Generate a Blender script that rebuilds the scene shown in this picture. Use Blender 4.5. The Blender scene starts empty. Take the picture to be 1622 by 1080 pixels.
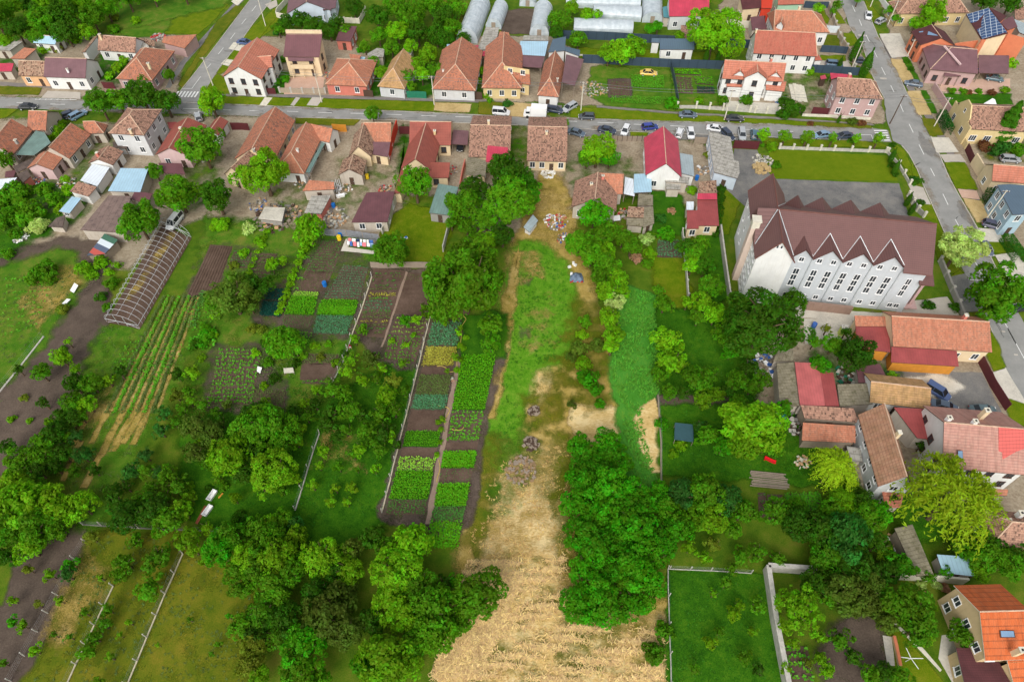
import bpy, bmesh, math, random
import numpy as np
from mathutils import Vector, Matrix
scene = bpy.context.scene
COL = scene.collection
rnd = random.Random(7)
# ---------------------------------------------------------------- camera, sky, sun, exposure
PITCH, HCAM = math.radians(52), 100.0
cam_d = bpy.data.cameras.new('camera'); cam = bpy.data.objects.new('camera', cam_d); COL.objects.link(cam)
cam.location = (0, 0, HCAM); cam.rotation_euler = (math.pi/2 - PITCH, 0, 0)
cam_d.sensor_width = 36; cam_d.lens = 24; cam_d.clip_end = 2000
scene.camera = cam
SUN_EL, SUN_AZ = math.radians(42), math.radians(194)      # azimuth clockwise from +Y
world = bpy.data.worlds.new('World'); scene.world = world; world.use_nodes = True
wn = world.node_tree; bg = wn.nodes['Background']
sky = wn.nodes.new('ShaderNodeTexSky'); sky.sky_type = 'NISHITA'; sky.sun_disc = False
sky.sun_elevation = SUN_EL; sky.sun_rotation = SUN_AZ; sky.air_density = 1.0; sky.dust_density = 4.0; sky.ozone_density = 1.0
hs = wn.nodes.new('ShaderNodeHueSaturation'); hs.inputs['Saturation'].default_value = 0.28
wn.links.new(sky.outputs[0], hs.inputs['Color']); wn.links.new(hs.outputs[0], bg.inputs['Color'])
bg.inputs['Strength'].default_value = 0.15
sun_d = bpy.data.lights.new('sun', 'SUN'); sun = bpy.data.objects.new('sun', sun_d); COL.objects.link(sun)
sun_d.energy = 1.05; sun_d.angle = math.radians(40); sun_d.color = (1, .96, .9)
sun.rotation_euler = (math.pi/2 - SUN_EL, 0, math.pi - SUN_AZ)
scene.view_settings.view_transform = 'Standard'; scene.view_settings.look = 'None'
scene.view_settings.gamma = 1; scene.view_settings.use_curve_mapping = False
scene.view_settings.exposure = 0.3
scene.cycles.transparent_max_bounces = 24; scene.cycles.max_bounces = 5
scene.cycles.diffuse_bounces = 3; scene.cycles.glossy_bounces = 2; scene.cycles.transmission_bounces = 2
# ---------------------------------------------------------------- ground points: a sight line of the survey photo met with a level at height z
F_PX = 1081.0
FR = {'P': (0, 0, 1.0)}
for i in range(4):
    for j, n in enumerate('TUVW'):
        FR[n+str(i)] = (400*i, (0, 260, 520, 800)[j], 422/1622 if i == 3 else 420/1620)
for n, (a, b) in dict(Za=(340,150), Zb=(340,30), Zc=(530,180), Zd=(1130,260), Ze=(1412,0), Zf=(1150,0), Zg=(1412,120), Zh=(0,150), Zi=(0,220),
                      Zj=(860,60), Zk=(1040,150), Zl=(1190,90), Zm=(1412,240), Zn=(1200,540), Zp=(1412,740), Zq=(680,0), Zr=(880,270),
                      Zs=(440,480), Zt=(600,480), Zu=(220,380)).items():
    FR[n] = (a, b, 210/1620)
FR['Zo'] = (1400, 600, 222/1620); FR['Zv'] = (1040, 280, 140/1260); FR['Zw'] = (1480, 900, 142/852)
CUR = [0, 0, 1.0]
def fr(n): CUR[:] = FR[n]
cp, sp = math.cos(PITCH), math.sin(PITCH)
def G(pt, z=0.0):
    x = CUR[0] + pt[0]*CUR[2]; y = CUR[1] + pt[1]*CUR[2]
    u = (x-811)/F_PX; v = (540-y)/F_PX
    d = (u, cp+v*sp, -sp+v*cp); t = (z-HCAM)/d[2]
    return Vector((d[0]*t, d[1]*t, z))
def ppm(pt, z=0.0):                       # photo pixels per metre across the view at that place
    a = G(pt, z); f = Vector((0, cp, -sp)); return F_PX/((a-Vector((0,0,HCAM))).dot(f))/CUR[2]
def to_px(w):                             # world -> photo pixel, for descriptions only
    r = Vector(w)-Vector((0,0,HCAM)); dep = r.y*cp - r.z*sp
    return (811+F_PX*r.x/dep, 540-F_PX*(r.y*sp+r.z*cp)/dep)
# ---------------------------------------------------------------- objects and tags
def tag(o, label=None, cat=None, group=None, kind=None):
    if label: o['label'] = label
    if cat: o['category'] = cat
    if group: o['group'] = group
    if kind: o['kind'] = kind
    return o
def empty(name, loc, rz=0.0):
    o = bpy.data.objects.new(name, None); COL.objects.link(o); o.location = loc; o.rotation_euler = (0, 0, rz)
    o.empty_display_size = .5
    return o
def link(name, me, parent=None, loc=(0,0,0), rz=0.0, sc=None):
    o = bpy.data.objects.new(name, me); COL.objects.link(o)
    o.location = loc; o.rotation_euler = (0, 0, rz)
    if sc: o.scale = sc
    if parent: o.parent = parent
    return o
def copy_tree(o, parent=None):
    c = o.copy(); COL.objects.link(c); c.parent = parent
    for ch in list(o.children): copy_tree(ch, c)
    return c
class MB:
    def __init__(s): s.v=[]; s.f=[]; s.uv=[]; s.m=[]
    def poly(s, pts, m=0, uv=None):
        n=len(s.v); s.v += [tuple(p) for p in pts]; s.f.append(tuple(range(n, n+len(pts)))); s.m.append(m)
        s.uv += list(uv) if uv else [(p[0], p[1]) for p in pts]
    def box(s, c, size, rz=0.0, m=0):
        x,y,z = (q/2 for q in size); ca,sa = math.cos(rz), math.sin(rz)
        P=[(c[0]+a*x*ca-b*y*sa, c[1]+a*x*sa+b*y*ca, c[2]+d*z) for d in (-1,1) for a,b in ((-1,-1),(1,-1),(1,1),(-1,1))]
        for q in ((3,2,1,0),(4,5,6,7),(0,1,5,4),(1,2,6,5),(2,3,7,6),(3,0,4,7)):
            p=[P[i] for i in q]
            if q[0] in (0,1,2,3) and q != (3,2,1,0):
                l=(Vector(p[1])-Vector(p[0])).length; h=size[2]; s.poly(p, m, [(0,0),(l,0),(l,h),(0,h)])
            else: s.poly(p, m)
    def bar(s, p, q, w, h, m=0):            # upright bar from p to q, w wide, top h above
        p=Vector(p); q=Vector(q); d=q-p; d.z=0
        if d.length<1e-4: return
        n=Vector((-d.y,d.x,0)).normalized()*w/2; H=Vector((0,0,h)); L=d.length
        a,b,c,e=p-n,q-n,q+n,p+n
        s.poly([a,b,b+H,a+H],m,[(0,0),(L,0),(L,h),(0,h)]); s.poly([c,e,e+H,c+H],m,[(0,0),(L,0),(L,h),(0,h)])
        s.poly([b,c,c+H,b+H],m,[(0,0),(w,0),(w,h),(0,h)]); s.poly([e,a,a+H,e+H],m,[(0,0),(w,0),(w,h),(0,h)])
        s.poly([a+H,b+H,c+H,e+H],m,[(0,0),(L,0),(L,w),(0,w)])
    def tube(s, p, q, r, n=6, m=0, r2=None, cap=True):
        p=Vector(p); q=Vector(q); d=(q-p)
        if d.length<1e-5: return
        d.normalize(); a=d.orthogonal().normalized(); b=d.cross(a); r2=r if r2 is None else r2
        A=[p+(a*math.cos(t)+b*math.sin(t))*r for t in [2*math.pi*i/n for i in range(n)]]
        B=[q+(a*math.cos(t)+b*math.sin(t))*r2 for t in [2*math.pi*i/n for i in range(n)]]
        for i in range(n): s.poly([A[i],A[(i+1)%n],B[(i+1)%n],B[i]],m)
        if cap: s.poly(A[::-1],m); s.poly(B,m)
    def path(s, pts, r, n=5, m=0):
        for a,b in zip(pts,pts[1:]): s.tube(a,b,r,n,m,cap=False)
    def slab(s, top, t, m=0, uv=None, me=None):
        top=[Vector(p) for p in top]; me=m if me is None else me
        lo=[p-Vector((0,0,t)) for p in top]
        if len(top)==4:
            u4=list(uv) if uv else [(p[0],p[1]) for p in top]
            for q in ((0,1,2),(0,2,3)): s.poly([top[i] for i in q],m,[u4[i] for i in q]); s.poly([lo[i] for i in q[::-1]],me)
        else: s.poly(top,m,uv); s.poly(lo[::-1],me)
        for i in range(len(top)):
            j=(i+1)%len(top); s.poly([top[j],top[i],lo[i],lo[j]],me)
    def mesh(s, name, mats, off=(0,0,0)):
        me=bpy.data.meshes.new(name); o=off
        me.from_pydata([(p[0]-o[0],p[1]-o[1],p[2]-o[2]) for p in s.v],[],s.f)
        uv=me.uv_layers.new(name='UVMap'); uv.data.foreach_set('uv',[c for p in s.uv for c in p])
        for q in (mats if isinstance(mats,(list,tuple)) else [mats]): me.materials.append(q)
        me.polygons.foreach_set('material_index',s.m); me.update(); return me
    def build(s, name, mats, parent=None, off=(0,0,0), loc=(0,0,0), rz=0.0):
        return link(name, s.mesh(name,mats,off), parent, loc, rz)
def quads(name, V, mat, tone=None):       # numpy (n,4,3) -> mesh of loose quads
    n=len(V); me=bpy.data.meshes.new(name)
    me.vertices.add(n*4); me.vertices.foreach_set('co', V.reshape(-1).astype(np.float32))
    me.loops.add(n*4); me.loops.foreach_set('vertex_index', np.arange(n*4,dtype=np.int32))
    me.polygons.add(n); me.polygons.foreach_set('loop_start', np.arange(0,n*4,4,dtype=np.int32))
    at=me.attributes.new('tone','FLOAT','POINT'); at.data.foreach_set('value', (np.full(n*4,.5) if tone is None else np.repeat(tone,4)).astype(np.float32))
    me.update(calc_edges=True); me.materials.append(mat); return me
# ---------------------------------------------------------------- materials
def S(r,g,b,k=.95):
    f=lambda c: ((c/255+.055)/1.055)**2.4 if c>10 else c/255/12.92
    return (f(r)*k, f(g)*k, f(b)*k, 1)
class NT:
    def __init__(s, name):
        s.mat=bpy.data.materials.new(name); s.mat.use_nodes=True; s.t=s.mat.node_tree; s.p=s.t.nodes['Principled BSDF']; s.out=s.t.nodes['Material Output']
        s.p.inputs['Specular IOR Level'].default_value=.25
    def n(s, ty, **kw):
        o=s.t.nodes.new('ShaderNode'+ty)
        for k,v in kw.items(): setattr(o,k,v)
        return o
    def l(s,a,b): s.t.links.new(a,b)
    def set(s, sock, v):
        if hasattr(v,'is_output') : s.l(v,sock)
        else: sock.default_value=v
    def math(s, op, a, b=0.0, clamp=False):
        o=s.n('Math',operation=op,use_clamp=clamp); s.set(o.inputs[0],a); s.set(o.inputs[1],b); return o.outputs[0]
    def noise(s, co, scale, detail=4, rough=.6, dim='3D'):
        o=s.n('TexNoise',noise_dimensions=dim); s.l(co,o.inputs['Vector']); o.inputs['Scale'].default_value=scale
        o.inputs['Detail'].default_value=detail; o.inputs['Roughness'].default_value=rough; return o.outputs['Fac']
    def ramp(s, fac, stops, interp='LINEAR'):
        o=s.n('ValToRGB'); o.color_ramp.interpolation=interp; e=o.color_ramp.elements
        while len(e)<len(stops): e.new(.5)
        for q,(p,c) in zip(e,stops): q.position=p; q.color=c
        s.set(o.inputs[0],fac); return o.outputs[0]
    def mix(s, fac, a, b, bt='MIX'):
        o=s.n('Mix',data_type='RGBA',blend_type=bt); s.set(o.inputs[0],fac); s.set(o.inputs[6],a); s.set(o.inputs[7],b); return o.outputs[2]
    def map(s, co, scale=(1,1,1), rot=0.0):
        o=s.n('Mapping'); s.l(co,o.inputs[0]); o.inputs['Scale'].default_value=scale; o.inputs['Rotation'].default_value=(0,0,rot); return o.outputs[0]
    def bump(s, h, strength=.4, dist=.1):
        o=s.n('Bump'); o.inputs['Strength'].default_value=strength; o.inputs['Distance'].default_value=dist; s.l(h,o.inputs['Height']); s.l(o.outputs[0],s.p.inputs['Normal'])
    def done(s, col, rough=.9):
        s.set(s.p.inputs['Base Color'],col); s.set(s.p.inputs['Roughness'],rough); return s.mat
MATS={}
def plain(name, c, rough=.7, metal=0.0, spec=.3, var=.12, scale=1.5):
    if name in MATS: return MATS[name]
    t=NT(name); co=t.n('TexCoord').outputs['Object']; f=t.noise(co,scale,5)
    lo=tuple(q*(1-var) for q in c[:3])+(1,); hi=tuple(min(1,q*(1+var)) for q in c[:3])+(1,)
    t.p.inputs['Metallic'].default_value=metal; t.p.inputs['Specular IOR Level'].default_value=spec
    MATS[name]=t.done(t.ramp(f,[(.3,lo),(.7,hi)]),rough); return MATS[name]
def plaster(name, c, dirt=(.35,.3,.25), amt=.35):
    if name in MATS: return MATS[name]
    t=NT(name); co=t.n('TexCoord').outputs['Object']; f=t.noise(co,.7,6,.65); g=t.noise(t.map(co,(2.5,2.5,.35)),1.2,4)
    b=t.ramp(f,[(.3,tuple(q*.88 for q in c[:3])+(1,)),(.7,c)])
    d=t.math('MULTIPLY',t.ramp(g,[(.5,(0,0,0,1)),(.75,(1,1,1,1))]),amt)
    t.bump(t.noise(co,14,3),.15,.02)
    MATS[name]=t.done(t.mix(d,b,(c[0]*dirt[0]*2,c[1]*dirt[1]*2.2,c[2]*dirt[2]*2.4,1)),.9); return MATS[name]
def tile(name, cols, dark=.25, tw=.27, th=.34, moss=0.0):
    cols=[tuple(q*1.28 for q in c[:3])+(1,) for c in cols]
    t=NT(name); uv=t.n('UVMap').outputs[0]; oi=t.n('ObjectInfo').outputs['Random']
    sn=t.n('VectorMath',operation='SNAP'); t.l(uv,sn.inputs[0]); sn.inputs[1].default_value=(tw,th,1)
    wn_=t.n('TexWhiteNoise',noise_dimensions='4D'); t.l(sn.outputs[0],wn_.inputs['Vector']); t.l(oi,wn_.inputs['W'])
    big=t.noise(uv,.28,4,.65); med=t.noise(uv,1.3,3)
    w4=t.n('TexNoise',noise_dimensions='4D'); t.l(uv,w4.inputs['Vector']); t.l(t.math('MULTIPLY',oi,40),w4.inputs['W']); w4.inputs['Scale'].default_value=.35; w4.inputs['Detail'].default_value=4; w4.inputs['Roughness'].default_value=.7
    f=t.math('ADD',t.math('MULTIPLY',wn_.outputs['Value'],.38),t.math('ADD',t.math('MULTIPLY',w4.outputs['Fac'],.62),t.math('MULTIPLY',med,.18)))
    n=len(cols); c=t.ramp(f,[(.22+.56*i/(n-1),q) for i,q in enumerate(cols)])
    sp_=t.ramp(t.math('ADD',t.math('MULTIPLY',wn_.outputs['Value'],.62),t.math('MULTIPLY',w4.outputs['Fac'],.55)),[(.68,(0,0,0,1)),(.84,(1,1,1,1))])
    c=t.mix(t.math('MULTIPLY',sp_,dark),c,(.06,.035,.028,1))
    if moss: c=t.mix(t.math('MULTIPLY',t.ramp(t.noise(uv,.6,5),[(.45,(0,0,0,1)),(.65,(1,1,1,1))]),moss),c,S(95,95,50))
    stn=t.ramp(t.noise(t.map(uv,(1.6,.22,1)),1.0,5,.7),[(.46,(0,0,0,1)),(.72,(1,1,1,1))]); c=t.mix(t.math('MULTIPLY',stn,.42),c,S(84,74,60))
    sx=t.n('SeparateXYZ'); t.l(uv,sx.inputs[0])
    row=t.math('FRACT',t.math('DIVIDE',sx.outputs[1],th)); colm=t.math('SINE',t.math('MULTIPLY',sx.outputs[0],2*math.pi/tw))
    c=t.mix(t.math('MULTIPLY',t.math('LESS_THAN',row,.16),.38),c,(.05,.03,.025,1))
    t.bump(t.math('ADD',t.math('MULTIPLY',colm,.5),row),.5,.05)
    MATS[name]=t.done(c,.85); return MATS[name]
def metal(name, c, pitch=.5, across=0.0, rough=.45, stain=.25, dirt=None):
    t=NT(name); uv=t.n('UVMap').outputs[0]; sx=t.n('SeparateXYZ'); t.l(uv,sx.inputs[0]); oi=t.n('ObjectInfo').outputs['Random']
    f=t.math('FRACT',t.math('DIVIDE',sx.outputs[0],pitch)); seam=t.math('LESS_THAN',f,.14)
    w4=t.n('TexNoise',noise_dimensions='4D'); t.l(uv,w4.inputs['Vector']); t.l(t.math('MULTIPLY',oi,40),w4.inputs['W']); w4.inputs['Scale'].default_value=.5; w4.inputs['Detail'].default_value=5; w4.inputs['Roughness'].default_value=.65
    b=t.ramp(w4.outputs['Fac'],[(.3,tuple(q*(1-stain) for q in c[:3])+(1,)),(.7,tuple(min(1,q*(1+stain*.5)) for q in c[:3])+(1,))])
    if dirt: b=t.mix(t.math('MULTIPLY',t.ramp(t.noise(uv,.9,6,.7),[(.5,(0,0,0,1)),(.62,(1,1,1,1))]),.8),b,dirt)
    b=t.mix(t.math('MULTIPLY',seam,.3),b,tuple(q*.35 for q in c[:3])+(1,))
    h=seam
    if across:
        g=t.math('FRACT',t.math('DIVIDE',sx.outputs[1],across)); a=t.math('LESS_THAN',g,.18)
        b=t.mix(t.math('MULTIPLY',a,.42),b,tuple(q*.3 for q in c[:3])+(1,)); h=t.math('ADD',seam,g)
    t.bump(h,.35,.04); t.p.inputs['Specular IOR Level'].default_value=.4
    MATS[name]=t.done(b,rough); return MATS[name]
def ground(name, cols, sF=4, sM=.6, sL=.07, w=(.4,.35,.35), rough=.97, bump=.5, fade=False, stretch=None, contrast=1.0, dist=.12):
    t=NT(name); co=t.n('TexCoord').outputs['Object']
    cs=t.map(co,stretch[:3],stretch[3]) if stretch else co
    a=t.noise(cs,sF,5,.7); b=t.noise(cs,sM,5,.65); c=t.noise(co,sL,4,.6)
    f=t.math('ADD',t.math('ADD',t.math('MULTIPLY',a,w[0]),t.math('MULTIPLY',b,w[1])),t.math('MULTIPLY',c,w[2]))
    n=len(cols); lo,hi=.5-.17/contrast,.5+.17/contrast
    col=t.ramp(f,[(lo+(hi-lo)*i/(n-1),q) for i,q in enumerate(cols)])
    t.bump(a,bump,dist); t.p.inputs['Specular IOR Level'].default_value=.1; t.done(col,rough)
    if fade:
        at=t.n('Attribute',attribute_name='fade').outputs['Fac']
        b2=t.noise(co,.28,5,.6)
        k=t.math('ADD',at,t.math('ADD',t.math('MULTIPLY',t.math('SUBTRACT',b2,.5),1.6),t.math('MULTIPLY',t.math('SUBTRACT',a,.5),.6)))
        al=t.math('ADD',t.math('MULTIPLY',t.math('SUBTRACT',k,.5),1.9),.5,True)
        tr=t.n('BsdfTransparent'); mx=t.n('MixShader'); t.l(al,mx.inputs[0]); t.l(tr.outputs[0],mx.inputs[1]); t.l(t.p.outputs[0],mx.inputs[2]); t.l(mx.outputs[0],t.out.inputs[0])
    MATS[name]=t.mat; return t.mat
def leafmat(name, obj=True, c=None, trans=.5):
    t=NT(name); g=t.n('NewGeometry').outputs['Random Per Island']
    if obj: base=t.n('ObjectInfo').outputs['Color']
    else:
        base=t.n('RGB').outputs[0]; base.default_value=c
    co=t.n('TexCoord').outputs['Object']; f=t.noise(co,.55,3); tn=t.n('Attribute',attribute_name='tone').outputs['Fac']
    hsv=t.n('HueSaturation'); t.l(base,hsv.inputs['Color'])
    t.l(t.math('ADD',t.math('ADD',.472,t.math('MULTIPLY',g,.035)),t.math('MULTIPLY',tn,.022)),hsv.inputs['Hue'])
    t.l(t.math('MULTIPLY',t.math('ADD',t.math('MULTIPLY',g,.5),t.math('ADD',.56,t.math('MULTIPLY',f,.62))),t.math('ADD',.8,t.math('MULTIPLY',tn,.42))),hsv.inputs['Value'])
    t.done(hsv.outputs[0],.6); t.p.inputs['Specular IOR Level'].default_value=.14
    tl=t.n('BsdfTranslucent'); t.l(t.mix(1.0,hsv.outputs[0],(1.0,1.0,.45,1),'MULTIPLY'),tl.inputs[0])
    mx=t.n('MixShader'); mx.inputs[0].default_value=trans; t.l(t.p.outputs[0],mx.inputs[1]); t.l(tl.outputs[0],mx.inputs[2]); t.l(mx.outputs[0],t.out.inputs[0])
    MATS[name]=t.mat; return t.mat
T_OLD=tile('tile_old',[S(99,74,64),S(140,106,90),S(162,125,105),S(174,134,113)],.8)
T_VOLD=tile('tile_very_old',[S(94,74,62),S(135,111,91),S(160,133,111),S(167,115,92)],.85,.3,.36)
T_OR=tile('tile_orange',[S(153,96,76),S(174,112,86),S(186,130,104)],.35)
T_MIX=tile('tile_patched',[S(117,87,74),S(155,107,86),S(174,108,81),S(182,131,109)],.6)
T_SM=tile('tile_smooth_orange',[S(165,101,80),S(174,108,87),S(181,117,97)],.05,.3,.5)
T_RED=tile('tile_red',[S(148,81,67),S(160,90,74),S(170,103,85)],.15)
T_TAN=tile('tile_tan',[S(150,116,74),S(172,136,92),S(190,150,106)],.25,.4,.4,.35)
T_BRN=tile('tile_brown',[S(134,98,78),S(158,116,92),S(172,132,106)],.2,.45,.5,.25)
T_PNK=tile('tile_pale_red',[S(152,111,99),S(169,125,112),S(178,137,123)],.1,.5,.45)
T_BIG=tile('tile_deep_orange',[S(164,80,42),S(178,90,48),S(188,100,58)],.05,.3,.9)
M_PUR=metal('metal_purple_brown',S(122,88,92),.45,.0)
M_BRN=metal('metal_church_brown',S(116,82,78),.32,.42,.55,.12)
M_WINE=metal('metal_wine',S(112,72,76),.5,0)
M_CRIM=metal('metal_crimson',S(196,66,88),.5,0)
M_RED=metal('metal_red',S(160,76,74),.45,0)
M_SALM=metal('metal_salmon',S(196,104,102),.45,0)
M_BRED=metal('metal_brick_red',S(160,86,72),.4,.38,.6)
M_BLU=metal('metal_pale_blue',S(170,204,222),.6,0,.4,.15)
M_GRY=metal('metal_grey',S(168,182,186),.6,0,.5,.25)
M_GRN=metal('metal_grey_green',S(120,148,140),.6,0,.55,.3)
M_STEEL=metal('metal_steel_blue',S(88,108,124),.6,0,.5,.1)
M_WHT=metal('metal_white',S(226,234,240),.8,0,.5,.1)
M_BRIGHT=metal('metal_bright_red',S(210,98,90),.5,.45,.55,.08)
M_ASB=metal('asbestos_grey',S(178,174,164),.9,1.2,.95,.3,S(120,116,104))
M_MOSS=metal('asbestos_mossy',S(142,134,112),.5,.6,.95,.35,S(92,88,58))
M_DARK=metal('felt_dark',S(104,90,82),1.0,0,.95,.35,S(66,58,54))
M_BGRY=metal('felt_brown_grey',S(132,112,104),1.2,0,.95,.25,S(96,82,78))
M_DKRD=metal('shingle_dark_red',S(92,50,52),.3,.3,.9,.35)
W_WHT=plaster('plaster_white',S(232,232,228)); W_GRYW=plaster('plaster_grey_white',S(210,212,212)); W_BLUW=plaster('plaster_bluish',S(206,218,230),amt=.15)
W_PNK=plaster('plaster_pink',S(214,184,182)); W_CREAM=plaster('plaster_cream',S(232,210,172)); W_YEL=plaster('plaster_yellow',S(222,200,148))
W_BRICK=plaster('plaster_salmon',S(214,128,112)); W_ORG=plaster('plaster_orange',S(220,132,96),amt=.12); W_OLD=plaster('plaster_worn',S(196,186,172),amt=.7)
W_MINT=plaster('plaster_mint',S(176,216,184)); W_LBLU=plaster('plaster_light_blue',S(168,194,208)); W_PEACH=plaster('plaster_peach',S(232,184,140)); W_GREY=plaster('plaster_grey',S(160,156,150),amt=.6)
W_ROSE=plaster('plaster_rose',S(196,164,160)); W_SUN=plaster('plaster_sand',S(214,188,144)); W_CHUR=plaster('plaster_church',S(198,203,207),amt=.3); W_REDW=plaster('plaster_red',S(214,70,48),amt=.1)
WOODY=plain('wood_yellow',S(208,140,52)); WOOD=plain('wood_grey',S(150,136,120),.9); WOODD=plain('wood_dark',S(84,66,54),.9)
CONC=plain('concrete',S(186,182,172),.95,var=.2); CONCL=plain('concrete_pale',S(214,208,190),.95,var=.15); CONCD=plain('concrete_dark',S(128,124,118),.95,var=.2)
WHITEP=plain('white_paint',S(240,240,238),.6,var=.03); DARKF=plain('dark_brown_frame',S(86,58,44)); STEELP=plain('galvanised',S(200,206,208),.45,.3)
GATE=plain('gate_dark_red',S(92,42,46),.6); NAVY=metal('panel_navy',S(60,76,92),2.4,0,.5,.08); BARK=plain('bark',S(96,78,60),.95,var=.3,scale=6)
RUB=plain('rubber',(.02,.02,.02,1),.8); PLAST=plain('film_plastic',S(206,214,218),.35,var=.1)
def glass(name,c,rough=.12):
    t=NT(name); t.p.inputs['Specular IOR Level'].default_value=.6; MATS[name]=t.done(c,rough); return t.mat
GLS=glass('window_glass',(.035,.045,.055,1)); CARG=glass('car_glass',(.02,.025,.03,1),.08); SKYG=glass('skylight_glass',S(120,150,180),.1)
def stripes():
    t=NT('sheet_patchwork'); uv=t.n('UVMap').outputs[0]; sx=t.n('SeparateXYZ'); t.l(uv,sx.inputs[0])
    f=t.math('DIVIDE',sx.outputs[1],9.0)
    cs=[S(70,110,90),S(210,220,225),S(90,100,120),S(190,90,80),S(80,90,104),S(196,180,150),S(170,150,120)]
    return t.done(t.ramp(f,[(i/7,c) for i,c in enumerate(cs)],'CONSTANT'),.7)
M_STRP=stripes()
def solar():
    t=NT('solar_panel'); uv=t.n('UVMap').outputs[0]; sx=t.n('SeparateXYZ'); t.l(uv,sx.inputs[0])
    a=t.math('LESS_THAN',t.math('FRACT',t.math('DIVIDE',sx.outputs[0],1.1)),.1); b=t.math('LESS_THAN',t.math('FRACT',t.math('DIVIDE',sx.outputs[1],1.3)),.1)
    t.p.inputs['Specular IOR Level'].default_value=.6
    return t.done(t.mix(t.math('MAXIMUM',a,b),S(58,84,122),S(190,200,212)),.15)
M_SOL=solar()
def paintmat():
    t=NT('car_paint'); t.p.inputs['Coat Weight'].default_value=.6; t.p.inputs['Specular IOR Level'].default_value=.5
    return t.done(t.n('ObjectInfo').outputs['Color'],.35)
PAINT=paintmat(); LEAF=leafmat('leaves'); LAMP=plain('lamp_glass',S(225,225,220),.2,var=.02); TLAMP=plain('tail_lamp',S(150,20,20),.3,var=.02)
# ---------------------------------------------------------------- ground, roads, fields (sheets a few mm apart)
LEV=[]                                   # (bounds, level) of every sheet laid so far: a sheet lies one step above those it overlaps
def nz(pts, m=0.0):
    b=(min(p[0] for p in pts)-m,min(p[1] for p in pts)-m,max(p[0] for p in pts)+m,max(p[1] for p in pts)+m)
    k=1+max([l for c,l in LEV if c[0]<b[2] and c[2]>b[0] and c[1]<b[3] and c[3]>b[1]],default=0)
    LEV.append((b,k)); return .004+.006*k
GRASS=ground('grass_ground',[S(34,60,10),S(50,84,12),S(70,104,18),S(92,116,26),S(110,116,40)],6,.45,.08,contrast=1.2)
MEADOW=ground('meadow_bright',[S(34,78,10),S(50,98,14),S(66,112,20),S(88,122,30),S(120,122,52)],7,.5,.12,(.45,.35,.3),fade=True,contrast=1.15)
MEADB=ground('green_strip',[S(54,106,10),S(72,128,16),S(90,144,28),S(110,150,40),S(130,150,58)],6,.7,.12,(.5,.35,.15),fade=True,contrast=1.3)
GREENB=ground('leafy_bed',[S(34,74,10),S(46,92,12),S(58,106,16)],6,.6,.1,bump=.6)
LAWN=ground('lawn',[S(76,104,6),S(92,118,8),S(108,124,16),S(124,128,34)],7,.6,.12,(.5,.3,.2),fade=True,contrast=1.8)
LAWND=ground('lawn_dark',[S(30,74,8),S(46,96,10),S(62,112,14),S(84,120,24)],7,.6,.1,(.5,.3,.2),fade=True,contrast=1.8)
TEAL=ground('long_grass',[S(46,104,14),S(60,124,28),S(74,142,46),S(102,150,48)],5,.5,.15,fade=True,stretch=(1,.35,1,.3))
OLIVE=ground('dry_olive_grass',[S(54,82,10),S(78,98,16),S(102,110,24),S(128,118,36)],5,.5,.09,fade=True)
STRAW=ground('cut_straw',[S(118,106,50),S(168,142,82),S(202,170,106),S(218,188,126),S(230,206,152)],4.5,.5,.14,(.5,.35,.3),fade=True,stretch=(.4,1,1,.15),contrast=1.25)
STRAW2=ground('dry_grass',[S(82,94,28),S(118,114,42),S(152,132,62),S(178,152,84),S(194,170,106)],5,.55,.1,(.45,.35,.3),fade=True,contrast=1.2)
SOIL=ground('dark_soil',[S(62,52,46),S(80,68,60),S(94,82,72),S(110,96,84)],4,.5,.1,fade=True)
SOILH=ground('bed_soil',[S(66,52,44),S(84,66,56),S(98,80,68),S(112,92,80)],5,.7,.2)
DIRT=ground('yard_dirt',[S(104,92,76),S(138,122,102),S(160,146,124),S(178,166,146)],2,.5,.1,fade=True)
DRYV=ground('dry_verge',[S(138,118,78),S(168,146,96),S(196,170,118),S(206,186,140)],5,.6,.12,fade=True)
PAVE=ground('paving',[S(168,160,148),S(184,176,164),S(198,190,178)],3,.5,.1,bump=.2)
PAVP=ground('paving_pink',[S(184,148,128),S(200,166,146),S(212,180,160)],3,.5,.1,bump=.2)
CONCG=ground('concrete_ground',[S(150,146,136),S(180,174,162),S(204,198,184),S(214,208,194)],3,.5,.15,bump=.2)
ASPH=ground('asphalt',[S(126,126,124),S(142,142,138),S(154,153,149),S(166,164,160)],6,.35,.05,(.2,.45,.35),bump=.15,dist=.02)
ASPD=ground('asphalt_dark',[S(84,86,88),S(104,104,104),S(128,126,122),S(146,142,134)],5,.5,.12,bump=.2)
SIDE=ground('sidewalk',[S(104,100,98),S(126,120,116),S(142,136,130)],5,.6,.1,bump=.2)
TARC=plain('tar_crack',S(86,86,86),.9)
LINE=plain('road_paint',S(232,232,228),.7,var=.08,scale=4)
KERB=plain('kerb_stone',S(190,184,172),.9,var=.15)
def resample(pts, step=1.6, amp=.12, closed=True):
    out=[]; n=len(pts)
    for i in range(n if closed else n-1):
        a,b=pts[i],pts[(i+1)%n]; L=(b-a).length; k=max(1,int(L/step)); nn=Vector((-(b-a).y,(b-a).x,0)).normalized() if L>1e-6 else Vector()
        for j in range(k):
            p=a.lerp(b,j/k)
            if j: p=p+nn*rnd.uniform(-amp,amp)
            out.append(p)
    if not closed: out.append(pts[-1])
    return out
def flat(name, pts, mat, amp=.0, z=None, world=False, step=1.6):
    w=[Vector((p[0],p[1],0)) for p in pts] if world else [G(p) for p in pts]
    z=nz(w) if z is None else z
    if amp: w=resample(w,step,amp)
    mb=MB(); mb.poly([(p.x,p.y,z) for p in w]); return tag(mb.build(name,mat),kind='structure')
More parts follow.
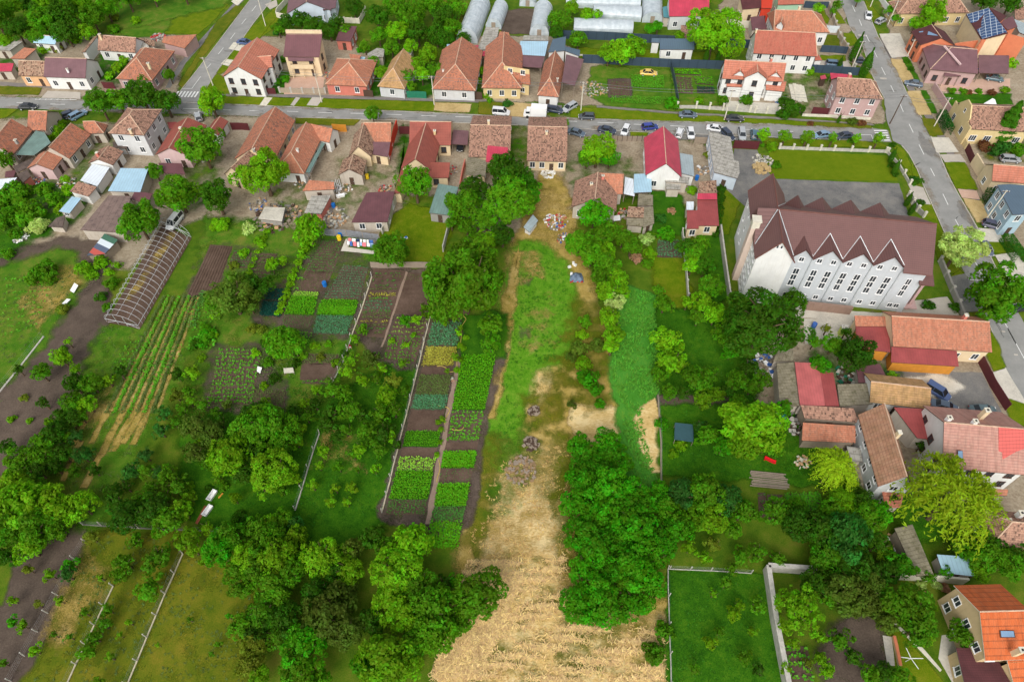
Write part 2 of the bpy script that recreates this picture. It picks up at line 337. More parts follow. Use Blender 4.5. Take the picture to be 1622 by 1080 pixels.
def soft(name, pts, mat, w=1.5, amp=.6, k=1.0, kind='structure'):
    p=[G(q) for q in pts]; z=nz(p,w*1.5)
    a=sum(p[i].x*p[(i+1)%len(p)].y-p[(i+1)%len(p)].x*p[i].y for i in range(len(p)))
    if a<0: p=p[::-1]
    wd=abs(a)/sum((p[i]-p[i-1]).length for i in range(len(p)))      # half the mean width
    amp=min(amp,wd*.3); p=resample(p,2.0,amp); n=len(p); O=[]
    for i in range(n):
        e1=(p[i]-p[i-1]).normalized(); e2=(p[(i+1)%n]-p[i]).normalized(); t=e1+e2
        t=t.normalized() if t.length>1e-3 else e1
        O.append(p[i]+Vector((t.y,-t.x,0))*w*1.5)
    me=bpy.data.meshes.new(name)
    V=[(q.x,q.y,z) for q in p]+[(q.x,q.y,z-.0035-.0012*rnd.random()) for q in O]
    me.from_pydata(V,[],[tuple(range(n))]+[(i,n+i,n+(i+1)%n,(i+1)%n) for i in range(n)])
    at=me.attributes.new('fade','FLOAT','POINT'); at.data.foreach_set('value',[k]*n+[0.0]*n); me.materials.append(mat)
    return tag(link(name,me),kind=kind)
mb=MB(); mb.poly([(-700,-250,0),(700,-250,0),(700,900,0),(-700,900,0)]); tag(mb.build('ground',GRASS),kind='structure')
fr('P')
# yards first, then planted land, then roads
soft('yard',[(-40,190),(120,205),(300,190),(560,190),(760,190),(900,195),(1000,215),(1110,230),(1140,330),(1000,300),(900,330),(862,330),(835,380),(770,360),(720,300),(640,300),(600,380),(530,385),(430,370),(330,330),(260,360),(200,420),(120,420),(60,380),(-40,330)],DIRT,2)
soft('yard',[(330,150),(360,60),(470,60),(560,70),(600,110),(640,125),(700,100),(760,60),(880,60),(920,95),(960,110),(965,165),(820,160),(600,152)],DIRT,1)
soft('yard',[(-40,150),(-40,70),(150,60),(300,60),(270,150)],DIRT,1.5)
soft('yard',[(1130,170),(1130,110),(1230,110),(1390,150),(1395,195),(1260,175)],DIRT,1)
soft('yard',[(1180,60),(1130,30),(1150,0),(1330,0),(1345,60),(1385,120),(1230,95)],DIRT,1)
soft('yard',[(1420,90),(1400,10),(1500,-20),(1700,-20),(1700,420),(1600,380),(1540,280),(1470,170)],DIRT,1)
soft('yard',[(1235,510),(1480,500),(1560,560),(1610,650),(1700,700),(1700,880),(1560,860),(1420,800),(1370,760),(1300,690),(1215,690),(1200,600)],DIRT,1.5)
soft('soil_field',[(155,440),(172,470),(168,512),(150,560),(122,620),(92,680),(60,730),(-40,760),(-40,600),(40,575),(75,525),(112,470)],SOIL,1)
soft('soil_field',[(40,842),(130,835),(138,865),(104,930),(78,975),(30,1080),(20,1110),(-60,1110),(-60,1000),(10,960),(22,930)],SOIL,.8)
soft('soil_field',[(60,395),(150,385),(160,430),(110,470),(40,500),(-20,520),(-20,400)],SOIL,2.5)
soft('meadow',[(0,430),(90,400),(140,430),(75,520),(35,575),(-40,640),(-40,440)],MEADOW,2)
soft('meadow',[(165,520),(225,520),(300,480),(300,560),(255,640),(200,740),(150,830),(130,830),(90,700),(130,620)],MEADOW,2,k=0.75)
soft('dry_patch',[(80,430),(110,420),(130,450),(90,480),(60,520),(40,470)],STRAW2,1.5,k=0.5)
soft('dry_patch',[(150,630),(178,610),(165,650),(120,700)],STRAW2,1.2,k=0.45)
for a,b in (((152,632),(118,702)),((178,636),(146,700)),((203,638),(160,720)),((220,640),(180,712)),((232,640),(196,700)),((244,632),(212,702)),((128,700),(100,760)),((158,722),(134,770))):
    soft('dry_strip',[(a[0]-2.5,a[1]),(a[0]+2.5,a[1]),(b[0]+2.5,b[1]),(b[0]-3,b[1])],STRAW2,.5,.2,k=.85)
soft('olive_field',[(145,850),(290,850),(290,880),(205,1090),(30,1110),(95,985),(130,900)],OLIVE,1.5,k=0.75)
soft('olive_field',[(292,890),(385,885),(400,930),(395,1000),(370,1110),(200,1110)],OLIVE,1.5,k=0.8)
soft('dry_patch',[(140,880),(165,900),(140,950),(90,1010),(75,1000)],STRAW2,2.5,k=0.45)
soft('lawn_patch',[(300,650),(520,640),(660,560),(672,570),(610,810),(560,860),(420,850),(300,800)],LAWND,2)
soft('dry_patch',[(505,680),(545,690),(560,730),(510,720)],STRAW2,2.5,k=0.32)
soft('meadow',[(330,350),(450,360),(545,380),(600,400),(590,460),(550,560),(500,640),(300,640),(330,560),(320,480)],MEADOW,2,k=0.8)
# central field
soft('straw_field',[(860,275),(890,300),(905,400),(930,460),(960,560),(985,650),(980,690),(900,700),(905,980),(1058,960),(1056,1120),(700,1120),(735,930),(752,800),(775,680),(795,560),(800,470),(822,385),(850,340)],STRAW2,2)
soft('straw_field',[(740,930),(800,890),(870,880),(890,960),(905,985),(1055,990),(1056,1120),(706,1120)],STRAW,2)
soft('straw_patch',[(838,578),(866,582),(862,625),(835,650),(830,620)],STRAW,1.2)
soft('straw_patch',[(910,645),(950,650),(982,650),(980,690),(925,694),(905,670)],STRAW,1.2)
soft('straw_patch',[(805,720),(850,700),(890,720),(895,800),(870,870),(800,880),(770,860),(790,780)],STRAW,2.5,k=0.6)
soft('meadow',[(828,388),(862,388),(895,440),(904,500),(900,560),(862,575),(832,590),(812,690),(790,740),(772,730),(785,640),(798,560),(805,470)],MEADB,2.2,k=.98)
soft('meadow',[(915,480),(945,480),(958,560),(955,640),(935,640),(905,600),(895,560)],OLIVE,2.5,k=0.5)
soft('meadow',[(770,690),(800,700),(775,800),(752,880),(745,860),(757,780)],OLIVE,2,k=0.6)
soft('meadow',[(835,630),(880,620),(890,660),(850,680)],OLIVE,2,k=0.6)
soft('brown_patch',[(860,570),(890,560),(920,600),(900,660),(870,640)],OLIVE,2,k=.35)
soft('meadow',[(800,690),(830,680),(850,700),(820,760),(780,820)],MEADOW,2.5,k=.42)
soft('meadow',[(860,690),(900,690),(905,760),(880,800),(850,740)],OLIVE,2.5,k=.5)
soft('olive_patch',[(760,900),(800,880),(900,900),(900,960),(820,950)],OLIVE,2.5,k=.35)
soft('olive_patch',[(860,985),(960,975),(1050,990),(1050,1050),(900,1060)],OLIVE,3,k=.42)
soft('olive_patch',[(740,1030),(840,1010),(900,1050),(900,1100),(740,1100)],OLIVE,3,k=.35)
soft('worn_patch',[(846,420),(862,425),(858,440),(844,436)],STRAW2,1,k=.45)
soft('worn_patch',[(870,470),(884,475),(880,486),(868,482)],STRAW2,1,k=.4)
soft('worn_patch',[(826,520),(840,522),(838,536),(824,534)],SOIL,.8,k=.4)
soft('worn_patch',[(830,438),(842,441),(839,452),(828,449)],SOIL,.8,k=.4)
soft('brown_patch',[(815,400),(845,400),(850,430),(825,450)],STRAW2,1.5,k=.5)
soft('brown_patch',[(880,760),(905,740),(905,900),(885,880)],OLIVE,1.5,k=.45)
soft('dry_patch',[(840,480),(870,470),(880,540),(840,560)],STRAW2,2,k=.3)
soft('long_grass',[(985,455),(1035,470),(1042,560),(1038,625),(1012,650),(1035,730),(1042,775),(1000,760),(985,700),(985,640),(970,600),(975,560)],TEAL,1.2)
soft('straw_patch',[(1014,652),(1036,635),(1045,650),(1047,745),(1036,745),(1014,690)],STRAW,.8)
soft('dry_path',[(812,450),(822,390),(812,470),(798,560),(782,660),(776,660),(792,550),(802,470)],STRAW2,1)
soft('dry_patch',[(840,300),(900,310),(905,380),(880,390),(850,370)],STRAW2,2,k=0.6)
soft('lawn',[(1034,305),(1076,312),(1080,370),(1036,370)],LAWND,1); soft('lawn',[(1038,408),(1085,410),(1085,470),(1075,490),(1040,450)],LAWN,1.2)
soft('lawn',[(1045,490),(1140,500),(1200,600),(1180,640),(1050,640)],LAWND,1.5)
soft('soil_strip',[(1042,628),(1155,630),(1160,645),(1044,642)],SOIL,.6,.3)
soft('lawn',[(1048,645),(1250,645),(1300,690),(1310,770),(1200,760),(1050,750)],LAWND,1)
soft('lawn',[(1062,907),(1208,912),(1240,1110),(1060,1110)],LAWND,.6,.2)
soft('lawn',[(1140,300),(1175,300),(1152,370),(1145,370)],LAWN,.6,.2); soft('lawn',[(1110,370),(1136,366),(1150,470),(1130,480)],LAWND,1)
soft('lawn',[(612,345),(650,325),(700,340),(714,350),(698,415),(640,413),(600,400)],LAWN,.8)
soft('lawn',[(1412,985),(1492,1080),(1460,1110),(1420,1110),(1405,1020)],LAWN,.4,.1)
soft('soil_patch',[(1320,1010),(1380,990),(1400,1080),(1310,1090)],SOIL,2)
flat('lawn',[(1219,237),(1405,247),(1422,287),(1226,283),(1216,270)],ground('church_lawn',[S(82,108,8),S(94,118,10),S(106,124,16),S(120,128,28)],8,.6,.12,(.5,.3,.2),contrast=1.3),.1)
flat('parking',[(1163,236),(1199,238),(1216,272),(1226,284),(1424,291),(1440,345),(1200,345),(1150,300)],ASPD,.1)
flat('yard_path',[(1434,478),(1500,470),(1530,515),(1420,515),(1415,500)],PAVE,.1)
flat('yard_path',[(1255,484),(1440,500),(1430,512),(1255,502)],CONCG,.1)
flat('paving',[(1272,505),(1350,505),(1352,545),(1275,545)],CONCG,.1)
flat('yard_asphalt',[(1400,585),(1555,590),(1590,660),(1500,650),(1480,625),(1400,610)],ASPD,.1)
soft('gravel',[(1440,600),(1500,598),(1520,612),(1470,622)],ground('limestone',[S(190,180,160),S(212,204,186),S(226,220,206)],4,.6,.2,fade=True),1)
fr('W3'); flat('path',[(1120,790),(1200,780),(1240,860),(1255,1090),(1190,1090),(1140,1000),(1100,930),(1110,860)],CONCG,.1)
flat('edging',[(800,670),(850,720),(1000,860),(1120,1000),(1110,1012),(985,880),(840,735)],CONCL,0)
flat('stepping_path',[(760,790),(815,800),(835,975),(790,975)],CONCG,.05)
fr('P')
for pts,m,k in (([(120,200),(180,230),(170,300),(120,320)],MEADOW,.5),([(290,200),(345,230),(330,320),(290,330)],MEADOW,.55),([(440,300),(520,300),(500,370),(440,360)],MEADOW,.4),([(540,250),(620,230),(600,330),(545,340)],MEADOW,.35),([(640,200),(650,230),(628,300),(640,290)],LAWND,.6),([(770,200),(830,200),(840,270),(780,260)],MEADOW,.6),([(905,240),(1000,250),(1000,320),(910,330)],MEADOW,.35),([(560,100),(700,110),(690,150),(570,150)],LAWND,.75),([(700,100),(760,100),(765,150),(745,152)],LAWND,.7),([(430,110),(460,120),(450,150),(430,148)],LAWND,.7),([(0,80),(60,80),(60,110),(0,110)],LAWND,.6),([(160,90),(215,85),(190,130),(155,125)],LAWND,.7),([(1235,120),(1310,120),(1330,170),(1240,165)],MEADOW,.45),([(1290,560),(1400,560),(1420,600),(1300,620)],LAWND,.5),([(1420,780),(1560,800),(1600,860),(1420,850)],LAWND,.7),([(1540,170),(1640,170),(1640,260),(1560,250)],OLIVE,.45),([(1220,690),(1320,700),(1310,760),(1240,740)],LAWND,.6),([(0,300),(110,290),(130,340),(0,400)],LAWND,.7)):
    soft('weedy_ground',pts,m,2,k=k)
# gardens north of the street
soft('lawn',[(940,108),(1058,112),(1066,175),(960,165),(935,150)],MEADOW,1); soft('lawn',[(1066,112),(1140,112),(1145,165),(1070,172)],MEADOW,1)
soft('lawn',[(915,78),(1130,84),(1135,100),(915,95)],LAWN,.8); flat('path',[(918,86.5),(1045,93),(1140,99),(1140,101),(1045,95),(918,89)],CONCL,0)
soft('soil_field',[(800,17),(845,15),(838,55),(797,52)],SOIL,.6); soft('soil_field',[(965,127),(998,127),(998,154),(965,154)],SOIL,.6)
soft('lawn',[(265,30),(350,5),(360,8),(312,55),(255,52)],LAWN,.6); soft('meadow',[(190,50),(270,10),(290,0),(255,52),(210,60)],MEADOW,1.5)
soft('meadow',[(180,-20),(380,-30),(350,8),(260,30),(190,45)],MEADOW,2); soft('meadow',[(690,20),(730,60),(720,-10),(690,-10)],OLIVE,2)
soft('lawn',[(399,45),(440,20),(440,40),(410,62)],LAWN,.5); soft('lawn',[(310,155),(345,118),(365,140),(370,152)],LAWN,.5)
soft('lawn',[(1493,150),(1600,150),(1602,165),(1500,172)],LAWND,.6); flat('paving',[(1485,128),(1600,125),(1600,142),(1560,150),(1490,145)],PAVP,.1)
flat('paving',[(1232,92),(1345,96),(1348,110),(1230,106)],PAVE,.1); flat('paving',[(452,122),(515,122),(510,148),(450,150)],PAVP,.1)
soft('lawn',[(1297,55),(1330,58),(1328,74),(1300,72)],OLIVE,.5); soft('lawn',[(1300,88),(1338,89),(1338,97),(1300,96)],LAWN,.4)
soft('lawn',[(1300,10),(1312,30),(1310,38),(1295,36)],LAWN,.4)
flat('paving',[(1150,160),(1245,165),(1240,178),(1150,174)],CONCG,.05)
# roads
MAIN_U=[(-160,149),(0,154),(130,158.5),(290,163),(400,167.2),(610,176),(800,185),(1000,191),(1220,196.5),(1382,204),(1406,207)]
MAIN_L=[(1412,226),(1300,221.5),(1200,217),(1000,209.5),(904,204),(820,199),(640,191.5),(470,187),(285,181),(130,176),(0,172),(-160,167)]
R_L=[(1315,-60),(1330,0),(1346,44),(1366.5,75),(1382,122),(1400,156),(1404,190),(1410,207),(1414,224),(1428,231),(1439,244),(1452,268),(1463,296),(1497,372),(1527,432),(1545,470),(1569,520),(1590,580),(1622,640),(1660,720)]
R_R=[(1345,-60),(1366.5,0),(1391,60),(1413,96),(1435,146),(1463,192.5),(1486,242),(1502,280),(1512,299),(1549,364),(1569,408),(1590,452),(1630,530),(1680,620)]
L_L=[(430,-60),(397,0),(345,69),(308.5,117),(285,146),(281,166)]
L_R=[(474,-60),(431,0),(400,40),(384,63),(345,112),(322,150),(316,166)]
flat('road',L_L+L_R[::-1],ASPH,.06); flat('road',MAIN_U+MAIN_L,ASPH,.06); flat('road',R_L+R_R[::-1],ASPH,.1)
fr('T3'); flat('road_patch',[(975,800),(1000,815),(1015,850),(1040,850),(1075,900),(1090,950),(1060,960),(1010,930),(985,870)],ASPD,.25,step=.5)
fr('Zm'); flat('road_patch',[(790,620),(850,600),(900,700),(1000,870),(1050,1000),(1010,960),(950,890),(840,800),(815,720)],ASPD,.2,step=.5)
fr('P'); flat('parking_strip',[(1065,212),(1200,217),(1382,224),(1378,228),(1200,224),(1060,222)],ASPD,.1); flat('parking_strip',[(900,203),(1060,212),(1060,222),(905,215)],ASPD,.2)
for i in range(16):
    a,b=rnd.choice([((40,165),(560,180)),((560,182),(1000,198)),((1000,200),(1380,215)),((1360,30),(1420,160)),((1430,190),(1540,410)),((1550,440),(1610,570)),((410,20),(320,130))]); t=rnd.random(); c=(a[0]+(b[0]-a[0])*t+rnd.uniform(-6,6),a[1]+(b[1]-a[1])*t+rnd.uniform(-3,3)); s=rnd.uniform(2.5,8)
    flat('road_patch',[(c[0]-s,c[1]-1.2),(c[0]+s,c[1]-.6),(c[0]+s*1.1,c[1]+1.4),(c[0]-s*.8,c[1]+1)],ASPD if i%3 else PAVE,.2,step=.6)
for i in range(14):
    a,b=rnd.choice([((40,165),(560,180)),((560,182),(1000,198)),((1370,40),(1430,170)),((1430,190),(1540,410)),((1550,440),(1610,570))]); t=rnd.random(); w0=G((a[0]+(b[0]-a[0])*t,a[1]+(b[1]-a[1])*t)); ang=rnd.uniform(0,6.28); L=[]; R=[]
    for k in range(9):
        w0=w0+Vector((math.cos(ang),math.sin(ang),0))*.8; ang+=rnd.uniform(-.5,.5); L.append((w0.x-.05,w0.y-.04)); R.append((w0.x+.05,w0.y+.04))
    flat('road_crack',L+R[::-1],TARC,0,world=True)
verge_dust=[soft('road_dust',P_,DIRT,.6,.2,k=.32) for P_ in ([(0,153),(300,162),(640,176),(1000,190),(1380,203),(1380,206),(1000,193),(640,179),(300,165),(0,156)],[(0,170),(470,185),(820,197),(1200,215),(1200,218),(820,200),(470,188),(0,173)],[(1391,60),(1463,192),(1549,364),(1590,452),(1584,454),(1543,366),(1457,194),(1386,62)],[(1346,44),(1382,122),(1388,122),(1352,44)],[(1452,268),(1497,372),(1545,470),(1552,470),(1503,372),(1458,268)])]
# pavements and verges
flat('sidewalk',[(322,151),(400,149),(763,159),(890,168),(890,172),(763,164),(400,153.5),(325,156)],SIDE,.08)
flat('sidewalk',[(945,168),(1064,178),(1220,186),(1380,197),(1385,200),(1220,190),(1064,182),(945,172)],SIDE,.08)
flat('sidewalk',[(0,130),(110,137),(140,140),(140,144),(110,142),(0,136)],SIDE,.08)
flat('sidewalk',[(1400,55),(1420,95),(1462,165),(1490,205),(1530,280),(1575,360),(1590,390),(1580,390),(1565,360),(1522,285),(1480,210),(1455,172),(1412,100),(1393,60)],SIDE,.08)
flat('sidewalk',[(400,0),(397,-10),(340,50),(295,100),(270,140),(262,140),(285,100),(330,50),(385,-10)],ASPD,.08)
def verge(pts,m): soft('verge',pts,m,.5,.15)
verge([(0,138),(65,141),(60,151),(0,149)],OLIVE); flat('pavement',[(76,145),(128,147),(128,158),(66,156)],PAVE,.05)
verge([(330,154),(400,155.5),(640,162),(690,164),(690,176),(610,174),(400,165.5),(322,161.5)],LAWN); verge([(690,164),(745,167),(742,178),(690,175)],DRYV)
for a in ((412,153.5,424),(461,156,468),(487,157.5,505)): flat('driveway',[(a[0]+8,155),(a[2]+8,156),(a[2]-2,169),(a[0]-1,168)],PAVE if a[0]!=412 else CONCL,.03)
verge([(760,163),(800,165),(800,183),(760,181)],OLIVE); verge([(800,163),(850,168),(850,186),(800,184)],DRYV)
verge([(905,172),(945,173),(1070,183),(1220,191),(1290,196),(1290,200),(1220,195.5),(1000,189.5),(905,186)],LAWN); verge([(1290,195),(1378,201),(1378,203),(1290,199)],OLIVE)
verge([(470,188.5),(570,191),(560,199),(470,196)],OLIVE); verge([(0,175),(26,175),(10,186),(0,188)],LAWN)
verge([(1000,210),(1025,211),(1022,218),(1000,218)],LAWN); verge([(1210,220),(1390,227),(1404,233),(1234,232),(1210,229)],LAWN)
verge([(1416,229),(1430,238),(1440,262),(1460,290),(1446,290),(1425,250)],LAWN); verge([(1453,323),(1474,325),(1498,385),(1510,420),(1522,432),(1500,432),(1488,412)],LAWN)
verge([(1445,262),(1460,290),(1447,288)],LAWN); verge([(1370,0),(1385,18),(1402,38),(1382,36)],LAWN)
verge([(1322,16),(1338,38),(1326,38),(1318,20)],LAWN); verge([(1337,54),(1352,55),(1356,72),(1345,74)],LAWN); verge([(1345,100),(1370,110),(1382,126),(1370,124)],LAWN)
flat('driveway',[(1392,55),(1425,54),(1442,90),(1412,93)],CONCG,.05); verge([(1412,95),(1428,96),(1452,128),(1432,132)],DRYV); verge([(1430,93),(1436,92),(1454,128),(1450,128)],LAWND)
verge([(1438,146),(1458,146),(1474,182),(1456,182)],DRYV); verge([(1460,145),(1466,145),(1482,180),(1476,180)],LAWND); verge([(1461,189),(1478,190),(1492,214),(1473,216)],OLIVE)
flat('driveway',[(1474,218),(1502,219),(1518,242),(1483,243)],CONCG,.05); flat('driveway',[(1488,246),(1520,245),(1530,258),(1496,258)],PAVE,.1)
verge([(1498,259),(1526,259),(1546,300),(1515,298)],LAWN); flat('driveway',[(1516,300),(1546,303),(1552,317),(1523,314)],PAVP,.05)
verge([(1527,316),(1552,320),(1570,352),(1548,352)],DRYV); flat('driveway',[(1549,362),(1580,364),(1590,385),(1560,385)],CONCG,.05); verge([(1566,385),(1590,386),(1596,400),(1575,400)],LAWN)
flat('driveway',[(1575,405),(1610,400),(1640,445),(1600,450)],CONCG,.05); verge([(1520,430),(1530,440),(1525,450),(1505,440)],LAWN)
flat('driveway',[(1437,292),(1462,298),(1474,325),(1452,323)],PAVE,.05)
flat('driveway',[(1500,440),(1528,434),(1560,500),(1522,500)],ASPD,.05)
verge([(1522,500),(1548,495),(1562,520),(1540,530)],OLIVE)
verge([(1562,528),(1570,528),(1590,580),(1574,588),(1561,558)],LAWN); flat('driveway',[(1572,590),(1592,584),(1622,634),(1622,640),(1588,630)],CONCG,.05); verge([(1590,632),(1622,642),(1640,690),(1600,660)],LAWN)
verge([(384,65),(399,44),(420,30),(436,14),(440,24),(402,70),(350,118),(345,116)],LAWN); verge([(345,35),(375,10),(385,12),(312,100),(290,140),(285,135)],OLIVE)
flat('driveway',[(362,78),(370,68),(392,68),(380,82)],CONCL,.03); flat('driveway',[(350,102),(358,94),(370,96),(362,106)],CONCL,.03)
flat('driveway',[(366,3),(385,-8),(392,-6),(376,10)],CONCL,.03); flat('driveway',[(420,8),(438,0),(440,10),(428,16)],PAVE,.03)
# road markings
mk=MB(); ZL=max(.004+.006*l for b,l in LEV)+.006; print('LEVELS',ZL)
def dash(a,b,w=.16):
    a=G(a); b=G(b); d=(b-a); n=Vector((-d.y,d.x,0)).normalized()*w/2
    mk.poly([(p.x,p.y,ZL) for p in (a-n,b-n,b+n,a+n)])
fr('T0')
for q in ((105,632,188,632),(310,641,400,643),(1120,668,1215,670),(1365,676,1415,678),(1525,681,1615,683),(1567,40,1540,75),(1505,120,1478,153),(1438,207,1410,243),(1367,297,1335,337),(1290,395,1262,428),(1228,473,1175,545),(1175,546,1112,546)): dash(q[:2],q[2:])
for i in range(7): dash((1094+i*20,562+i*.5),(1070+i*20,597+i*.5),.5)
dash((225,605),(470,615),.12); dash((225,605),(218,614),.12); dash((218,614),(470,616),.12)
for i in range(6): dash((255+i*36,606+i),(240+i*36,614),.2)
fr('T1')
for q in ((0,680,75,683),(212,685,280,687),(402,692,485,694),(600,697,690,699),(818,703,912,706),(1032,712,1123,714),(1240,718,1333,720),(1465,725,1555,728)): dash(q[:2],q[2:])
fr('T2')
for q in ((130,735,210,738),(352,744,440,747),(565,753,662,757),(785,764,870,768),(1008,773,1098,778),(1230,785,1320,789),(1450,795,1530,799)): dash(q[:2],q[2:])
fr('T3')
for q in ((120,801,215,806),(320,810,410,815),(600,825,690,826),(690,826,703,862),(575,40,592,78),(617,125,632,162),(658,218,678,258),(705,312,726,355),(752,415,776,462),(808,525,828,566),(865,638,885,686),(920,760,945,812),(980,885,1010,945),(1050,1028,1075,1076)): dash(q[:2],q[2:])
for i in range(5): dash((706+i*3,800+i*14.5),(784+i*5,800+i*14.5),.45)
fr('U3')
for q in ((1125,185,1157,252),(1200,340,1227,390),(1310,575,1368,690),(1368,690,1440,840),(1280,705,1345,712),(1440,840,1480,930),(1480,930,1570,1095)): dash(q[:2],q[2:])
fr('V3'); dash((1518,0),(1640,225)); dash((1640,225),(1700,340))
mk.build('road_marking',LINE); tag(bpy.data.objects['road_marking'],kind='structure')
fr('P')
def kerb(pts):
    k=MB(); w=[G(p) for p in pts]
    for a,b in zip(w,w[1:]): k.bar((a.x,a.y,0),(b.x,b.y,0),.16,.13)
    tag(k.build('kerb',KERB),kind='structure')
kerb(MAIN_U[3:-1]); kerb(MAIN_L[1:5]); kerb(MAIN_L[5:8]); kerb(R_L[2:6]); kerb(R_L[9:14]); kerb(R_R[1:12]); kerb(L_L[1:5]); kerb(L_R[1:5]); kerb(R_L[15:])
# ---------------------------------------------------------------- vegetable beds: a soil sheet and its planted rows
CROP={}
def crop(name,c):
    if name not in CROP: CROP[name]=leafmat('crop_'+name,False,c,.2)
    return CROP[name]
C_G=crop('green',S(84,150,28,1.1)); C_V=crop('vivid',S(84,150,12,1.1)); C_T=crop('teal',S(76,128,84,1.05)); C_D=crop('dark',S(72,122,48,1.1)); C_Y=crop('yellow',S(164,160,60)); C_L=crop('lettuce',S(140,190,60)); C_N=crop('netting',S(20,74,62)); C_DS=crop('dull',S(92,112,54))
rg_=np.random.default_rng(3)
fr('P')
soft('garden_soil',[(505,380),(545,382),(590,420),(585,440),(548,536),(492,534),(440,525),(404,510),(415,470),(440,455),(470,430)],SOIL,1.2,k=.5)
soft('garden_soil',[(592,422),(686,430),(668,560),(650,585),(600,570),(562,535)],SOIL,.8,k=.7)
soft('garden_soil',[(686,505),(740,505),(735,560),(800,562),(770,660),(745,830),(700,850),(602,818)],SOIL,.6,k=.7)
soft('garden_soil',[(340,545),(418,548),(455,612),(450,652),(380,652),(322,645)],SOIL,1.2,k=.5)
soft('garden_soil',[(330,385),(440,398),(450,430),(400,450),(350,455),(290,480)],SOIL,1.2,k=.35)
def bed(pts, rows, mat, size=.3, step=.4, leaves=5, soil=SOILH, label='', h=.25, fill=1.0, what='vegetable_rows'):
    if soil: flat('garden_bed',pts,soil,.12)
    if not rows: return
    a,b,c,d=[np.array(G(p))[:2] for p in pts]; C=[]
    for i in range(rows):
        t=(i+.5)/rows; p=a+(d-a)*t; q=b+(c-b)*t; L=np.linalg.norm(q-p); k=max(2,int(L/step))
        for j in range(k):
            if rg_.random()<fill: C.append(p+(q-p)*((j+.5)/k)+rg_.normal(0,step*.14,2))
    C=np.array(C); n=len(C)
    if n==0: return
    C=np.repeat(C,leaves,0); m=len(C); ang=rg_.uniform(0,6.283,m); r=size*rg_.uniform(.1,.6,m); el=rg_.uniform(.1,.9,m)
    sz=size*rg_.uniform(.5,.9,m); base=np.stack([C[:,0]+np.cos(ang)*r*.4,C[:,1]+np.sin(ang)*r*.4,np.full(m,.12)+h*rg_.uniform(.2,1,m)],1)
    dr=np.stack([np.cos(ang)*np.cos(el),np.sin(ang)*np.cos(el),np.sin(el)*.7],1)*sz[:,None]; sd=np.stack([-np.sin(ang),np.cos(ang),0*ang],1)*(sz*.32)[:,None]
    V=np.stack([base,base+dr*.5+sd,base+dr,base+dr*.5-sd],1)
    tag(link(what,quads(what,V,mat)),label,'vegetables','rows in the vegetable gardens','stuff')
fr('P')
bed([(511,382),(543,385),(527,432),(482,432)],12,C_D,.36,.55,6,label='dark green plants in rows on soil beside the laundry')
bed([(482,432),(527,432),(512,462),(470,462)],8,C_DS,.3,.5,4,label='sparse dull seedlings below the dark plant rows',fill=.8)
bed([(545,420),(584,424),(570,474),(513,474)],13,C_T,.34,.4,5,label='blue green leek rows right of the garden path')
bed([(467,463),(505,465),(503,471),(462,470)],3,C_L,.4,.3,7,label='thin band of yellow lettuce above a vivid green block'); bed([(462,470),(503,471),(497,500),(451,498)],11,C_V,.42,.34,7,GREENB,label='vivid green leafy block beside the dark netting')
bed([(511,475),(568,476),(565,488),(506,486)],5,C_V,.36,.36,6,GREENB,label='vivid green rows below the leeks'); bed([(506,486),(565,488),(560,501),(503,499)],8,C_V,.42,.28,8,GREENB,label='solid vivid green block below the leeks')
bed([(451,500),(496,500),(490,520),(446,519)],8,C_D,.26,.45,4,label='small dark plants on brown soil below the vivid block')
bed([(503,501),(560,502),(550,531),(496,529)],13,C_T,.4,.3,6,label='blue green onion block left of the path wall')
bed([(423,458),(455,460),(450,477),(420,476)],10,C_N,.4,.25,6,label='upper dark green netted bed'); bed([(417,479),(450,480),(446,503),(412,501)],12,C_N,.4,.25,7,label='lower dark green netted bed')
bed([(592,426),(643,430),(612,536),(560,532)],0,None); bed([(646,432),(681,435),(676,500),(622,498)],0,None)
for y,m,f in ((434,C_D,.6),(439,C_DS,.6),(473,C_G,.7),(493,C_D,.7),(521,C_D,.7),(527,C_DS,.7),(445,C_D,.6),(452,C_D,.6),(458,C_DS,.8),(465,C_Y,.9),(468,C_Y,.9),(478,C_T,.7),(483,C_T,.7),(488,C_T,.7),(497,C_DS,.9),(503,C_DS,.9),(509,C_Y,.9),(515,C_DS,.8)):
    x0=592-(y-426)*.3+4; x1=642-(y-430)*.29-4
    bed([(x0,y),(x1,y),(x1,y+3),(x0,y+3)],1,m,.4,.45,6,None,'row of small plants in the brown plot left of its dirt path',fill=f)
flat('path',[(643,430),(646,432),(612,536),(606,550),(603,550),(609,536)],ground('trodden',[S(128,106,92),S(146,124,108),S(160,140,122)],4,.6,.2),.1)
bed([(628,502),(678,504),(671,532),(618,530)],4,C_L,.34,.6,5,label='pale seedling rows right of the dirt path'); bed([(616,532),(670,533),(658,574),(608,570)],8,C_G,.38,.7,5,label='dark seedling rows right of the dirt path')
bed([(645,435),(680,437),(678,448),(640,446)],3,C_DS,.25,.45,4,None,'sparse seedlings below the plank fence')
bed([(347,552),(414,555),(402,640),(330,640)],14,C_G,.5,.7,7,label='mounded potato rows left of the orchard')
bed([(395,616),(452,620),(450,648),(385,648)],8,C_DS,.34,.35,5,label='dull yellow green rows below the potatoes'); bed([(478,578),(538,577),(528,604),(475,602)],0,None); bed([(483,560),(542,562),(538,577),(478,577)],6,C_DS,.35,.4,5,label='olive rows above a bare plot beside the path wall')
bed([(480,603),(526,605),(524,609),(478,607)],1,C_G,.4,.7,6,label='single row of green plants below the bare plot')
bed([(333,388),(369,391),(345,455),(293,476),(293,476)][:4],0,None)
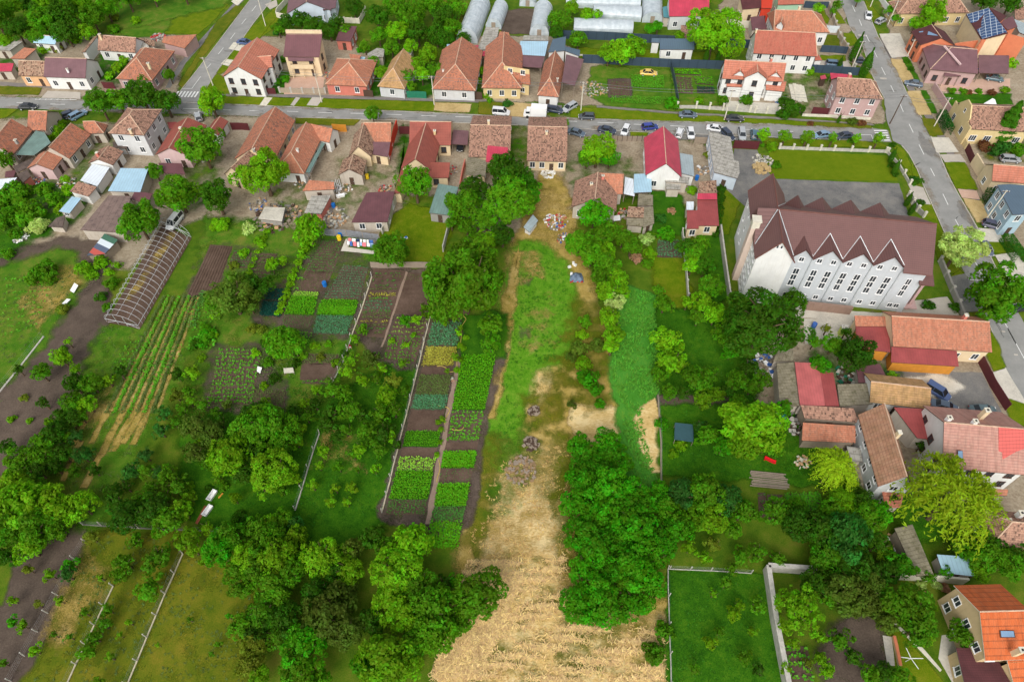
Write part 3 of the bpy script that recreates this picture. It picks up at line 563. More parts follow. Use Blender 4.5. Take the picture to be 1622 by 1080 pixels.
for t in range(9):
    a,b=(335+t*4,391),(298+t*5.6,470-t*2.2); dash_=None
    mbf=MB(); A=G(a);B=G(b); mbf.bar((A.x,A.y,.02),(B.x,B.y,.02),.28,.16)
    tag(mbf.build('furrow_ridge',SOILH),kind='structure')
for t in range(7):
    a,b=(225+t*11,525+t*2),(150+t*14,700); A=G((300-62+t*9,500)); B=G((170+t*10,640))
    bed([(262+t*8,470),(172+t*12,655),(168+t*12,655),(259+t*8,470)],2,C_G if t%2 else C_DS,.44,.36,5,None,'long green row across the left meadow',what='crop_rows')
    soft('row_path',[(265.5+t*8,472),(267+t*8,472),(179+t*12,650),(176+t*12,650)],STRAW2,.35,.1,k=.6)
bed([(372,398),(400,400),(392,425),(360,424)],6,C_D,.35,.4,5,label='dark rows right of the ploughed plot'); bed([(405,400),(440,402),(425,440),(395,436)],8,C_DS,.35,.45,5,label='dull rows below the rubble yard')
for pts,rows,m,sz,st,lb in (([(308,520),(348,520),(340,552),(298,552)],5,C_G,.9,.9,'large leaved cabbages beside the big olive green tree'),([(408,404),(470,406),(455,440),(398,438)],6,C_DS,.45,.5,'straggling rows under the vine line left of the laundry'),([(300,486),(340,488),(334,515),(292,514)],4,C_G,.5,.7,'loose rows below the ploughed plot'),([(430,525),(495,527),(488,552),(424,550)],6,C_G,.5,.5,'leafy rows below the small dark plants'),([(418,555),(470,557),(462,600),(408,600)],7,C_DS,.45,.6,'thin rows right of the potatoes'),([(330,462),(312,520),(296,520),(316,462)],4,C_D,.45,.6,'short dark rows left of the olive green tree'),([(575,555),(640,560),(628,600),(560,596)],5,C_G,.4,.9,'scattered plants under the young orchard trees'),([(485,387),(508,387),(470,470),(446,468)],5,C_G,.55,.6,'green rows along the vine line'),([(200,540),(300,545),(250,610),(170,600)],9,C_G,.45,.7,'long weedy rows across the left meadow'),([(110,640),(160,600),(120,720),(70,740)],8,C_D,.55,.8,'dark weedy rows beside the left soil field'),([(10,440),(90,440),(60,520),(0,540)],9,C_G,.5,.8,'rough rows at the left edge above the soil field')):
    bed(pts,rows,m,sz,st,5,None,label=lb,fill=.85)
def sx(y): return 686-(y-500)*.248
def px_(y): return 738-(y-500)*.19
def qx(y): return 742-(y-500)*.185
def rx(y): return 806-(y-500)*.2
def A_(y0,y1,*a,**k): bed([(sx(y0)+3,y0),(px_(y0)-5,y0),(px_(y1)-5,y1),(sx(y1)+3,y1)],*a,**k)
def B_(y0,y1,*a,**k): bed([(qx(y0)+2,y0),(rx(y0)-8,y0),(rx(y1)-8,y1),(qx(y1)+2,y1)],*a,**k)
A_(512,549,13,C_T,.5,.4,6,label='blue green cabbages at the top of the narrow garden'); A_(551,580,12,C_Y,.45,.3,7,label='yellowing garlic patch beside the long kerb'); A_(581,594,0,None)
A_(595,627,14,C_DS,.36,.25,5,label='grey green onion rows below the garlic'); A_(627,649,8,C_T,.42,.26,7,label='dense blue green onion block beside the hose'); A_(650,682,0,None)
A_(683,708,8,C_V,.26,.3,5,GREENB,label='fine green rows between two bare plots'); A_(709,724,0,None); A_(725,745,6,C_L,.46,.55,7,label='pale lettuces in dotted rows'); A_(746,791,12,C_V,.38,.3,6,GREENB,label='broad green block below the lettuces',h=.35); A_(792,815,6,C_D,.34,.5,5,label='dark seedlings at the bottom of the narrow garden')
B_(563,650,24,C_V,.4,.3,6,GREENB,label='tall bright green rows left of the straw path',h=.4); B_(652,692,7,C_G,.5,.75,7,label='spaced blue green plants on brown soil'); B_(692,699,2,C_G,.4,.4,6,label='thin green band under the spaced plants'); B_(700,715,0,None)
B_(716,741,9,C_V,.46,.3,8,GREENB,label='bright green square between two bare plots',h=.35); B_(742,766,7,C_D,.22,.4,3,label='faint seedlings on brown soil',fill=.6); B_(767,802,13,C_V,.44,.34,7,GREENB,label='bright leafy block at the bottom of the right strip',h=.35); B_(803,826,8,C_D,.4,.4,6,label='dark leafy band under the bright block'); B_(827,868,14,C_V,.5,.4,6,soil=None,label='loose green growth above the walnut trees')
flat('path',[(px_(515)-2,515),(qx(515)+1,515),(qx(830)+1,830),(px_(830)-2,830)],MATS['trodden'],.15)
soft('weeds',[(742,505),(800,500),(790,560),(735,560)],LAWND,1.5)
# plots north of the street
bed([(968,130),(997,131),(997,153),(967,152)],5,C_D,.3,.7,4,label='dark plants in dotted rows behind the stone yard'); bed([(1000,120),(1050,122),(1052,142),(999,140)],9,C_G,.45,.35,7,soil=None,label='green leafy rows below the yellow car')
bed([(968,153),(1058,156),(1062,168),(967,164)],6,C_G,.4,.4,5,soil=None,label='lower green rows behind the verge'); bed([(1068,112),(1110,113),(1110,121),(1068,119)],4,C_V,.6,.5,7,label='green rows under the navy fence'); bed([(1068,122),(1096,124),(1098,150),(1072,148)],8,C_G,.4,.6,5,label='spaced green plants left of the dirt path'); bed([(1098,122),(1128,124),(1130,136),(1102,134)],5,C_V,.5,.4,7,label='bright rows beside the dormer house'); bed([(1104,138),(1130,140),(1132,150),(1104,149)],5,C_N,.4,.3,6,label='dark netted square beside the dormer house')
fr('V3'); bed([(0,1000),(45,1000),(60,1150),(10,1150)],4,C_D,.4,.5,5,label='dark row at the left of the walled plot'); bed([(55,1010),(150,1012),(165,1160),(65,1160)],0,None); bed([(160,1010),(370,1005),(400,1120),(175,1120)],11,C_G,.5,.4,7,label='green rows below the stacked boards')
fr('W3'); bed([(160,850),(300,860),(340,1076),(190,1076)],5,C_G,.6,.6,7,label='loose green rows inside the thick walled garden',fill=.8)
fr('U2'); bed([(930,470),(1075,470),(1080,575),(928,570)],7,C_T,.5,.6,6,label='blue green cabbage rows across the narrow lawn')
fr('P')
# ---------------------------------------------------------------- buildings
CAMP=Vector((0,0,HCAM)); WM={}
def win_mesh(kind):
    if kind in WM: return WM[kind]
    sty,w,h=kind; fm={'w':WHITEP,'b':DARKF,'d':WOODD,'g':GATE}.get(sty,WHITEP)
    m=MB(); t=.09
    if sty in 'wb':
        for x in (-w/2-t/2,w/2+t/2): m.box((x,-.03,h/2),(t,.08,h+2*t))
        for z in (-t/2,h+t/2): m.box((0,-.03,z),(w,.08,t))
        if w>.7:
            for k in range(1,int(w/.75)+1): m.box((-w/2+k*w/(int(w/.75)+1),-.03,h/2),(.07,.07,h))
        if h>2: 
            for k in range(1,int(h/1.5)+1): m.box((0,-.03,k*h/(int(h/1.5)+1)),(w,.075,.22))
        m.box((0,-.06,-.14),(w+.3,.18,.08))
        p=MB(); p.box((0,-.012,h/2),(w,.02,h))
    else:
        m.box((0,-.03,h/2),(w,.06,h))
        for k in (0,1): m.box((-w/4+k*w/2,-.065,h/2),(w*.36,.02,h*.84))
        p=MB(); p.box((w*.36,-.1,h*.48),(.12,.05,.05))
    WM[kind]=(m.mesh('window' if sty in 'wb' else 'door',fm), p.mesh('pane' if sty in 'wb' else 'handle',GLS if sty in 'wb' else STEELP)); return WM[kind]
def put_win(root, kind, p, d, z):         # p 2D point on the wall, d along the wall, outward on the right of d
    a,b=win_mesh(kind); o=root.location
    w=link('window' if kind[0] in 'wb' else 'door',a,root,(p[0]-o.x,p[1]-o.y,z),math.atan2(d[1],d[0]))
    link('pane' if kind[0] in 'wb' else 'handle',b,w)
V2=lambda v: Vector((v[0],v[1]))
def wall_windows(root, p, q, top, inside, sty='w', n=None, door=True, rr=None):
    p,q=V2(p),V2(q); d=(q-p); L=d.length
    if L<1.8 or top<1.9: return
    d/=L; out=Vector((d.y,-d.x)); mid=(p+q)/2
    if out.dot(mid-V2(inside))<0: p,q=q,p; d=-d; out=-out
    v=V2(CAMP)-mid
    if v.normalized().dot(out)<.02: return
    k=n if n is not None else max(1,int(L/2.9))
    st=1 if top<4.4 else (2 if top<7 else 3); sh=top/st if st>1 else top
    for s in range(st):
        for i in range(k):
            c=p+d*(L*(i+.5)/k)
            if s==0 and door and i==k//2 and L>2.4: put_win(root,('d',.95,min(2.05,top-.3)),c,d,.02); continue
            hh=min(1.35,sh-1.3)
            if hh<.4: hh=.5
            put_win(root,(sty,1.05 if rr is None else rr,hh),c,d,s*sh+max(.75,min(1.0,sh-hh-.45)))
def rgw(r1,r2,e,ze,zr,h1=0,h2=0,fe=None,**k):
    a,b=G(r1,zr),G(r2,zr); c=G(e,ze); u=V2(b-a); L=u.length; u/=L; n=Vector((-u.y,u.x)); s=V2(c-a).dot(n)
    if s>0: n=-n; s=-s
    w1=abs(s); w2=w1 if fe is None else abs(V2(G(fe,ze)-a).dot(n))
    H=lambda h: w1 if h=='H' else h
    h1,h2=H(h1),H(h2)
    return dict(t='g',o=V2(a)-u*h1,u=u,n=n,L=L+h1+h2,w1=w1,w2=w2,ze=ze,zr=zr,h1=h1,h2=h2,**k)
def gaw(A,B,C,ze,zr,h1=0,h2=0,**k):
    a,b,c=V2(G(A,ze)),V2(G(B,ze)),V2(G(C,ze)); u=(b-a); L=u.length; u/=L; n=Vector((-u.y,u.x)); s=(c-b).dot(n)
    if s<0: n=-n; s=-s
    w=s/2; H=lambda h: min(w,L*.45) if h=='H' else h
    return dict(t='g',o=a+n*w,u=u,n=n,L=L,w1=w,w2=w,ze=ze,zr=zr,h1=H(h1),h2=H(h2),**k)
def slw(pts,zs,**k):
    if not isinstance(zs,(list,tuple)): zs=[zs]*len(pts)
    return dict(t='s',p=[G(q,z) for q,z in zip(pts,zs)],**k)
def gnw(L,R,depth,ze,zr,h1=0,h2='H',dr=None,**k):      # street front from L to R, ridge running back from it for depth metres
    a,b=V2(G(L,ze)),V2(G(R,ze)); v=(b-a); W=v.length; v/=W; u=Vector((v.y,-v.x)) if v.y*0-v.x*1>0 else Vector((-v.y,v.x))
    w=W/2; H=lambda h: min(w,depth*.48) if h=='H' else h
    return dict(t='g',o=(a+b)/2+u*depth,u=-u,n=Vector((v.x,v.y)),L=depth,w1=w,w2=w,ze=ze,zr=zr,h1=H(h1),h2=H(h2),**k)
HOUSES=[]
def house(name, label, wings, roof=None, wall=None, cat='house', group=None, sty='w', win=True, chim=(), oh=.38, door=True, fascia=None):
    w0=wings[0]; c=(w0['o']+w0['u']*w0['L']/2) if w0['t']=='g' else V2(sum((Vector(p) for p in w0['p']),Vector())/len(w0['p']))
    root=empty(name,(c.x,c.y,0)); tag(root,label,cat,group); off=(c.x,c.y,0)
    HOUSES.append((root,label))
    for w in wings:
        R=w.get('roof',roof); W=w.get('wall',wall)
        if w['t']=='g':
            o,u,n,L,w1,w2,ze,zr,h1,h2=(w[k] for k in ('o','u','n','L','w1','w2','ze','zr','h1','h2'))
            at=lambda a,b,z: Vector((o.x+u.x*a+n.x*b,o.y+u.y*a+n.y*b,z))
            A,B,C,D=at(0,-w1,ze),at(L,-w1,ze),at(L,w2,ze),at(0,w2,ze); r1,r2=at(h1,0,zr),at(L-h2,0,zr)
            m=MB(); s1=math.hypot(w1,zr-ze); s2=math.hypot(w2,zr-ze); lo=Vector((0,0,-.14))
            def face(pts,uv):
                m.poly(pts,0,uv); m.poly([p+lo for p in pts][::-1],1)
            face([A,B,r2,r1],[(0,s1),(L,s1),(L-h2,0),(h1,0)]); face([C,D,r1,r2],[(0,s2),(L,s2),(L-h1,0),(h2,0)])
            if h1>.01: face([D,A,r1],[(0,s1),(w1+w2,s1),(w2,0)])
            if h2>.01: face([B,C,r2],[(0,s1),(w1+w2,s1),(w1,0)])
            per=[A,B]+([] if h2>.01 else [r2])+[C,D]+([] if h1>.01 else [r1])
            for a,b in zip(per,per[1:]+per[:1]): m.poly([a,b,b+lo,a+lo],1)
            cap=w.get('cap',True)
            if cap:
                rc=[(r1,r2)]+([(A,r1),(D,r1)] if h1>.01 else [])+([(B,r2),(C,r2)] if h2>.01 else [])
                for a,b in rc: m.tube(a,b,.1,5,2)
            m.build('roof',[R,fascia or WOODD,w.get('capm',CAPM)],root,off)
            # walls
            g1=.25 if h1<.01 else oh; g2=.25 if h2<.01 else oh
            if w.get('open'):
                for a in (.4,L-.4):
                    for b in (-w1+.4,w2-.4): m2=MB(); m2.box(at(a,b,(ze-.1)/2),(.16,.16,ze-.1)); m2.build('post',WOOD,root,off)
                continue
            z1=ze+(zr-ze)*oh/w1-.16; z2=ze+(zr-ze)*oh/w2-.16; a0,a1,b0,b1=g1,L-g2,-w1+oh,w2-oh
            q=MB()
            def wl(p,r,zp,zr_,apex=None):
                P=[at(*p,0),at(*r,0),at(*r,zr_)]+([apex] if apex is not None else [])+[at(*p,zp)]
                d=(P[1]-P[0]).normalized(); q.poly(P,0,[((x-P[0]).dot(d),x.z) for x in P])
            wl((a0,b0),(a1,b0),z1,z1); wl((a1,b1),(a0,b1),z2,z2)
            wl((a1,b0),(a1,b1),z1,z2,at(a1,0,zr-.2) if h2<.01 else None); wl((a0,b1),(a0,b0),z2,z1,at(a0,0,zr-.2) if h1<.01 else None)
            q.build('wall',W,root,off)
            if win and w.get('win',True):
                ins=at(L/2,0,0); ww=w.get('wn',{})
                for key,(p,r,zt) in dict(n=((a0,b0),(a1,b0),z1),f=((a0,b1),(a1,b1),z2),b=((a1,b0),(a1,b1),z1),a=((a0,b0),(a0,b1),z1)).items():
                    if ww.get(key,1)==0: continue
                    wall_windows(root,at(*p,0),at(*r,0),zt,ins,sty,ww.get(key),door and key in w.get('door','nb'),w.get('ww'))
        else:
            P=w['p']; m=MB(); u=(P[1]-P[0]); u.z=0; u=u.normalized(); n=Vector((-u.y,u.x,0))
            m.slab(P,w.get('th',.12),0,[((x-P[0]).dot(u),abs((x-P[0]).dot(n))) for x in P],1)
            m.build('roof',[R,fascia or WOODD],root,off)
            cen=sum((Vector(p) for p in P),Vector())/len(P)
            ins=[]
            for p in P:
                d=cen-p; d.z=0; l=d.length; ins.append(p+d*(min(.4,l*.2)/l))
            if w.get('open'):
                for p in ins: m2=MB(); m2.box((p.x,p.y,(p.z-.12)/2),(.14,.14,p.z-.12)); m2.build('post',w.get('post',WOOD),root,off)
                continue
            if W is None: continue
            q=MB(); z0=w.get('z0',0)
            for i in range(len(ins)):
                a,b=ins[i],ins[(i+1)%len(ins)]; l=V2(b-a).length
                q.poly([(a.x,a.y,z0),(b.x,b.y,z0),(b.x,b.y,b.z-.1),(a.x,a.y,a.z-.1)],0,[(0,0),(l,0),(l,b.z),(0,a.z)])
            q.build('wall',W,root,off)
            if win and w.get('win',True) and z0==0 and cat in ('shed','hut','hen house','canopy'):
                i=max(range(len(ins)),key=lambda i: -ins[i].y-ins[(i+1)%len(ins)].y); a,b=ins[i],ins[(i+1)%len(ins)]; l=V2(b-a).length
                if l>2.2 and len(HOUSES)%2: wall_windows(root,a,b,min(a.z,b.z)-.1,cen,sty,1,True)
            elif win and w.get('win',True) and z0==0:
                for i in range(len(ins)):
                    a,b=ins[i],ins[(i+1)%len(ins)]
                    if V2(b-a).length>2.2: wall_windows(root,a,b,min(a.z,b.z)-.1,cen,sty,None,door and i==0,w.get('ww'))
    if not chim and cat=='house' and w0['t']=='g' and len(label)%3:
        m=MB(); c3=V2(w0['o'])+w0['u']*(w0['h1']+(w0['L']-w0['h1']-w0['h2'])*(.25+.1*(len(label)%6)))+w0['n']*.5; m.box((c3.x,c3.y,w0['zr']+.05),(.5,.6,1.6)); m.box((c3.x,c3.y,w0['zr']+.88),(.62,.72,.1),0,1); m.build('chimney',[W_BRICK if len(label)%2 else W_CREAM,CONCL],root,off)
    for q in chim:
        p=G(q[:2],q[2]); hh=q[3] if len(q)>3 else 1.6; s=q[4] if len(q)>4 else .55
        m=MB(); m.box((p.x,p.y,p.z+.1-hh/2),(s,s,hh)); m.box((p.x,p.y,p.z+.16),(s+.16,s+.16,.12),0,1); m.box((p.x,p.y,p.z+.225),(s*.5,s*.5,.01),0,2); m.build('chimney',[W_CREAM if len(q)<6 else q[5],CONCL,RUB],root,off)
    return root
CAPM=plain('ridge_mortar',S(206,176,150),.9,var=.2)
def skylight(root, pts, zs, dz=.07):
    P=[G(p,z)+Vector((0,0,dz)) for p,z in zip(pts,zs)]; o=root.location; m=MB(); m.slab(P,.1); f=m.build('skylight',DARKF,root,(o.x,o.y,0))
    c=sum(P,Vector())/4; g=MB(); g.slab([p+(c-p)*.14+Vector((0,0,.03)) for p in P],.02); g.build('pane',SKYG,f,(o.x,o.y,0))
# ---- north of the street, from the left
fr('T0')
house('corner_house','pink corner house with hipped orange tile roof at the left crossroads',[gaw((930,495),(1070,312),(860,298),3.3,6.6,'H','H')],T_MIX,W_ROSE,chim=[(905,390,7)])
house('outbuilding','pink outbuilding with broken orange tiles along the left side road',[slw([(1000,225),(1203,212),(1128,298),(990,262)],[3.3,3.3,2.8,2.8])],T_OR,W_ROSE,'shed')
house('street_house','peach cottage with old brown tile roof beside the white shop',[rgw((112,372),(272,376),(170,465),3.1,5.6)],T_VOLD,W_PEACH)
house('shop_house','white shop house with glossy purple metal roof and glazed front',[rgw((275,352),(530,360),(390,475),3.6,6.6)],M_PUR,W_WHT,chim=[(410,425,5.4,1,.4,WHITEP)])
house('lean_to','crimson metal lean-to at the left edge above the street',[slw([(-60,388),(85,388),(72,438),(-60,440)],[3,3,2.4,2.4])],M_CRIM,W_OLD,'shed')
house('outbuilding','brown tiled outbuilding behind the peach cottage',[slw([(148,292),(222,300),(150,362),(62,360)],[3.2,3.2,2.6,2.6])],T_OR,W_OLD,'shed')
house('outbuilding','grey metal roofed shed at the far left edge',[slw([(40,252),(140,255),(60,312),(-40,305)],[3,3,2.6,2.6])],M_ASB,W_OLD,'shed')
house('outbuilding','pale blue metal roofed store with white gable below the left wood',[rgw((215,214),(350,224),(280,270),2.8,4)],M_BLU,W_WHT,'shed')
house('garden_house','low white house with tiled roof behind the purple roofed shop',[rgw((602,217),(832,232),(680,314),3,5.6)],T_OLD,W_WHT,chim=[(608,214,6.2)])
house('lean_to','tall narrow brown lean-to against the low white house',[slw([(498,322),(520,318),(596,222),(572,228)],[2.8,3.4,3.4,2.8])],T_VOLD,W_WHT,'shed')
house('lean_to','grey sheeted lean-to on the right of the low white house',[slw([(742,300),(915,300),(905,276),(835,236)],[2.4,2.4,3,3.4])],M_ASB,W_OLD,'shed')
house('outbuilding','small tiled outbuilding behind the pink corner house',[slw([(838,232),(945,248),(945,286),(850,262)],[3,2.8,2.4,2.6])],T_VOLD,W_OLD,'shed')
fr('Zb')
r=house('villa','white two storey villa with smooth orange roof beside the left side road',[rgw((520,230),(285,588),(100,700),5.2,8.3),rgw((430,472),(692,452),(640,600),5.2,7)],T_SM,W_WHT,sty='b')
for px in (235,428):
    p=G((px,945)); m=MB(); m.box((p.x,p.y,.4),(.8,.6,.8)); tag(m.build('planter',CONCD),'dark planter box on the pavement before the white villa, %s of two'%('left' if px==235 else 'right'),'planter','planters before the white villa')
r=house('balcony_house','tall cream house with steep purple roof, balcony and open ground floor',[slw([(840,465),(1280,470),(1316,186),(874,183)],[5.6,5.6,9.2,9.2],ww=1.0)],M_WINE,W_CREAM,sty='b')
o=r.location; m=MB(); a,b=G((876,180),9.1),G((1314,184),9.1); m.bar(a,b,.5,.9); m.build('parapet',W_CREAM,r,(o.x,o.y,0))
m=MB(); m.slab([G(p,z) for p,z in (((890,470),5.4),((1212,470),5.4),((1206,517),4.9),((904,517),4.9))],.1); m.build('awning',M_PUR,r,(o.x,o.y,0))
m=MB(); P=[G(p,2.9) for p in ((935,555),(1205,560),(1212,606),(938,604))]; m.slab(P,.25)
for a,b in ((P[3],P[2]),(P[2],P[1]),(P[0],P[3])): m.bar(a,b,.1,.9)
for q in (P[2],P[3],(P[2]+P[3])/2): m.tube((q.x,q.y,0),(q.x,q.y,2.8),.14,8)
m.build('balcony',W_CREAM,r,(o.x,o.y,0))
fr('T1')
house('garage','pinkish garage with brown metal roof behind the tall cream house',[slw([(508,250),(600,255),(638,163),(540,160)],[2.8,2.8,3.4,3.4])],M_WINE,W_BRICK,'garage')
house('street_house','salmon pink street cottage with hipped patched tile roof and two white windows',[gnw((442,518),(700,531),12.5,3,6.2,'H','H',wn={'b':2},door='n'),slw([(590,330),(665,340),(640,388),(602,376)],[3.4,3.4,3,3])],T_OR,W_BRICK)
house('lean_to','narrow blue sheeted lean-to behind the salmon pink cottage',[slw([(652,345),(690,352),(664,416),(640,410)],[2.6,2.6,2.4,2.4],win=False)],M_BLU,WOODY,'shed')
house('outbuilding','grey sheeted barn with red board fence side behind the pink cottage',[slw([(700,330),(760,295),(808,300),(800,350),(712,352)],2.8)],M_ASB,W_OLD,'shed')
house('street_house','pale grey street cottage with steep brown hipped roof and green shutters',[gnw((764,530),(930,547),13,3,6.4,0,'H',wn={'b':1},door='n')],T_TAN,W_GRYW)
house('outbuilding','small grey barn behind the green shuttered cottage',[slw([(905,335),(965,300),(985,300),(960,360)],2.6)],M_ASB,W_OLD,'shed')
house('street_house','grey street house with hipped red tile roof below the first long tunnel',[gnw((1096,546),(1362,557),19,3.2,7,0,'H',wn={'b':2},door='n')],T_MIX,W_GRYW,chim=[(1165,432,5,1,.4,WHITEP)])
fr('Zq')
house('lean_to','pale blue sheeted lean-to behind the grey street house',[slw([(215,545),(445,545),(445,640),(212,610)],[3.4,3.4,3,3])],M_BLU,W_OLD,'shed')
house('outbuilding','long ruined grey asbestos barn between the tunnels and the street',[slw([(690,335),(855,340),(800,600),(590,615)],[3.4,3.4,3,3])],M_ASB,W_OLD,'shed')
house('lean_to','crimson sheeted lean-to at the foot of the ruined grey barn',[slw([(590,640),(775,612),(748,680),(578,702)],[2.8,2.8,2.4,2.4],open=True)],M_CRIM,None,'shed')
house('lean_to','small crimson canopy beside the first long tunnel',[slw([(490,560),(605,556),(590,605),(470,600)],2.6,open=True)],M_CRIM,None,'shed')
house('outbuilding','orange tiled shed with scattered planks on its roof',[slw([(860,388),(970,400),(1020,560),(815,556)],[3,3,2.6,2.6])],T_OR,W_OLD,'shed')
house('street_house','yellow fronted street house with wide brown tile roof and orange patch',[gnw((640,1078),(1130,1085),20,3.2,7.4,0,'H',wn={'b':3},door='n'),rgw((900,830),(1225,880),(1160,1030),3.2,6.6,0,'H',cap=False)],T_MIX,W_YEL,chim=[(928,830,6)])
house('workshop','pale blue flat sheeted workshop below the third tunnel',[slw([(1112,505),(1455,508),(1412,690),(1092,672)],[3.8,3.8,3.2,3.2])],M_BLU,W_OLD,'shed')
house('carport','purple sheeted carport in front of the pale blue workshop',[slw([(1086,676),(1410,690),(1370,835),(1078,815)],[3.1,3.1,2.6,2.6],open=True)],M_PUR,None,'carport')
house('lean_to','beige flat lean-to at the foot of the third tunnel',[slw([(1155,435),(1455,440),(1450,505),(1140,495)],2.6)],M_ASB,W_OLD,'shed')
fr('Zj')
house('street_house','white street house with bright orange and purple roof beside the stone yard',[rgw((150,160),(82,490),(250,420),3.2,6.6,0,'H',fe=(-40,560)),slw([(285,205),(500,266),(385,592),(230,545)],[4.6,3.4,3.4,4.6],roof=M_PUR,open=True)],T_MIX,W_WHT,chim=[(178,505,5.2,.9,.4,W_OLD)])
fr('T2')
house('annexe','steel blue gabled annexe behind the orange and purple roofed house',[slw([(262,322),(292,242),(372,225),(365,312)],[3,3.4,4.4,4.4]),slw([(362,284),(458,308),(455,346),(362,312)],[4.3,3,3,4.2])],M_STEEL,W_WHT)
house('summer_house','low white summer house with slate blue roof and open veranda',[slw([(945,305),(1156,306),(1156,240),(948,236)],[2.9,2.9,4,4]),slw([(893,262),(945,264),(946,236),(896,236)],[3.1,3.1,3.6,3.6])],M_STEEL,W_WHT)
house('barn','large barn with crimson metal roof at the top edge',[slw([(1003,103),(1245,100),(1250,-60),(1000,-60)],[4,4,7.5,7.5])],M_CRIM,W_GRYW)
house('lean_to','teal sheeted lean-to on the left of the crimson barn',[slw([(963,45),(1000,38),(1001,112),(968,108)],2.8)],metal('metal_teal',S(84,150,160)),W_OLD,'shed')
house('outbuilding','small orange brown shed under the big round tree by the crimson barn',[slw([(1075,156),(1160,160),(1166,236),(1070,230)],[2.8,2.8,2.4,2.4])],T_OLD,W_OLD,'shed')
fr('T1')
house('bungalow','white bungalow with purple roof gable at the top left of the centre',[rgw((340,-90),(330,12),(210,72),3.6,6.6),slw([(430,66),(508,50),(520,-30),(440,-30)],[4.2,3.4,3.4,4.2])],M_PUR,W_BLUW)
fr('Zf')
house('villa_annexe','dark red roofed annexe with a blue skylight at the top edge',[slw([(200,120),(425,98),(430,-60),(165,-60)],[4,4,6,6])],M_DKRD,W_CREAM)
house('red_house','narrow bright red painted house at the top edge',[slw([(432,104),(556,108),(578,-50),(430,-50)],[4.4,4.4,4.4,4.4],roof=W_REDW)],W_REDW,W_REDW)
house('mint_house','mint green house with orange tile roof at the top edge beside the side road',[rgw((640,-80),(960,-90),(780,60),4,6.5)],T_RED,W_MINT)
house('villa','orange roofed villa with a small white arched dormer',[rgw((600,125),(1050,135),(830,392),4,7.5,.3,'H'),rgw((690,215),(675,268),(590,362),5.2,6.6)],T_OR,W_WHT)
house('lean_to','dark red sheeted lean-to left of the arched dormer villa',[slw([(318,370),(500,358),(462,195),(295,214)],[2.8,2.8,3.6,3.6])],M_WINE,W_OLD,'shed')
house('villa','large white villa with rust red tile roof and arched garage',[rgw((365,370),(1092,405),(740,676),5.2,9.4,0,1.2),slw([(1085,745),(1178,740),(1120,660),(1085,660)],[3,3,4,4])],T_RED,W_WHT,chim=[(372,368,9.8,1,.4)])
house('dormer_house','white house with orange roof and three white gabled dormers',[rgw((-15,735),(738,775),(370,985),5,8.6),rgw((372,740),(392,880),(506,935),6.2,8.1,wn={'b':1,'n':0,'f':0},door=''),rgw((158,735),(176,868),(238,912),5.7,7.2,wn={'b':1,'n':0,'f':0},door=''),rgw((598,770),(616,888),(678,942),5.7,7.2,wn={'b':1,'n':0,'f':0},door=''),
   slw([(5,1062),(246,1070),(232,986),(12,972)],[3,3,4.2,4.2],win=False),slw([(487,1104),(710,1124),(738,1002),(486,1000)],[3,3,4.2,4.2],win=False)],T_SM,W_WHT,sty='b')
fr('Zl')
house('corner_house','pink walled corner house with old tile roof at the right crossroads',[rgw((1050,256),(1462,280),(1300,505),5.6,8.4,0,3.2,wn={'n':3},door='')],T_OLD,W_ROSE)
house('lean_to','small crimson play hut roof beside the pink corner house',[slw([(838,240),(902,222),(922,268),(852,282)],2.2)],M_CRIM,WOODD,'shed')
house('lean_to','long crimson canopy behind the pink corner house',[slw([(975,292),(1235,290),(1228,222),(962,200)],[2.4,2.4,3,3],open=True)],M_CRIM,None,'shed')
# ---- south of the street
fr('Zh')
house('farmhouse','large L shaped farmhouse with worn tile roof at the left edge below the street',[gaw((330,434),(562,441),(748,212),3.1,5.8),gaw((400,440),(160,740),(-160,690),3.1,6.2)],T_MIX,W_OLD,chim=[(190,560,5.6,1,.5,W_GREY)])
house('shelter','grey green sheeted yard shelter beside the large farmhouse',[slw([(440,440),(545,465),(622,590),(415,745),(195,738)],[3,3,2.8,2.6,2.6],open=True)],M_GRN,None,'shelter')
house('farmhouse','bent tile roofed farmhouse with an orange far end and worn grey walls',[gaw((1110,490),(850,785),(622,622),3,5.8),gaw((1040,480),(1270,472),(1338,368),3,5.2,0,'H')],T_MIX,W_OLD)
house('annexe','small pinkish annexe with bright orange roof below the bent farmhouse',[gaw((790,745),(645,925),(425,790),2.9,4.4)],T_OR,W_PNK)
fr('T0')
house('tall_house','square two storey grey white house with hipped old tile roof below the street trees',[gaw((880,828),(990,670),(802,630),6,8.4,'H','H')],T_OLD,W_GRYW,chim=[(795,795,7)])
house('lean_to','little dark sheeted shelter in front of the square two storey house',[slw([(688,866),(790,870),(772,908),(692,902)],2.4,open=True)],M_DARK,None,'shed')
house('cottage','little white cottage with tile roof and three dark openings',[gaw((755,925),(690,1010),(570,958),2.8,4.1)],T_OLD,W_WHT)
house('gable_house','pink gabled house with brick red metal roof in front of a dark porch',[rgw((1145,718),(1032,905),(955,938),3.6,5.6)],M_BRED,W_PNK)
house('porch','dark wine sheeted porch below the pink gabled house',[slw([(968,996),(1110,1000),(1132,1066),(990,1056)],[2.8,2.8,2.4,2.4],open=True)],M_WINE,None,'porch')
house('garage','white garage with brick red metal roof beside the dark street gate',[gaw((1335,828),(1396,742),(1335,700),2.6,3.7)],M_BRED,W_WHT,'garage')
house('kiosk','tiny white and red hut behind the pink gabled house',[slw([(1022,748),(1078,746),(1084,786),(1036,788)],2.3)],M_RED,W_WHT,'shed')
fr('Za')
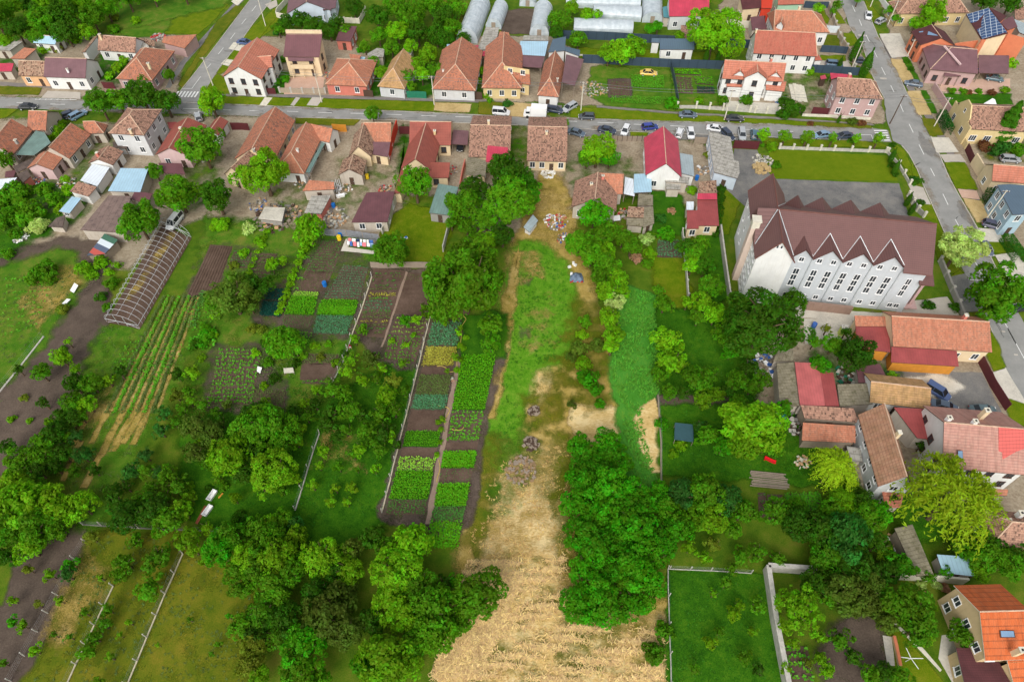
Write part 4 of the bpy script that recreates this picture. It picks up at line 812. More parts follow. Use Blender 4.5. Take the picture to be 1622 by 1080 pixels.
house('long_house','long street house with steep patched orange roof and brown left slope',[rgw((740,148),(460,652),(885,510),3.3,6.8,fe=(425,470)),rgw((452,655),(200,890),(440,1010),3,5.8,roof=T_OLD)],T_MIX,W_CREAM,chim=[(478,668,6.4,.8,.5,W_GREY)])
house('street_house','white street house with hipped orange roof and a green glass awning',[rgw((1120,335),(930,705),(1190,775),3,5.9,0,'H'),rgw((1128,345),(1442,418),(1330,572),3,5.2,cap=False),slw([(1312,582),(1352,592),(1160,960),(1112,948)],[2.9,2.5,2.5,2.9],roof=M_GRN,open=True)],T_OR,W_WHT,chim=[(1010,672,5.6,.8,.45,WHITEP)])
fr('Zc')
house('red_wall_house','old tile roofed house with purple porch beside the bright red wall',[rgw((360,112),(690,112),(560,350),3,5.7,1.5,0,roof=T_OR),rgw((352,130),(285,402),(212,370),3,5.8,wn={'b':0}),gaw((395,575),(345,760),(75,640),2.9,4.6,roof=T_VOLD,wall=W_OLD),slw([(392,490),(655,532),(682,350),(432,346)],[2.6,2.6,3.4,3.4],roof=M_PUR)],T_VOLD,W_CREAM,oh=.3)
house('metal_tile_house','red metal tiled house with a large cross gable behind a round tree',[rgw((918,98),(1426,102),(1340,388),3.2,6.3),rgw((1116,118),(985,556),(1262,480),3.2,6.3),slw([(1020,590),(1412,600),(1394,787),(1080,787)],[4,4,2.9,2.9]),slw([(838,600),(905,600),(805,975),(722,980)],[2.8,3,3,2.8],win=False)],M_BRED,W_CREAM,sty='b',chim=[(1222,215,5.6,1,.5,W_YEL)])
house('carport','purple sheeted carport with a black car under it',[slw([(1450,200),(1640,212),(1625,386),(1420,374)],[3,3,2.6,2.6],open=True)],M_PUR,None,'carport')
house('barn','long wine red metal roofed barn left of the yellow lawn',[slw([(390,965),(735,950),(648,1325),(205,1330)],[3.4,3.4,3,3])],M_WINE,W_OLD,'barn')
fr('T1')
house('street_house','street house with brown tile roof and a crimson sheeted corner',[rgw((1330,764),(1580,768),(1440,962),3.1,6),slw([(1436,890),(1560,902),(1568,1000),(1425,990)],[4.2,4.2,3.0,3.0],roof=M_CRIM,win=False),slw([(1315,950),(1432,985),(1422,1078),(1300,1070)],[3,3,2.6,2.6],roof=M_MOSS)],T_OLD,W_CREAM)
fr('T2')
house('street_house','white backed street house with square brown tile roof beside the elder tree',[rgw((140,772),(382,778),(250,986),3,6.2,wn={'n':4})],T_OLD,W_CREAM,chim=[(254,806,6.2,.8,.5)])
house('crimson_house','white gabled house with steep crimson metal roof',[rgw((968,772),(985,1000),(1076,1056),4,7.4,wn={'b':2}),slw([(1066,935),(1146,950),(1156,1080),(1080,1060)],[3.4,2.8,2.8,3.4],roof=M_GRY)],M_CRIM,W_WHT,door=False)
fr('Zk')
house('flat_house','bluish white house with flat grey roof beside the dark gate',[slw([(700,950),(985,1026),(1014,958),(1004,812),(946,800),(905,520),(635,450)],3.6)],M_ASB,W_BLUW)
fr('Zr')
house('tile_house','tile roofed house patched with grey sheets behind a dark green tree',[rgw((518,20),(482,345),(745,455),3.2,6.2,roof=T_OLD),rgw((535,30),(835,45),(780,290),3.2,5.9,roof=T_OR,cap=False)],T_OLD,W_OLD,chim=[(438,165,5.8),(580,70,6.6,.9,.5,W_BRICK)])
house('canopy','slanting white sheeted canopy between the patched house and the blue white canopy',[slw([(848,80),(950,105),(965,318),(832,288)],[2.8,2.8,2.5,2.5],open=True)],M_WHT,None,'canopy')
house('canopy','square pale blue sheeted canopy in the yard below the dirt lot',[slw([(958,46),(1170,38),(1174,264),(956,276)],[3,3,2.7,2.7],open=True)],M_BLU,None,'canopy')
house('outbuilding','mossy grey asbestos shed below the square blue canopy',[slw([(1012,285),(1190,300),(1190,430),(1002,432)],2.6)],M_MOSS,W_OLD,'shed')
house('outbuilding','collapsing tile and asbestos shed above the flowering elder',[slw([(890,440),(1082,452),(1075,580),(870,572)],[3,3,2.6,2.6],roof=T_VOLD),slw([(1082,452),(1192,440),(1205,650),(1068,700)],[2.9,2.9,2.4,2.4]),slw([(868,580),(1075,585),(1075,690),(865,668)],[2.5,2.5,2,2],roof=M_MOSS,win=False)],M_MOSS,W_OLD,'shed')
house('outbuilding','weathered grey asbestos shed behind the crimson roofed house',[slw([(1335,60),(1625,85),(1625,160),(1340,140)],2.8),slw([(1345,145),(1530,160),(1525,235),(1350,230)],2.3,win=False)],M_ASB,W_OLD,'shed')
fr('Zv')
house('red_annexe','L shaped wine red metal roofed annexe with tile and pink strip beside a hedge',[slw([(580,325),(862,325),(892,700),(600,700),(600,742),(432,742),(432,480),(580,480)],3),slw([(600,70),(852,50),(856,236),(590,236)],[3.4,3.4,3,3],roof=T_VOLD),slw([(584,238),(860,238),(862,326),(580,326)],[3.5,3.5,3.2,3.2],roof=M_CRIM,win=False)],M_RED,W_CREAM)
house('lean_to','small white flat roofed shed beside the wine red annexe',[slw([(425,355),(530,355),(525,475),(425,475)],2.4)],M_WHT,W_OLD,'shed')
# ---- left yards
fr('Zi')
house('shed','white sheeted shed below the little white cottage',[slw([(1130,306),(1342,350),(1192,582),(980,510)],[2.6,2.6,2.3,2.3])],M_WHT,W_WHT,'shed')
house('shed','tiled white shed under the white sheeted shed',[slw([(960,520),(1182,590),(1082,706),(850,640)],[2.8,2.8,2.4,2.4])],T_OLD,W_WHT,'shed')
house('shed','small blue grey sheeted hut near the hedge corner',[slw([(880,705),(996,726),(850,912),(720,886)],[2.4,2.4,2,2])],M_BLU,W_OLD,'shed')
house('shed','ramshackle dark hutch shed with white doors',[slw([(690,965),(800,930),(765,1085),(590,1070)],[2,2,1.7,1.7])],M_DARK,W_OLD,'shed')
house('shed','white roofed shelter at the left edge beside the hedge',[slw([(-60,500),(212,474),(92,616),(-60,624)],[2.8,2.8,2.4,2.4])],M_WHT,W_OLD,'shed')
house('shed','low dark red sheeted shed above the white roofed shelter',[slw([(70,400),(200,380),(170,470),(60,470)],2.2)],M_WINE,W_OLD,'shed')
house('shed','old board shed with brown roof left of the pinkish annexe',[slw([(205,440),(330,375),(382,452),(285,535)],[2.6,2.6,2.2,2.2])],M_DARK,W_BRICK,'shed')
house('awning','dark grey yard canopy under the grey green shelter',[slw([(165,340),(410,230),(390,330),(200,420)],2.3,open=True)],M_DARK,None,'canopy')
fr('U0')
house('store','pale blue sheeted store with a low slope left of a round tree',[slw([(738,25),(906,28),(858,172),(660,166)],[3.4,3.4,2.8,2.8])],M_BLU,W_OLD,'shed')
house('store','broad grey brown felt roofed store beside a pale track',[slw([(662,192),(800,196),(748,420),(490,402)],[3.6,3.6,3,3])],M_BGRY,W_OLD,'shed')
house('store','dark red sheeted lean-to between two round trees',[slw([(825,165),(932,180),(900,248),(800,212)],[2.8,2.8,2.4,2.4])],M_WINE,W_OLD,'shed')
house('hen_house','hen house with patchwork coloured sheets on its roof',[slw([(640,424),(722,462),(642,548),(530,560)],[2.4,2.4,2,1.9])],M_STRP,WOOD,'hen house')
fr('U1')
house('outbuilding','roofed ruin with orange tiles in the rubble yard',[slw([(305,165),(500,155),(498,110),(345,98)],[2.8,2.8,3.5,3.5],wall=W_OLD),slw([(315,300),(420,305),(480,190),(360,195)],[2.2,2.2,2.6,2.6],roof=M_ASB)],T_OR,W_BRICK,'shed')
house('outbuilding','open roofless concrete ruin beside the rubble yard',[slw([(35,335),(180,352),(200,265),(75,262)],1.6,win=False)],CONCG,W_GREY,'shed')
house('workshop','green and grey sheeted garden workshop at the corner of the yellow lawn',[slw([(1078,298),(1205,314),(1258,140),(1135,120)],[2.7,2.7,3.3,3.3])],M_GRN,W_GREY,'shed')
fr('U2')
house('hut','tilted grey sheet hut at the edge of the straw field',[slw([(112,385),(150,418),(202,345),(170,308)],[1.8,1.2,1.4,2.0])],M_GRY,W_WHT,'hut')
# ---- right of the church
fr('V3')
house('long_tile_house','long orange tiled house with a red veranda roof and yellow boards',[rgw((815,-75),(1412,-40),(1100,126),3.6,6,fe=(1100,-85)),slw([(812,206),(1224,232),(1212,137),(815,110)],[2.6,2.6,3.4,3.4],roof=M_RED,wall=WOODY,win=False),slw([(610,122),(808,146),(802,-12),(595,-10)],[3,3,3,3],roof=M_RED,wall=WOODY),slw([(595,-12),(802,-12),(800,-72),(590,-78)],[3.1,3.1,3.8,3.8],roof=T_OR)],T_OR,W_CREAM)
house('lean_to','small wine red shed roof behind the mossy tile outbuilding',[slw([(600,240),(742,214),(798,322),(615,332)],2.5)],M_WINE,W_OLD,'shed')
house('tan_outbuilding','tan tiled outbuilding with white gable end beside the asphalt yard',[rgw((690,322),(1056,364),(880,472),3,4.8)],T_TAN,W_WHT)
house('outbuilding','mossy grey slate shed joined to the tan outbuilding',[slw([(484,340),(664,334),(702,460),(500,476)],2.9)],M_MOSS,W_OLD,'shed')
house('outbuilding','salmon and red metal roofed outbuilding under a small round tree',[slw([(225,205),(372,212),(412,471),(258,470)],[3.2,3.5,3.5,3.2],roof=M_SALM),slw([(374,255),(460,270),(497,474),(414,472)],[3.5,3.1,3.1,3.5])],M_RED,W_OLD,'shed')
house('outbuilding','mossy brown corrugated shed left of the salmon roofed outbuilding',[slw([(115,212),(222,205),(257,470),(135,482)],2.9),slw([(92,200),(118,140),(214,118),(220,198)],2.7,win=False)],M_MOSS,W_OLD,'shed')
house('outbuilding','upper of two parallel orange tiled sheds over stored junk',[slw([(262,466),(585,486),(618,572),(286,546)],[3.6,3.6,3,3])],T_OLD,WOOD,'shed')
house('outbuilding','lower of two parallel orange tiled sheds over stored junk',[slw([(276,572),(595,592),(596,696),(268,682)],[3.1,3.1,2.5,2.5])],T_OR,WOOD,'shed')
house('canopy','small concrete slab shelter between the tiled sheds and the brown house',[slw([(540,716),(625,726),(640,812),(570,808)],2)],M_ASB,W_OLD,'shed')
house('brown_house','big white house with broad brown tile roof and tan right slope',[rgw((772,455),(910,900),(665,722),4.6,8.4,wn={'b':1})],T_BRN,W_GRYW,door=False)
house('link_roof','wine red ribbed metal roof between the brown house and the pale red house',[slw([(828,480),(1036,490),(1056,676),(972,668)],[4.4,4.4,3.8,3.8])],M_RED,W_OLD,'shed')
house('porch','orange tiled porch at the lower gable of the big brown house',[slw([(755,980),(892,982),(872,1090),(775,1090)],[2.6,2.6,2.2,2.2])],T_SM,W_OLD,'porch')
fr('Zo')
r=house('pale_red_house','two storey white house with pale red tile roof and bright red corner',[rgw((695,500),(1660,582),(1100,1062),5.6,9.4,fe=(900,345))],T_PNK,W_WHT,chim=[(1195,365,10.2,2.2,.7),(758,450,9.7,1.2,.6,WHITEP),(1058,490,9.8,1,.6,WHITEP)],sty='b')
o=r.location
def onplane(a,z1,z2,y1,y2): return z1+(z2-z1)*(a-y1)/(y2-y1)
m=MB(); m.slab([G(p,z)+Vector((0,0,.05)) for p,z in (((1322,560),9.4),((1700,592),9.4),((1690,1090),5.6),((1372,1070),5.6),((1366,850),7.3),((1324,835),7.35))],.03); m.build('red_roof_panel',M_BRIGHT,r,(o.x,o.y,0))
skylight(r,[(848,928),(912,924),(908,830),(850,828)],[6.75,6.78,7.5,7.5])
fr('Zp')
house('corner_cottage','old tile roofed cottage with white flues at the lower right edge',[gaw((1190,985),(1720,1035),(1690,560),3.1,6,'H',0)],T_OLD,W_OLD,chim=[(1440,655,5.4,1,.6,WHITEP),(1590,560,5.8,1.2,.7,WHITEP)])
house('lean_to','narrow orange tiled lean-to behind the willow',[slw([(920,350),(1410,345),(1425,268),(905,268)],[2.4,2.4,2.9,2.9])],T_OR,W_OLD,'shed')
fr('W3')
house('outbuilding','long weathered grey slatted shed below the willow',[slw([(832,140),(942,115),(1072,420),(968,432)],2.6)],M_MOSS,WOOD,'shed')
house('shed','pale blue sheet metal shed below the willow',[slw([(1090,298),(1278,312),(1322,432),(1128,410)],2.5)],M_BLU,W_OLD,'shed')
fr('Zw')
r=house('deep_orange_house','sand coloured house with deep orange metal tile roof at the lower right corner',[rgw((430,408),(900,396),(700,868),5.4,8.4,fe=(600,148)),slw([(690,868),(900,858),(900,1150),(770,1150)],[5,5,3,3])],T_BIG,W_SUN,chim=[(830,775,8.4,2,.6)],fascia=CONCL)
skylight(r,[(625,655),(768,655),(755,590),(615,588)],[6.85,6.85,7.25,7.25])
house('terrace','dark red shingled terrace roof before the deep orange house',[slw([(205,752),(540,755),(760,1150),(300,1150)],3)],M_DKRD,W_SUN,'terrace',fascia=CONCD)
# ---- right hand street
fr('Ze')
house('cream_house','cream house with hipped old tile roof behind a round tree at the top right',[rgw((230,-40),(800,-50),(500,166),3.8,7,'H','H')],T_OLD,W_YEL)
r=house('solar_house','orange walled house with a wine red roof full of solar panels',[slw([(908,180),(1190,100),(1425,412),(1100,494)],[6,8.6,8.6,6],wall=W_CREAM,win=False),slw([(1195,92),(1410,200),(1330,275)],[8.7,7,7.6],win=False),slw([(1320,270),(1480,200),(1540,330),(1420,372)],[6,6,5,5],roof=M_WINE,win=False)],M_DKRD,W_ORG)
o=r.location
m=MB(); P=[G(p,z)+Vector((0,0,.12)) for p,z in (((918,184),6.1),((1182,106),8.5),((1408,400),8.5),((1105,484),6.2),((1040,372),6.1),((1098,342),6.6),((1068,268),6.6),((962,290),6))]
u=(P[1]-P[0]); u.z=0; u.normalize(); n=Vector((-u.y,u.x,0)); m.slab(P,.06,0,[((x-P[0]).dot(u),abs((x-P[0]).dot(n))) for x in P]); m.build('solar_panel',M_SOL,r,(o.x,o.y,0))
m=MB()
for a,b,z in (((1100,494),(1425,412),6.2),((1425,414),(1660,480),6.4),((780,535),(1100,494),5)):
    A=G(a,z); B=G(b,z); m.bar((A.x,A.y,0),(B.x,B.y,0),.3,z)
m.build('party_wall',W_ORG,r,(o.x,o.y,0))
r=house('skylight_house','orange house with wine red roof, skylights and a blue solar heater',[rgw((490,302),(612,468),(295,470),5,7)],M_DKRD,W_ORG,sty='b')
skylight(r,[(330,408),(402,398),(398,384),(328,394)],[5.55,5.9,5.95,5.6]); o=r.location
m=MB(); m.slab([G(p,z)+Vector((0,0,.35)) for p,z in (((432,440),(5.9)),((556,455),(6.5)),((540,400),(6.5)),((440,405),(6)))],.1); m.build('solar_heater',SKYG,r,(o.x,o.y,0))
r=house('turret_house','rose walled house with broad purple hipped roof and a round turret',[gaw((470,852),(1056,906),(1062,580),4,6.8,'H',0),slw([(645,935),(848,935),(845,860),(650,862)],[2.9,2.9,3.6,3.6],open=True),slw([(1066,896),(1430,905),(1437,682),(1062,676)],[2.8,2.8,3.8,3.8],open=True)],M_PUR,W_ROSE,sty='b')
o=r.location; m=MB(); p=G((555,968)); m.tube((p.x,p.y,0),(p.x,p.y,3.6),1.9,20); m.build('turret',W_ROSE,r,(o.x,o.y,0))
m=MB(); a,b=G((640,572),6.9),G((840,800),5.2); m.bar(a,b,.45,.3); m.build('parapet',W_PNK,r,(o.x,o.y,0))
house('shed','tan tiled shed at the right edge beyond the solar house',[slw([(1500,85),(1660,85),(1660,230),(1510,250)],[4,4,3.4,3.4])],T_OLD,W_OLD,'shed')
house('lean_to','white sheeted lean-to beside the orange party wall',[slw([(1480,230),(1660,300),(1660,440),(1560,400)],3.5)],M_GRY,W_OLD,'shed')
fr('Zg')
WG=rgw((942,362),(1680,396),(1250,668),4.2,7,ww=1.5)
r=house('parapet_house','yellow house with stepped gable front and long orange tile roof',[WG],T_OLD,W_YEL,oh=.3)
o=r.location
def gable_front(w):
    O,u,n,w1,w2=w['o'],w['u'],w['n'],w['w1'],w['w2']; m=MB()
    at=lambda a,b,z: Vector((O.x+u.x*a+n.x*b,O.y+u.y*a+n.y*b,z))
    prof=[(-w1-.1,0),(-w1-.1,4.6),(-w1*.62,4.6),(-w1*.62,5.6),(-w1*.22,7.7),(w2*.22,7.7),(w2*.62,5.6),(w2*.62,4.6),(w2+.1,4.6),(w2+.1,0)]
    f=[at(-.12,b,z) for b,z in prof]; k=[at(.18,b,z) for b,z in prof]
    m.poly(f); m.poly(k[::-1])
    for i in range(len(f)): j=(i+1)%len(f); m.poly([f[i],f[j],k[j],k[i]])
    m.build('gable_front',W_YEL,r,(o.x,o.y,0))
    for t,z,s in ((-.5,1.2,1.5),(.5,1.2,1.5),(0,5.2,.8)):
        d=-n if True else n
        put_win(r,('w',1.1 if s>1 else .6,s),tuple(at(-.14,w1*t,0))[:2],tuple(-n) if (Vector((-n.y,n.x))).dot(u)>0 else tuple(n),z)
gable_front(WG)
fr('Zm')
house('cream_low_house','cream walled house with plain orange tile roof on the right street',[rgw((1245,158),(1690,192),(1420,378),3.8,6)],T_SM,W_CREAM)
house('blue_house','light blue rendered house with flat blue grey roof and white framed windows',[slw([(1482,775),(1700,765),(1700,420),(1440,400),(1292,408)],6)],M_STEEL,W_LBLU)
# ---------------------------------------------------------------- the church hall
fr('P')
def church():
    O=Vector((54.77,88.13)); a=math.radians(-8.2); u=Vector((math.cos(a),math.sin(a))); n=Vector((-u.y,u.x))
    at=lambda x,y,z: Vector((O.x+u.x*x+n.x*y,O.y+u.y*x+n.y*y,z))
    root=empty('church_hall',(O.x,O.y,0)); tag(root,'large white church hall with brown metal roof and rows of pointed gables','church'); off=(O.x,O.y,0); HOUSES.append((root,''))
    D=13.6; ZE=11.7; ZA=14.3; ZR=16.4; XR=20.2; XL=-4.2; ym=D/2
    m=MB(); s=math.hypot(ym+.5,ZR-ZE+.3)
    def sl(P,uv,mm=0): m.poly(P,mm,uv); m.poly([p-Vector((0,0,.2)) for p in P][::-1],1)
    # main slopes
    e1=at(XL,-.35,ZE-.1); e2=at(15.7,-.35,ZE-.1); e3=at(15.7,-.6,ZE-.15); e4=at(XR+.4,-.75,ZE-1.4-.2)
    XT=-7.2; z0=ZE+(ZR-ZE)*.3/(ym+.3)
    sl([at(XT,.25,z0),at(15.7,.25,z0),at(15.7,ym,ZR),at(XT,ym,ZR)],[(0,s),(15.7-XT,s),(15.7-XT,0),(0,0)])
    sl([at(15.7,-.9,ZE-.6),at(XR+.5,-.9,ZE-.6),at(XR+.5,ym,ZR),at(15.7,ym,ZR)],[(15.7,s+1),(XR,s+1),(XR,0),(15.7,0)])
    sl([at(XR+.5,D+.5,ZE),at(XT,D+.5,ZE),at(XT,ym,ZR),at(XR+.5,ym,ZR)],[(0,s),(XR-XL,s),(XR-XL,0),(0,0)])
    m.tube(at(XT,ym,ZR),at(XR+.5,ym,ZR),.14,6,1); 
    # lower right porch roof
    sl([at(XR-.6,-.9,8.6),at(XR+2.0,-.9,8.6),at(XR+2.0,8,11),at(XR-.6,8,11)],[(0,9),(2.6,9),(2.6,0),(0,0)])
    V=[-.15,5.05,10.4,15.75]; V=[XL+.2]+V
    caps=[]
    def gab(x0,x1,y,za,depth,sgn):
        xm=(x0+x1)/2; f=y-.5*sgn; A=at(x0,f,ZE+.05); B=at(x1,f,ZE+.05); R=at(xm,f,za); K=at(xm,y+depth*sgn,za+.05); sl_=math.hypot((x1-x0)/2,za-ZE)
        yA=y+.25*sgn
        KA=at(x0,yA,ZE+.1); KB=at(x1,yA,ZE+.1)
        sl([A,R,K,KA],[(0,sl_),(0,0),(depth,0),(.5,sl_)]); sl([R,B,KB,K],[(0,0),(0,sl_),(.5,sl_),(depth,0)])
        caps.append((KA,K)); caps.append((K,KB))
    dep=lambda za: (za-ZE)/(ZR-ZE)*(ym+.3)
    for i in range(4): gab(V[i],V[i+1],0,ZA if i else 13.9,dep(ZA),1)
    for i in range(4): gab(V[i],V[i+1],D,ZA,dep(ZA),-1)
    # transept
    T0,T1,Y0,Y1,ZT=-10.7,-3.7,-2.1,16.8,16.6; xm=(T0+T1)/2; st=math.hypot(3.5,ZT-12)
    sl([at(T0,Y0,12),at(xm,Y0,ZT),at(xm,Y1,ZT),at(T0,Y1,12)],[(0,st),(0,0),(Y1-Y0,0),(Y1-Y0,st)]); sl([at(xm,Y0,ZT),at(T1,Y0,12),at(T1,Y1,12),at(xm,Y1,ZT)],[(0,0),(0,st),(Y1-Y0,st),(Y1-Y0,0)])
    m.tube(at(xm,Y0,ZT),at(xm,Y1,ZT),.14,6,1)
    # left cross slope and valleys
    sl([at(T0,1.5,12.1),at(T0-.05,9.2,12.1),at(T0-.02,6.8,16.3),at(xm,6.8,16.6)],[(0,4),(8,4),(6,0),(6,0)])
    for p,q in ((at(xm+.1,6.4,ZT),at(T1-.1,-.5,12.2)),(at(xm+.1,7.4,ZT),at(T1-.1,D+.3,12.2)),(at(xm-.1,6.4,ZT+.05),at(T0+.2,1.5,12.2))): caps.append((p,q))
    for f in ((A,B) for A,B in ((at(T0,Y0,12),at(xm,Y0,ZT)),(at(xm,Y0,ZT),at(T1,Y0,12)),(at(T0,Y1,12),at(xm,Y1,ZT)))): m.tube(f[0],f[1],.12,5,1)
    m.build('roof',[M_BRN,CHD],root,off)
    v=MB()
    for a_,b_ in caps: v.tube(a_+Vector((0,0,.05)),b_+Vector((0,0,.05)),.075,5)
    v.build('valley_gutter',STEELP,root,off)
    q=MB()
    def wall(P,mm=0):
        d=(P[1]-P[0]).normalized(); q.poly(P,mm,[((x-P[0]).dot(d),x.z) for x in P])
    for i in range(4):
        x0,x1=V[i],V[i+1]; xm_=(x0+x1)/2
        wall([at(x0,0,0),at(x1,0,0),at(x1,0,ZE-.05),at(xm_,0,(ZA if i else 13.9)-.3),at(x0,0,ZE-.05)],0)
        wall([at(x1,D,0),at(x0,D,0),at(x0,D,ZE-.05),at(xm_,D,ZA-.3),at(x1,D,ZE-.05)],0)
    wall([at(15.75,0,0),at(XR,-.1,0),at(XR,-.1,ZE-.9),at(15.75,0,ZE-.2)]); wall([at(XR,-.1,0),at(XR,D,0),at(XR,D,ZE-.4),at(XR,ym,ZR-.4),at(XR,-.1,ZE-.9)])
    wall([at(XR,D,0),at(15.75,D,0),at(15.75,D,ZE-.2),at(XR,D,ZE-.4)])
    tx0,tx1,ty0,ty1=T0+.35,T1-.35,Y0+.5,Y1-.5
    wall([at(tx0,ty0,0),at(tx1,ty0,0),at(tx1,ty0,12.2),at(xm,ty0,ZT-.35),at(tx0,ty0,12.2)],1); wall([at(tx1,ty1,0),at(tx0,ty1,0),at(tx0,ty1,12.2),at(xm,ty1,ZT-.35),at(tx1,ty1,12.2)])
    wall([at(tx0,ty1,0),at(tx0,ty0,0),at(tx0,ty0,12.2),at(tx0,ty1,12.2)],1); wall([at(tx1,ty0,0),at(tx1,0,0),at(tx1,0,12.2),at(tx1,ty0,12.2)],1); wall([at(tx1,D,0),at(tx1,ty1,0),at(tx1,ty1,12.2),at(tx1,D,12.2)])
    wall([at(tx0,5.5,12.2),at(tx0,8,12.2),at(tx0,6.8,16.0)],1)
    q.build('wall',[W_CHUR,W_WHT],root,off)
    w=MB(); w.box(at(tx0-.55,4.6,6.9),(1.1,1.5,13.8),a); w.box(at(tx0-.45,4.6,14.6),(1.4,1.6,1.6),a,1); w.box(at(tx0-.45,4.6,15.5),(1.7,1.9,.25),a,1); w.build('chimney',[plaster('plaster_shaft',S(226,204,188),amt=.1),CONCL],root,off)
    for x in V[1:]:
        d=MB(); d.tube(at(x,-.12,.1),at(x,-.12,ZE-.1),.11,8); d.build('drainpipe',STEELP,root,off)
    U=tuple(u)
    def W_(x,z,w_,h,y=0): put_win(root,('w',w_,h),tuple(at(x,y,0))[:2],U,z)
    for i in range(4):
        x0,x1=V[i],V[i+1]
        xs=[(x0+x1)/2-1.25,(x0+x1)/2+1.25] if i else [(x0+x1)/2+.1]
        for x in xs: W_(x,1.2,.85,.9); W_(x,4.2,.95,4.4); W_(x,10.6,.8,.9)
    W_(18,4.4,.8,4.4,-.055); W_(17.4,1.2,.8,.9,-.045); W_(18.6,1.2,.8,.9,-.07)
    for dx in (-.35,.35): W_(xm+dx,14.6,.3,.7,ty0)
    left=tuple(-n)
    def WL(y,z,w_,h): put_win(root,('w',w_,h),tuple(at(tx0,y,0))[:2],left,z)
    for y in (-.6,1.2,2.9):
        for z in (1.2,4,7,9.9): WL(y,z,.8,1.2)
    for y in (8.5,11.5,14.5): 
        for z in (3,6.5,10): WL(y,z,.5,.9)
    s_=MB(); s_.box(at(XR+1.2,3,1.2),(2.4,6,.3),a); s_.box(at(XR+1.2,1,4.2),(.5,.5,8.4),a); s_.build('porch',W_ROSE,root,off)
CHD=plain('church_fascia',S(112,74,66)); church()
# ---------------------------------------------------------------- trees and shrubs
ng=np.random.default_rng(11)
def unit(v): return v/np.maximum(np.linalg.norm(v,axis=-1,keepdims=True),1e-6)
def leaf_quads(pos, nor, size, long=1.7):
    n=len(pos); r=unit(ng.normal(0,1,(n,3))); t=unit(np.cross(nor,r)); b=np.cross(nor,t); s=size*ng.uniform(.65,1.25,n)[:,None]
    t=t*s*long*.5; b=b*s*.5
    return np.stack([pos-t,pos+b*.9+t*.1,pos+t,pos-b*.9+t*.1],1)
def crown(R, asp, nclump, rc, leaf, seed, loose=0.0, zmin=-.45, tall=0.0, droop=0.0, dens=1.25):
    g=np.random.default_rng(seed); i=np.arange(nclump)+.5; ph=np.pi*(1+5**.5)*i; zz=1-(1-zmin)*i/nclump
    d=np.stack([np.sqrt(1-zz**2)*np.cos(ph),np.sqrt(1-zz**2)*np.sin(ph),zz],1); d=unit(d+g.normal(0,.16+loose*.15,d.shape))
    lob=1+.26*np.sin(d[:,0]*3+g.uniform(0,6))*np.cos(d[:,1]*3+g.uniform(0,6))+.13*np.sin(5*d[:,0]+4*d[:,2]+g.uniform(0,6))
    rad=R*g.uniform(.68-loose*.25,.86,nclump)*lob; C=d*rad[:,None]; C[:,2]*=asp
    out=[]; tone=[]
    for k in range(nclump):
        r=rc*g.uniform(.5,1.35); m=max(8,int(dens*2*np.pi*r*r/(leaf*leaf*1.0)))
        e=unit(g.normal(0,1,(m,3))+d[k]*.75+np.array([0,0,.35])); p=C[k]+e*(r*g.uniform(.45,1.08,m)**.6)[:,None]
        if droop: p[:,2]-=droop*g.uniform(0,1,m)**2*r*2
        nn=unit(e*.55+d[k]*.35+g.normal(0,.55,(m,3))+np.array([0,0,.35])); out.append(leaf_quads(p,nn,leaf*g.uniform(.8,1.2))); tone.append(np.full(m,g.uniform(0,1)))
    # inner fill so that the far side stays dark between the tufts
    m=int(nclump*12); e=unit(g.normal(0,1,(m,3))); p=e*(R*.6*g.uniform(.3,1,m))[:,None]; p[:,2]*=asp; out.append(leaf_quads(p,unit(e+g.normal(0,.4,(m,3))),leaf*1.6)); tone.append(np.full(m,.4))
    return np.concatenate(out),np.concatenate(tone)
def spire(H, R, seed, leaf=.16, flat_=False):
    g=np.random.default_rng(seed); n=int(H*R*520); t=g.uniform(0,1,n)**.8; a=g.uniform(0,6.283,n)
    prof=np.sin(np.clip(t*1.02+.12,0,1)*np.pi)**.6*(1-.35*t) if not flat_ else (1-t)**.7*(.8+.2*np.sin(t*42))
    r=R*prof*g.uniform(.72,1.05,n)*(1+.12*np.sin(a*5+t*9)); p=np.stack([np.cos(a)*r,np.sin(a)*r,t*H],1)
    nn=unit(np.stack([np.cos(a),np.sin(a),.5+0*a],1)+g.normal(0,.35,(n,3))); return leaf_quads(p,nn,leaf,2.0)
def willow(R, seed):
    g=np.random.default_rng(seed); out=[]
    for k in range(230):
        a=g.uniform(0,6.283); r0=R*g.uniform(.0,.7); h=R*(.75-.5*(r0/R)**2)+g.normal(0,.25); L=R*g.uniform(.35,.75); m=30
        t=np.linspace(0,1,m); rr=r0+L*t*.75; z=h+.35*np.sin(t*3)-L*1.0*t**2; aa=a+g.normal(0,.06)
        p=np.stack([np.cos(aa)*rr,np.sin(aa)*rr,z],1)+g.normal(0,.13,(m,3)); nn=unit(np.array([np.cos(a)*.5,np.sin(a)*.5,.8])+g.normal(0,.35,(m,3)))
        s=.3*g.uniform(.6,1.3,m)[:,None]; tg=unit(np.gradient(p,axis=0)+g.normal(0,.12,(m,3)))*s; b=unit(np.cross(nn,tg))*s*.28
        out.append(np.stack([p-tg,p+b,p+tg,p-b],1))
    return np.concatenate(out)
CR={}
def cmesh(key, V):
    V,tn=V if isinstance(V,tuple) else (V,None)
    CR.setdefault(key,[]).append(quads('crown',V,LEAF,tn))
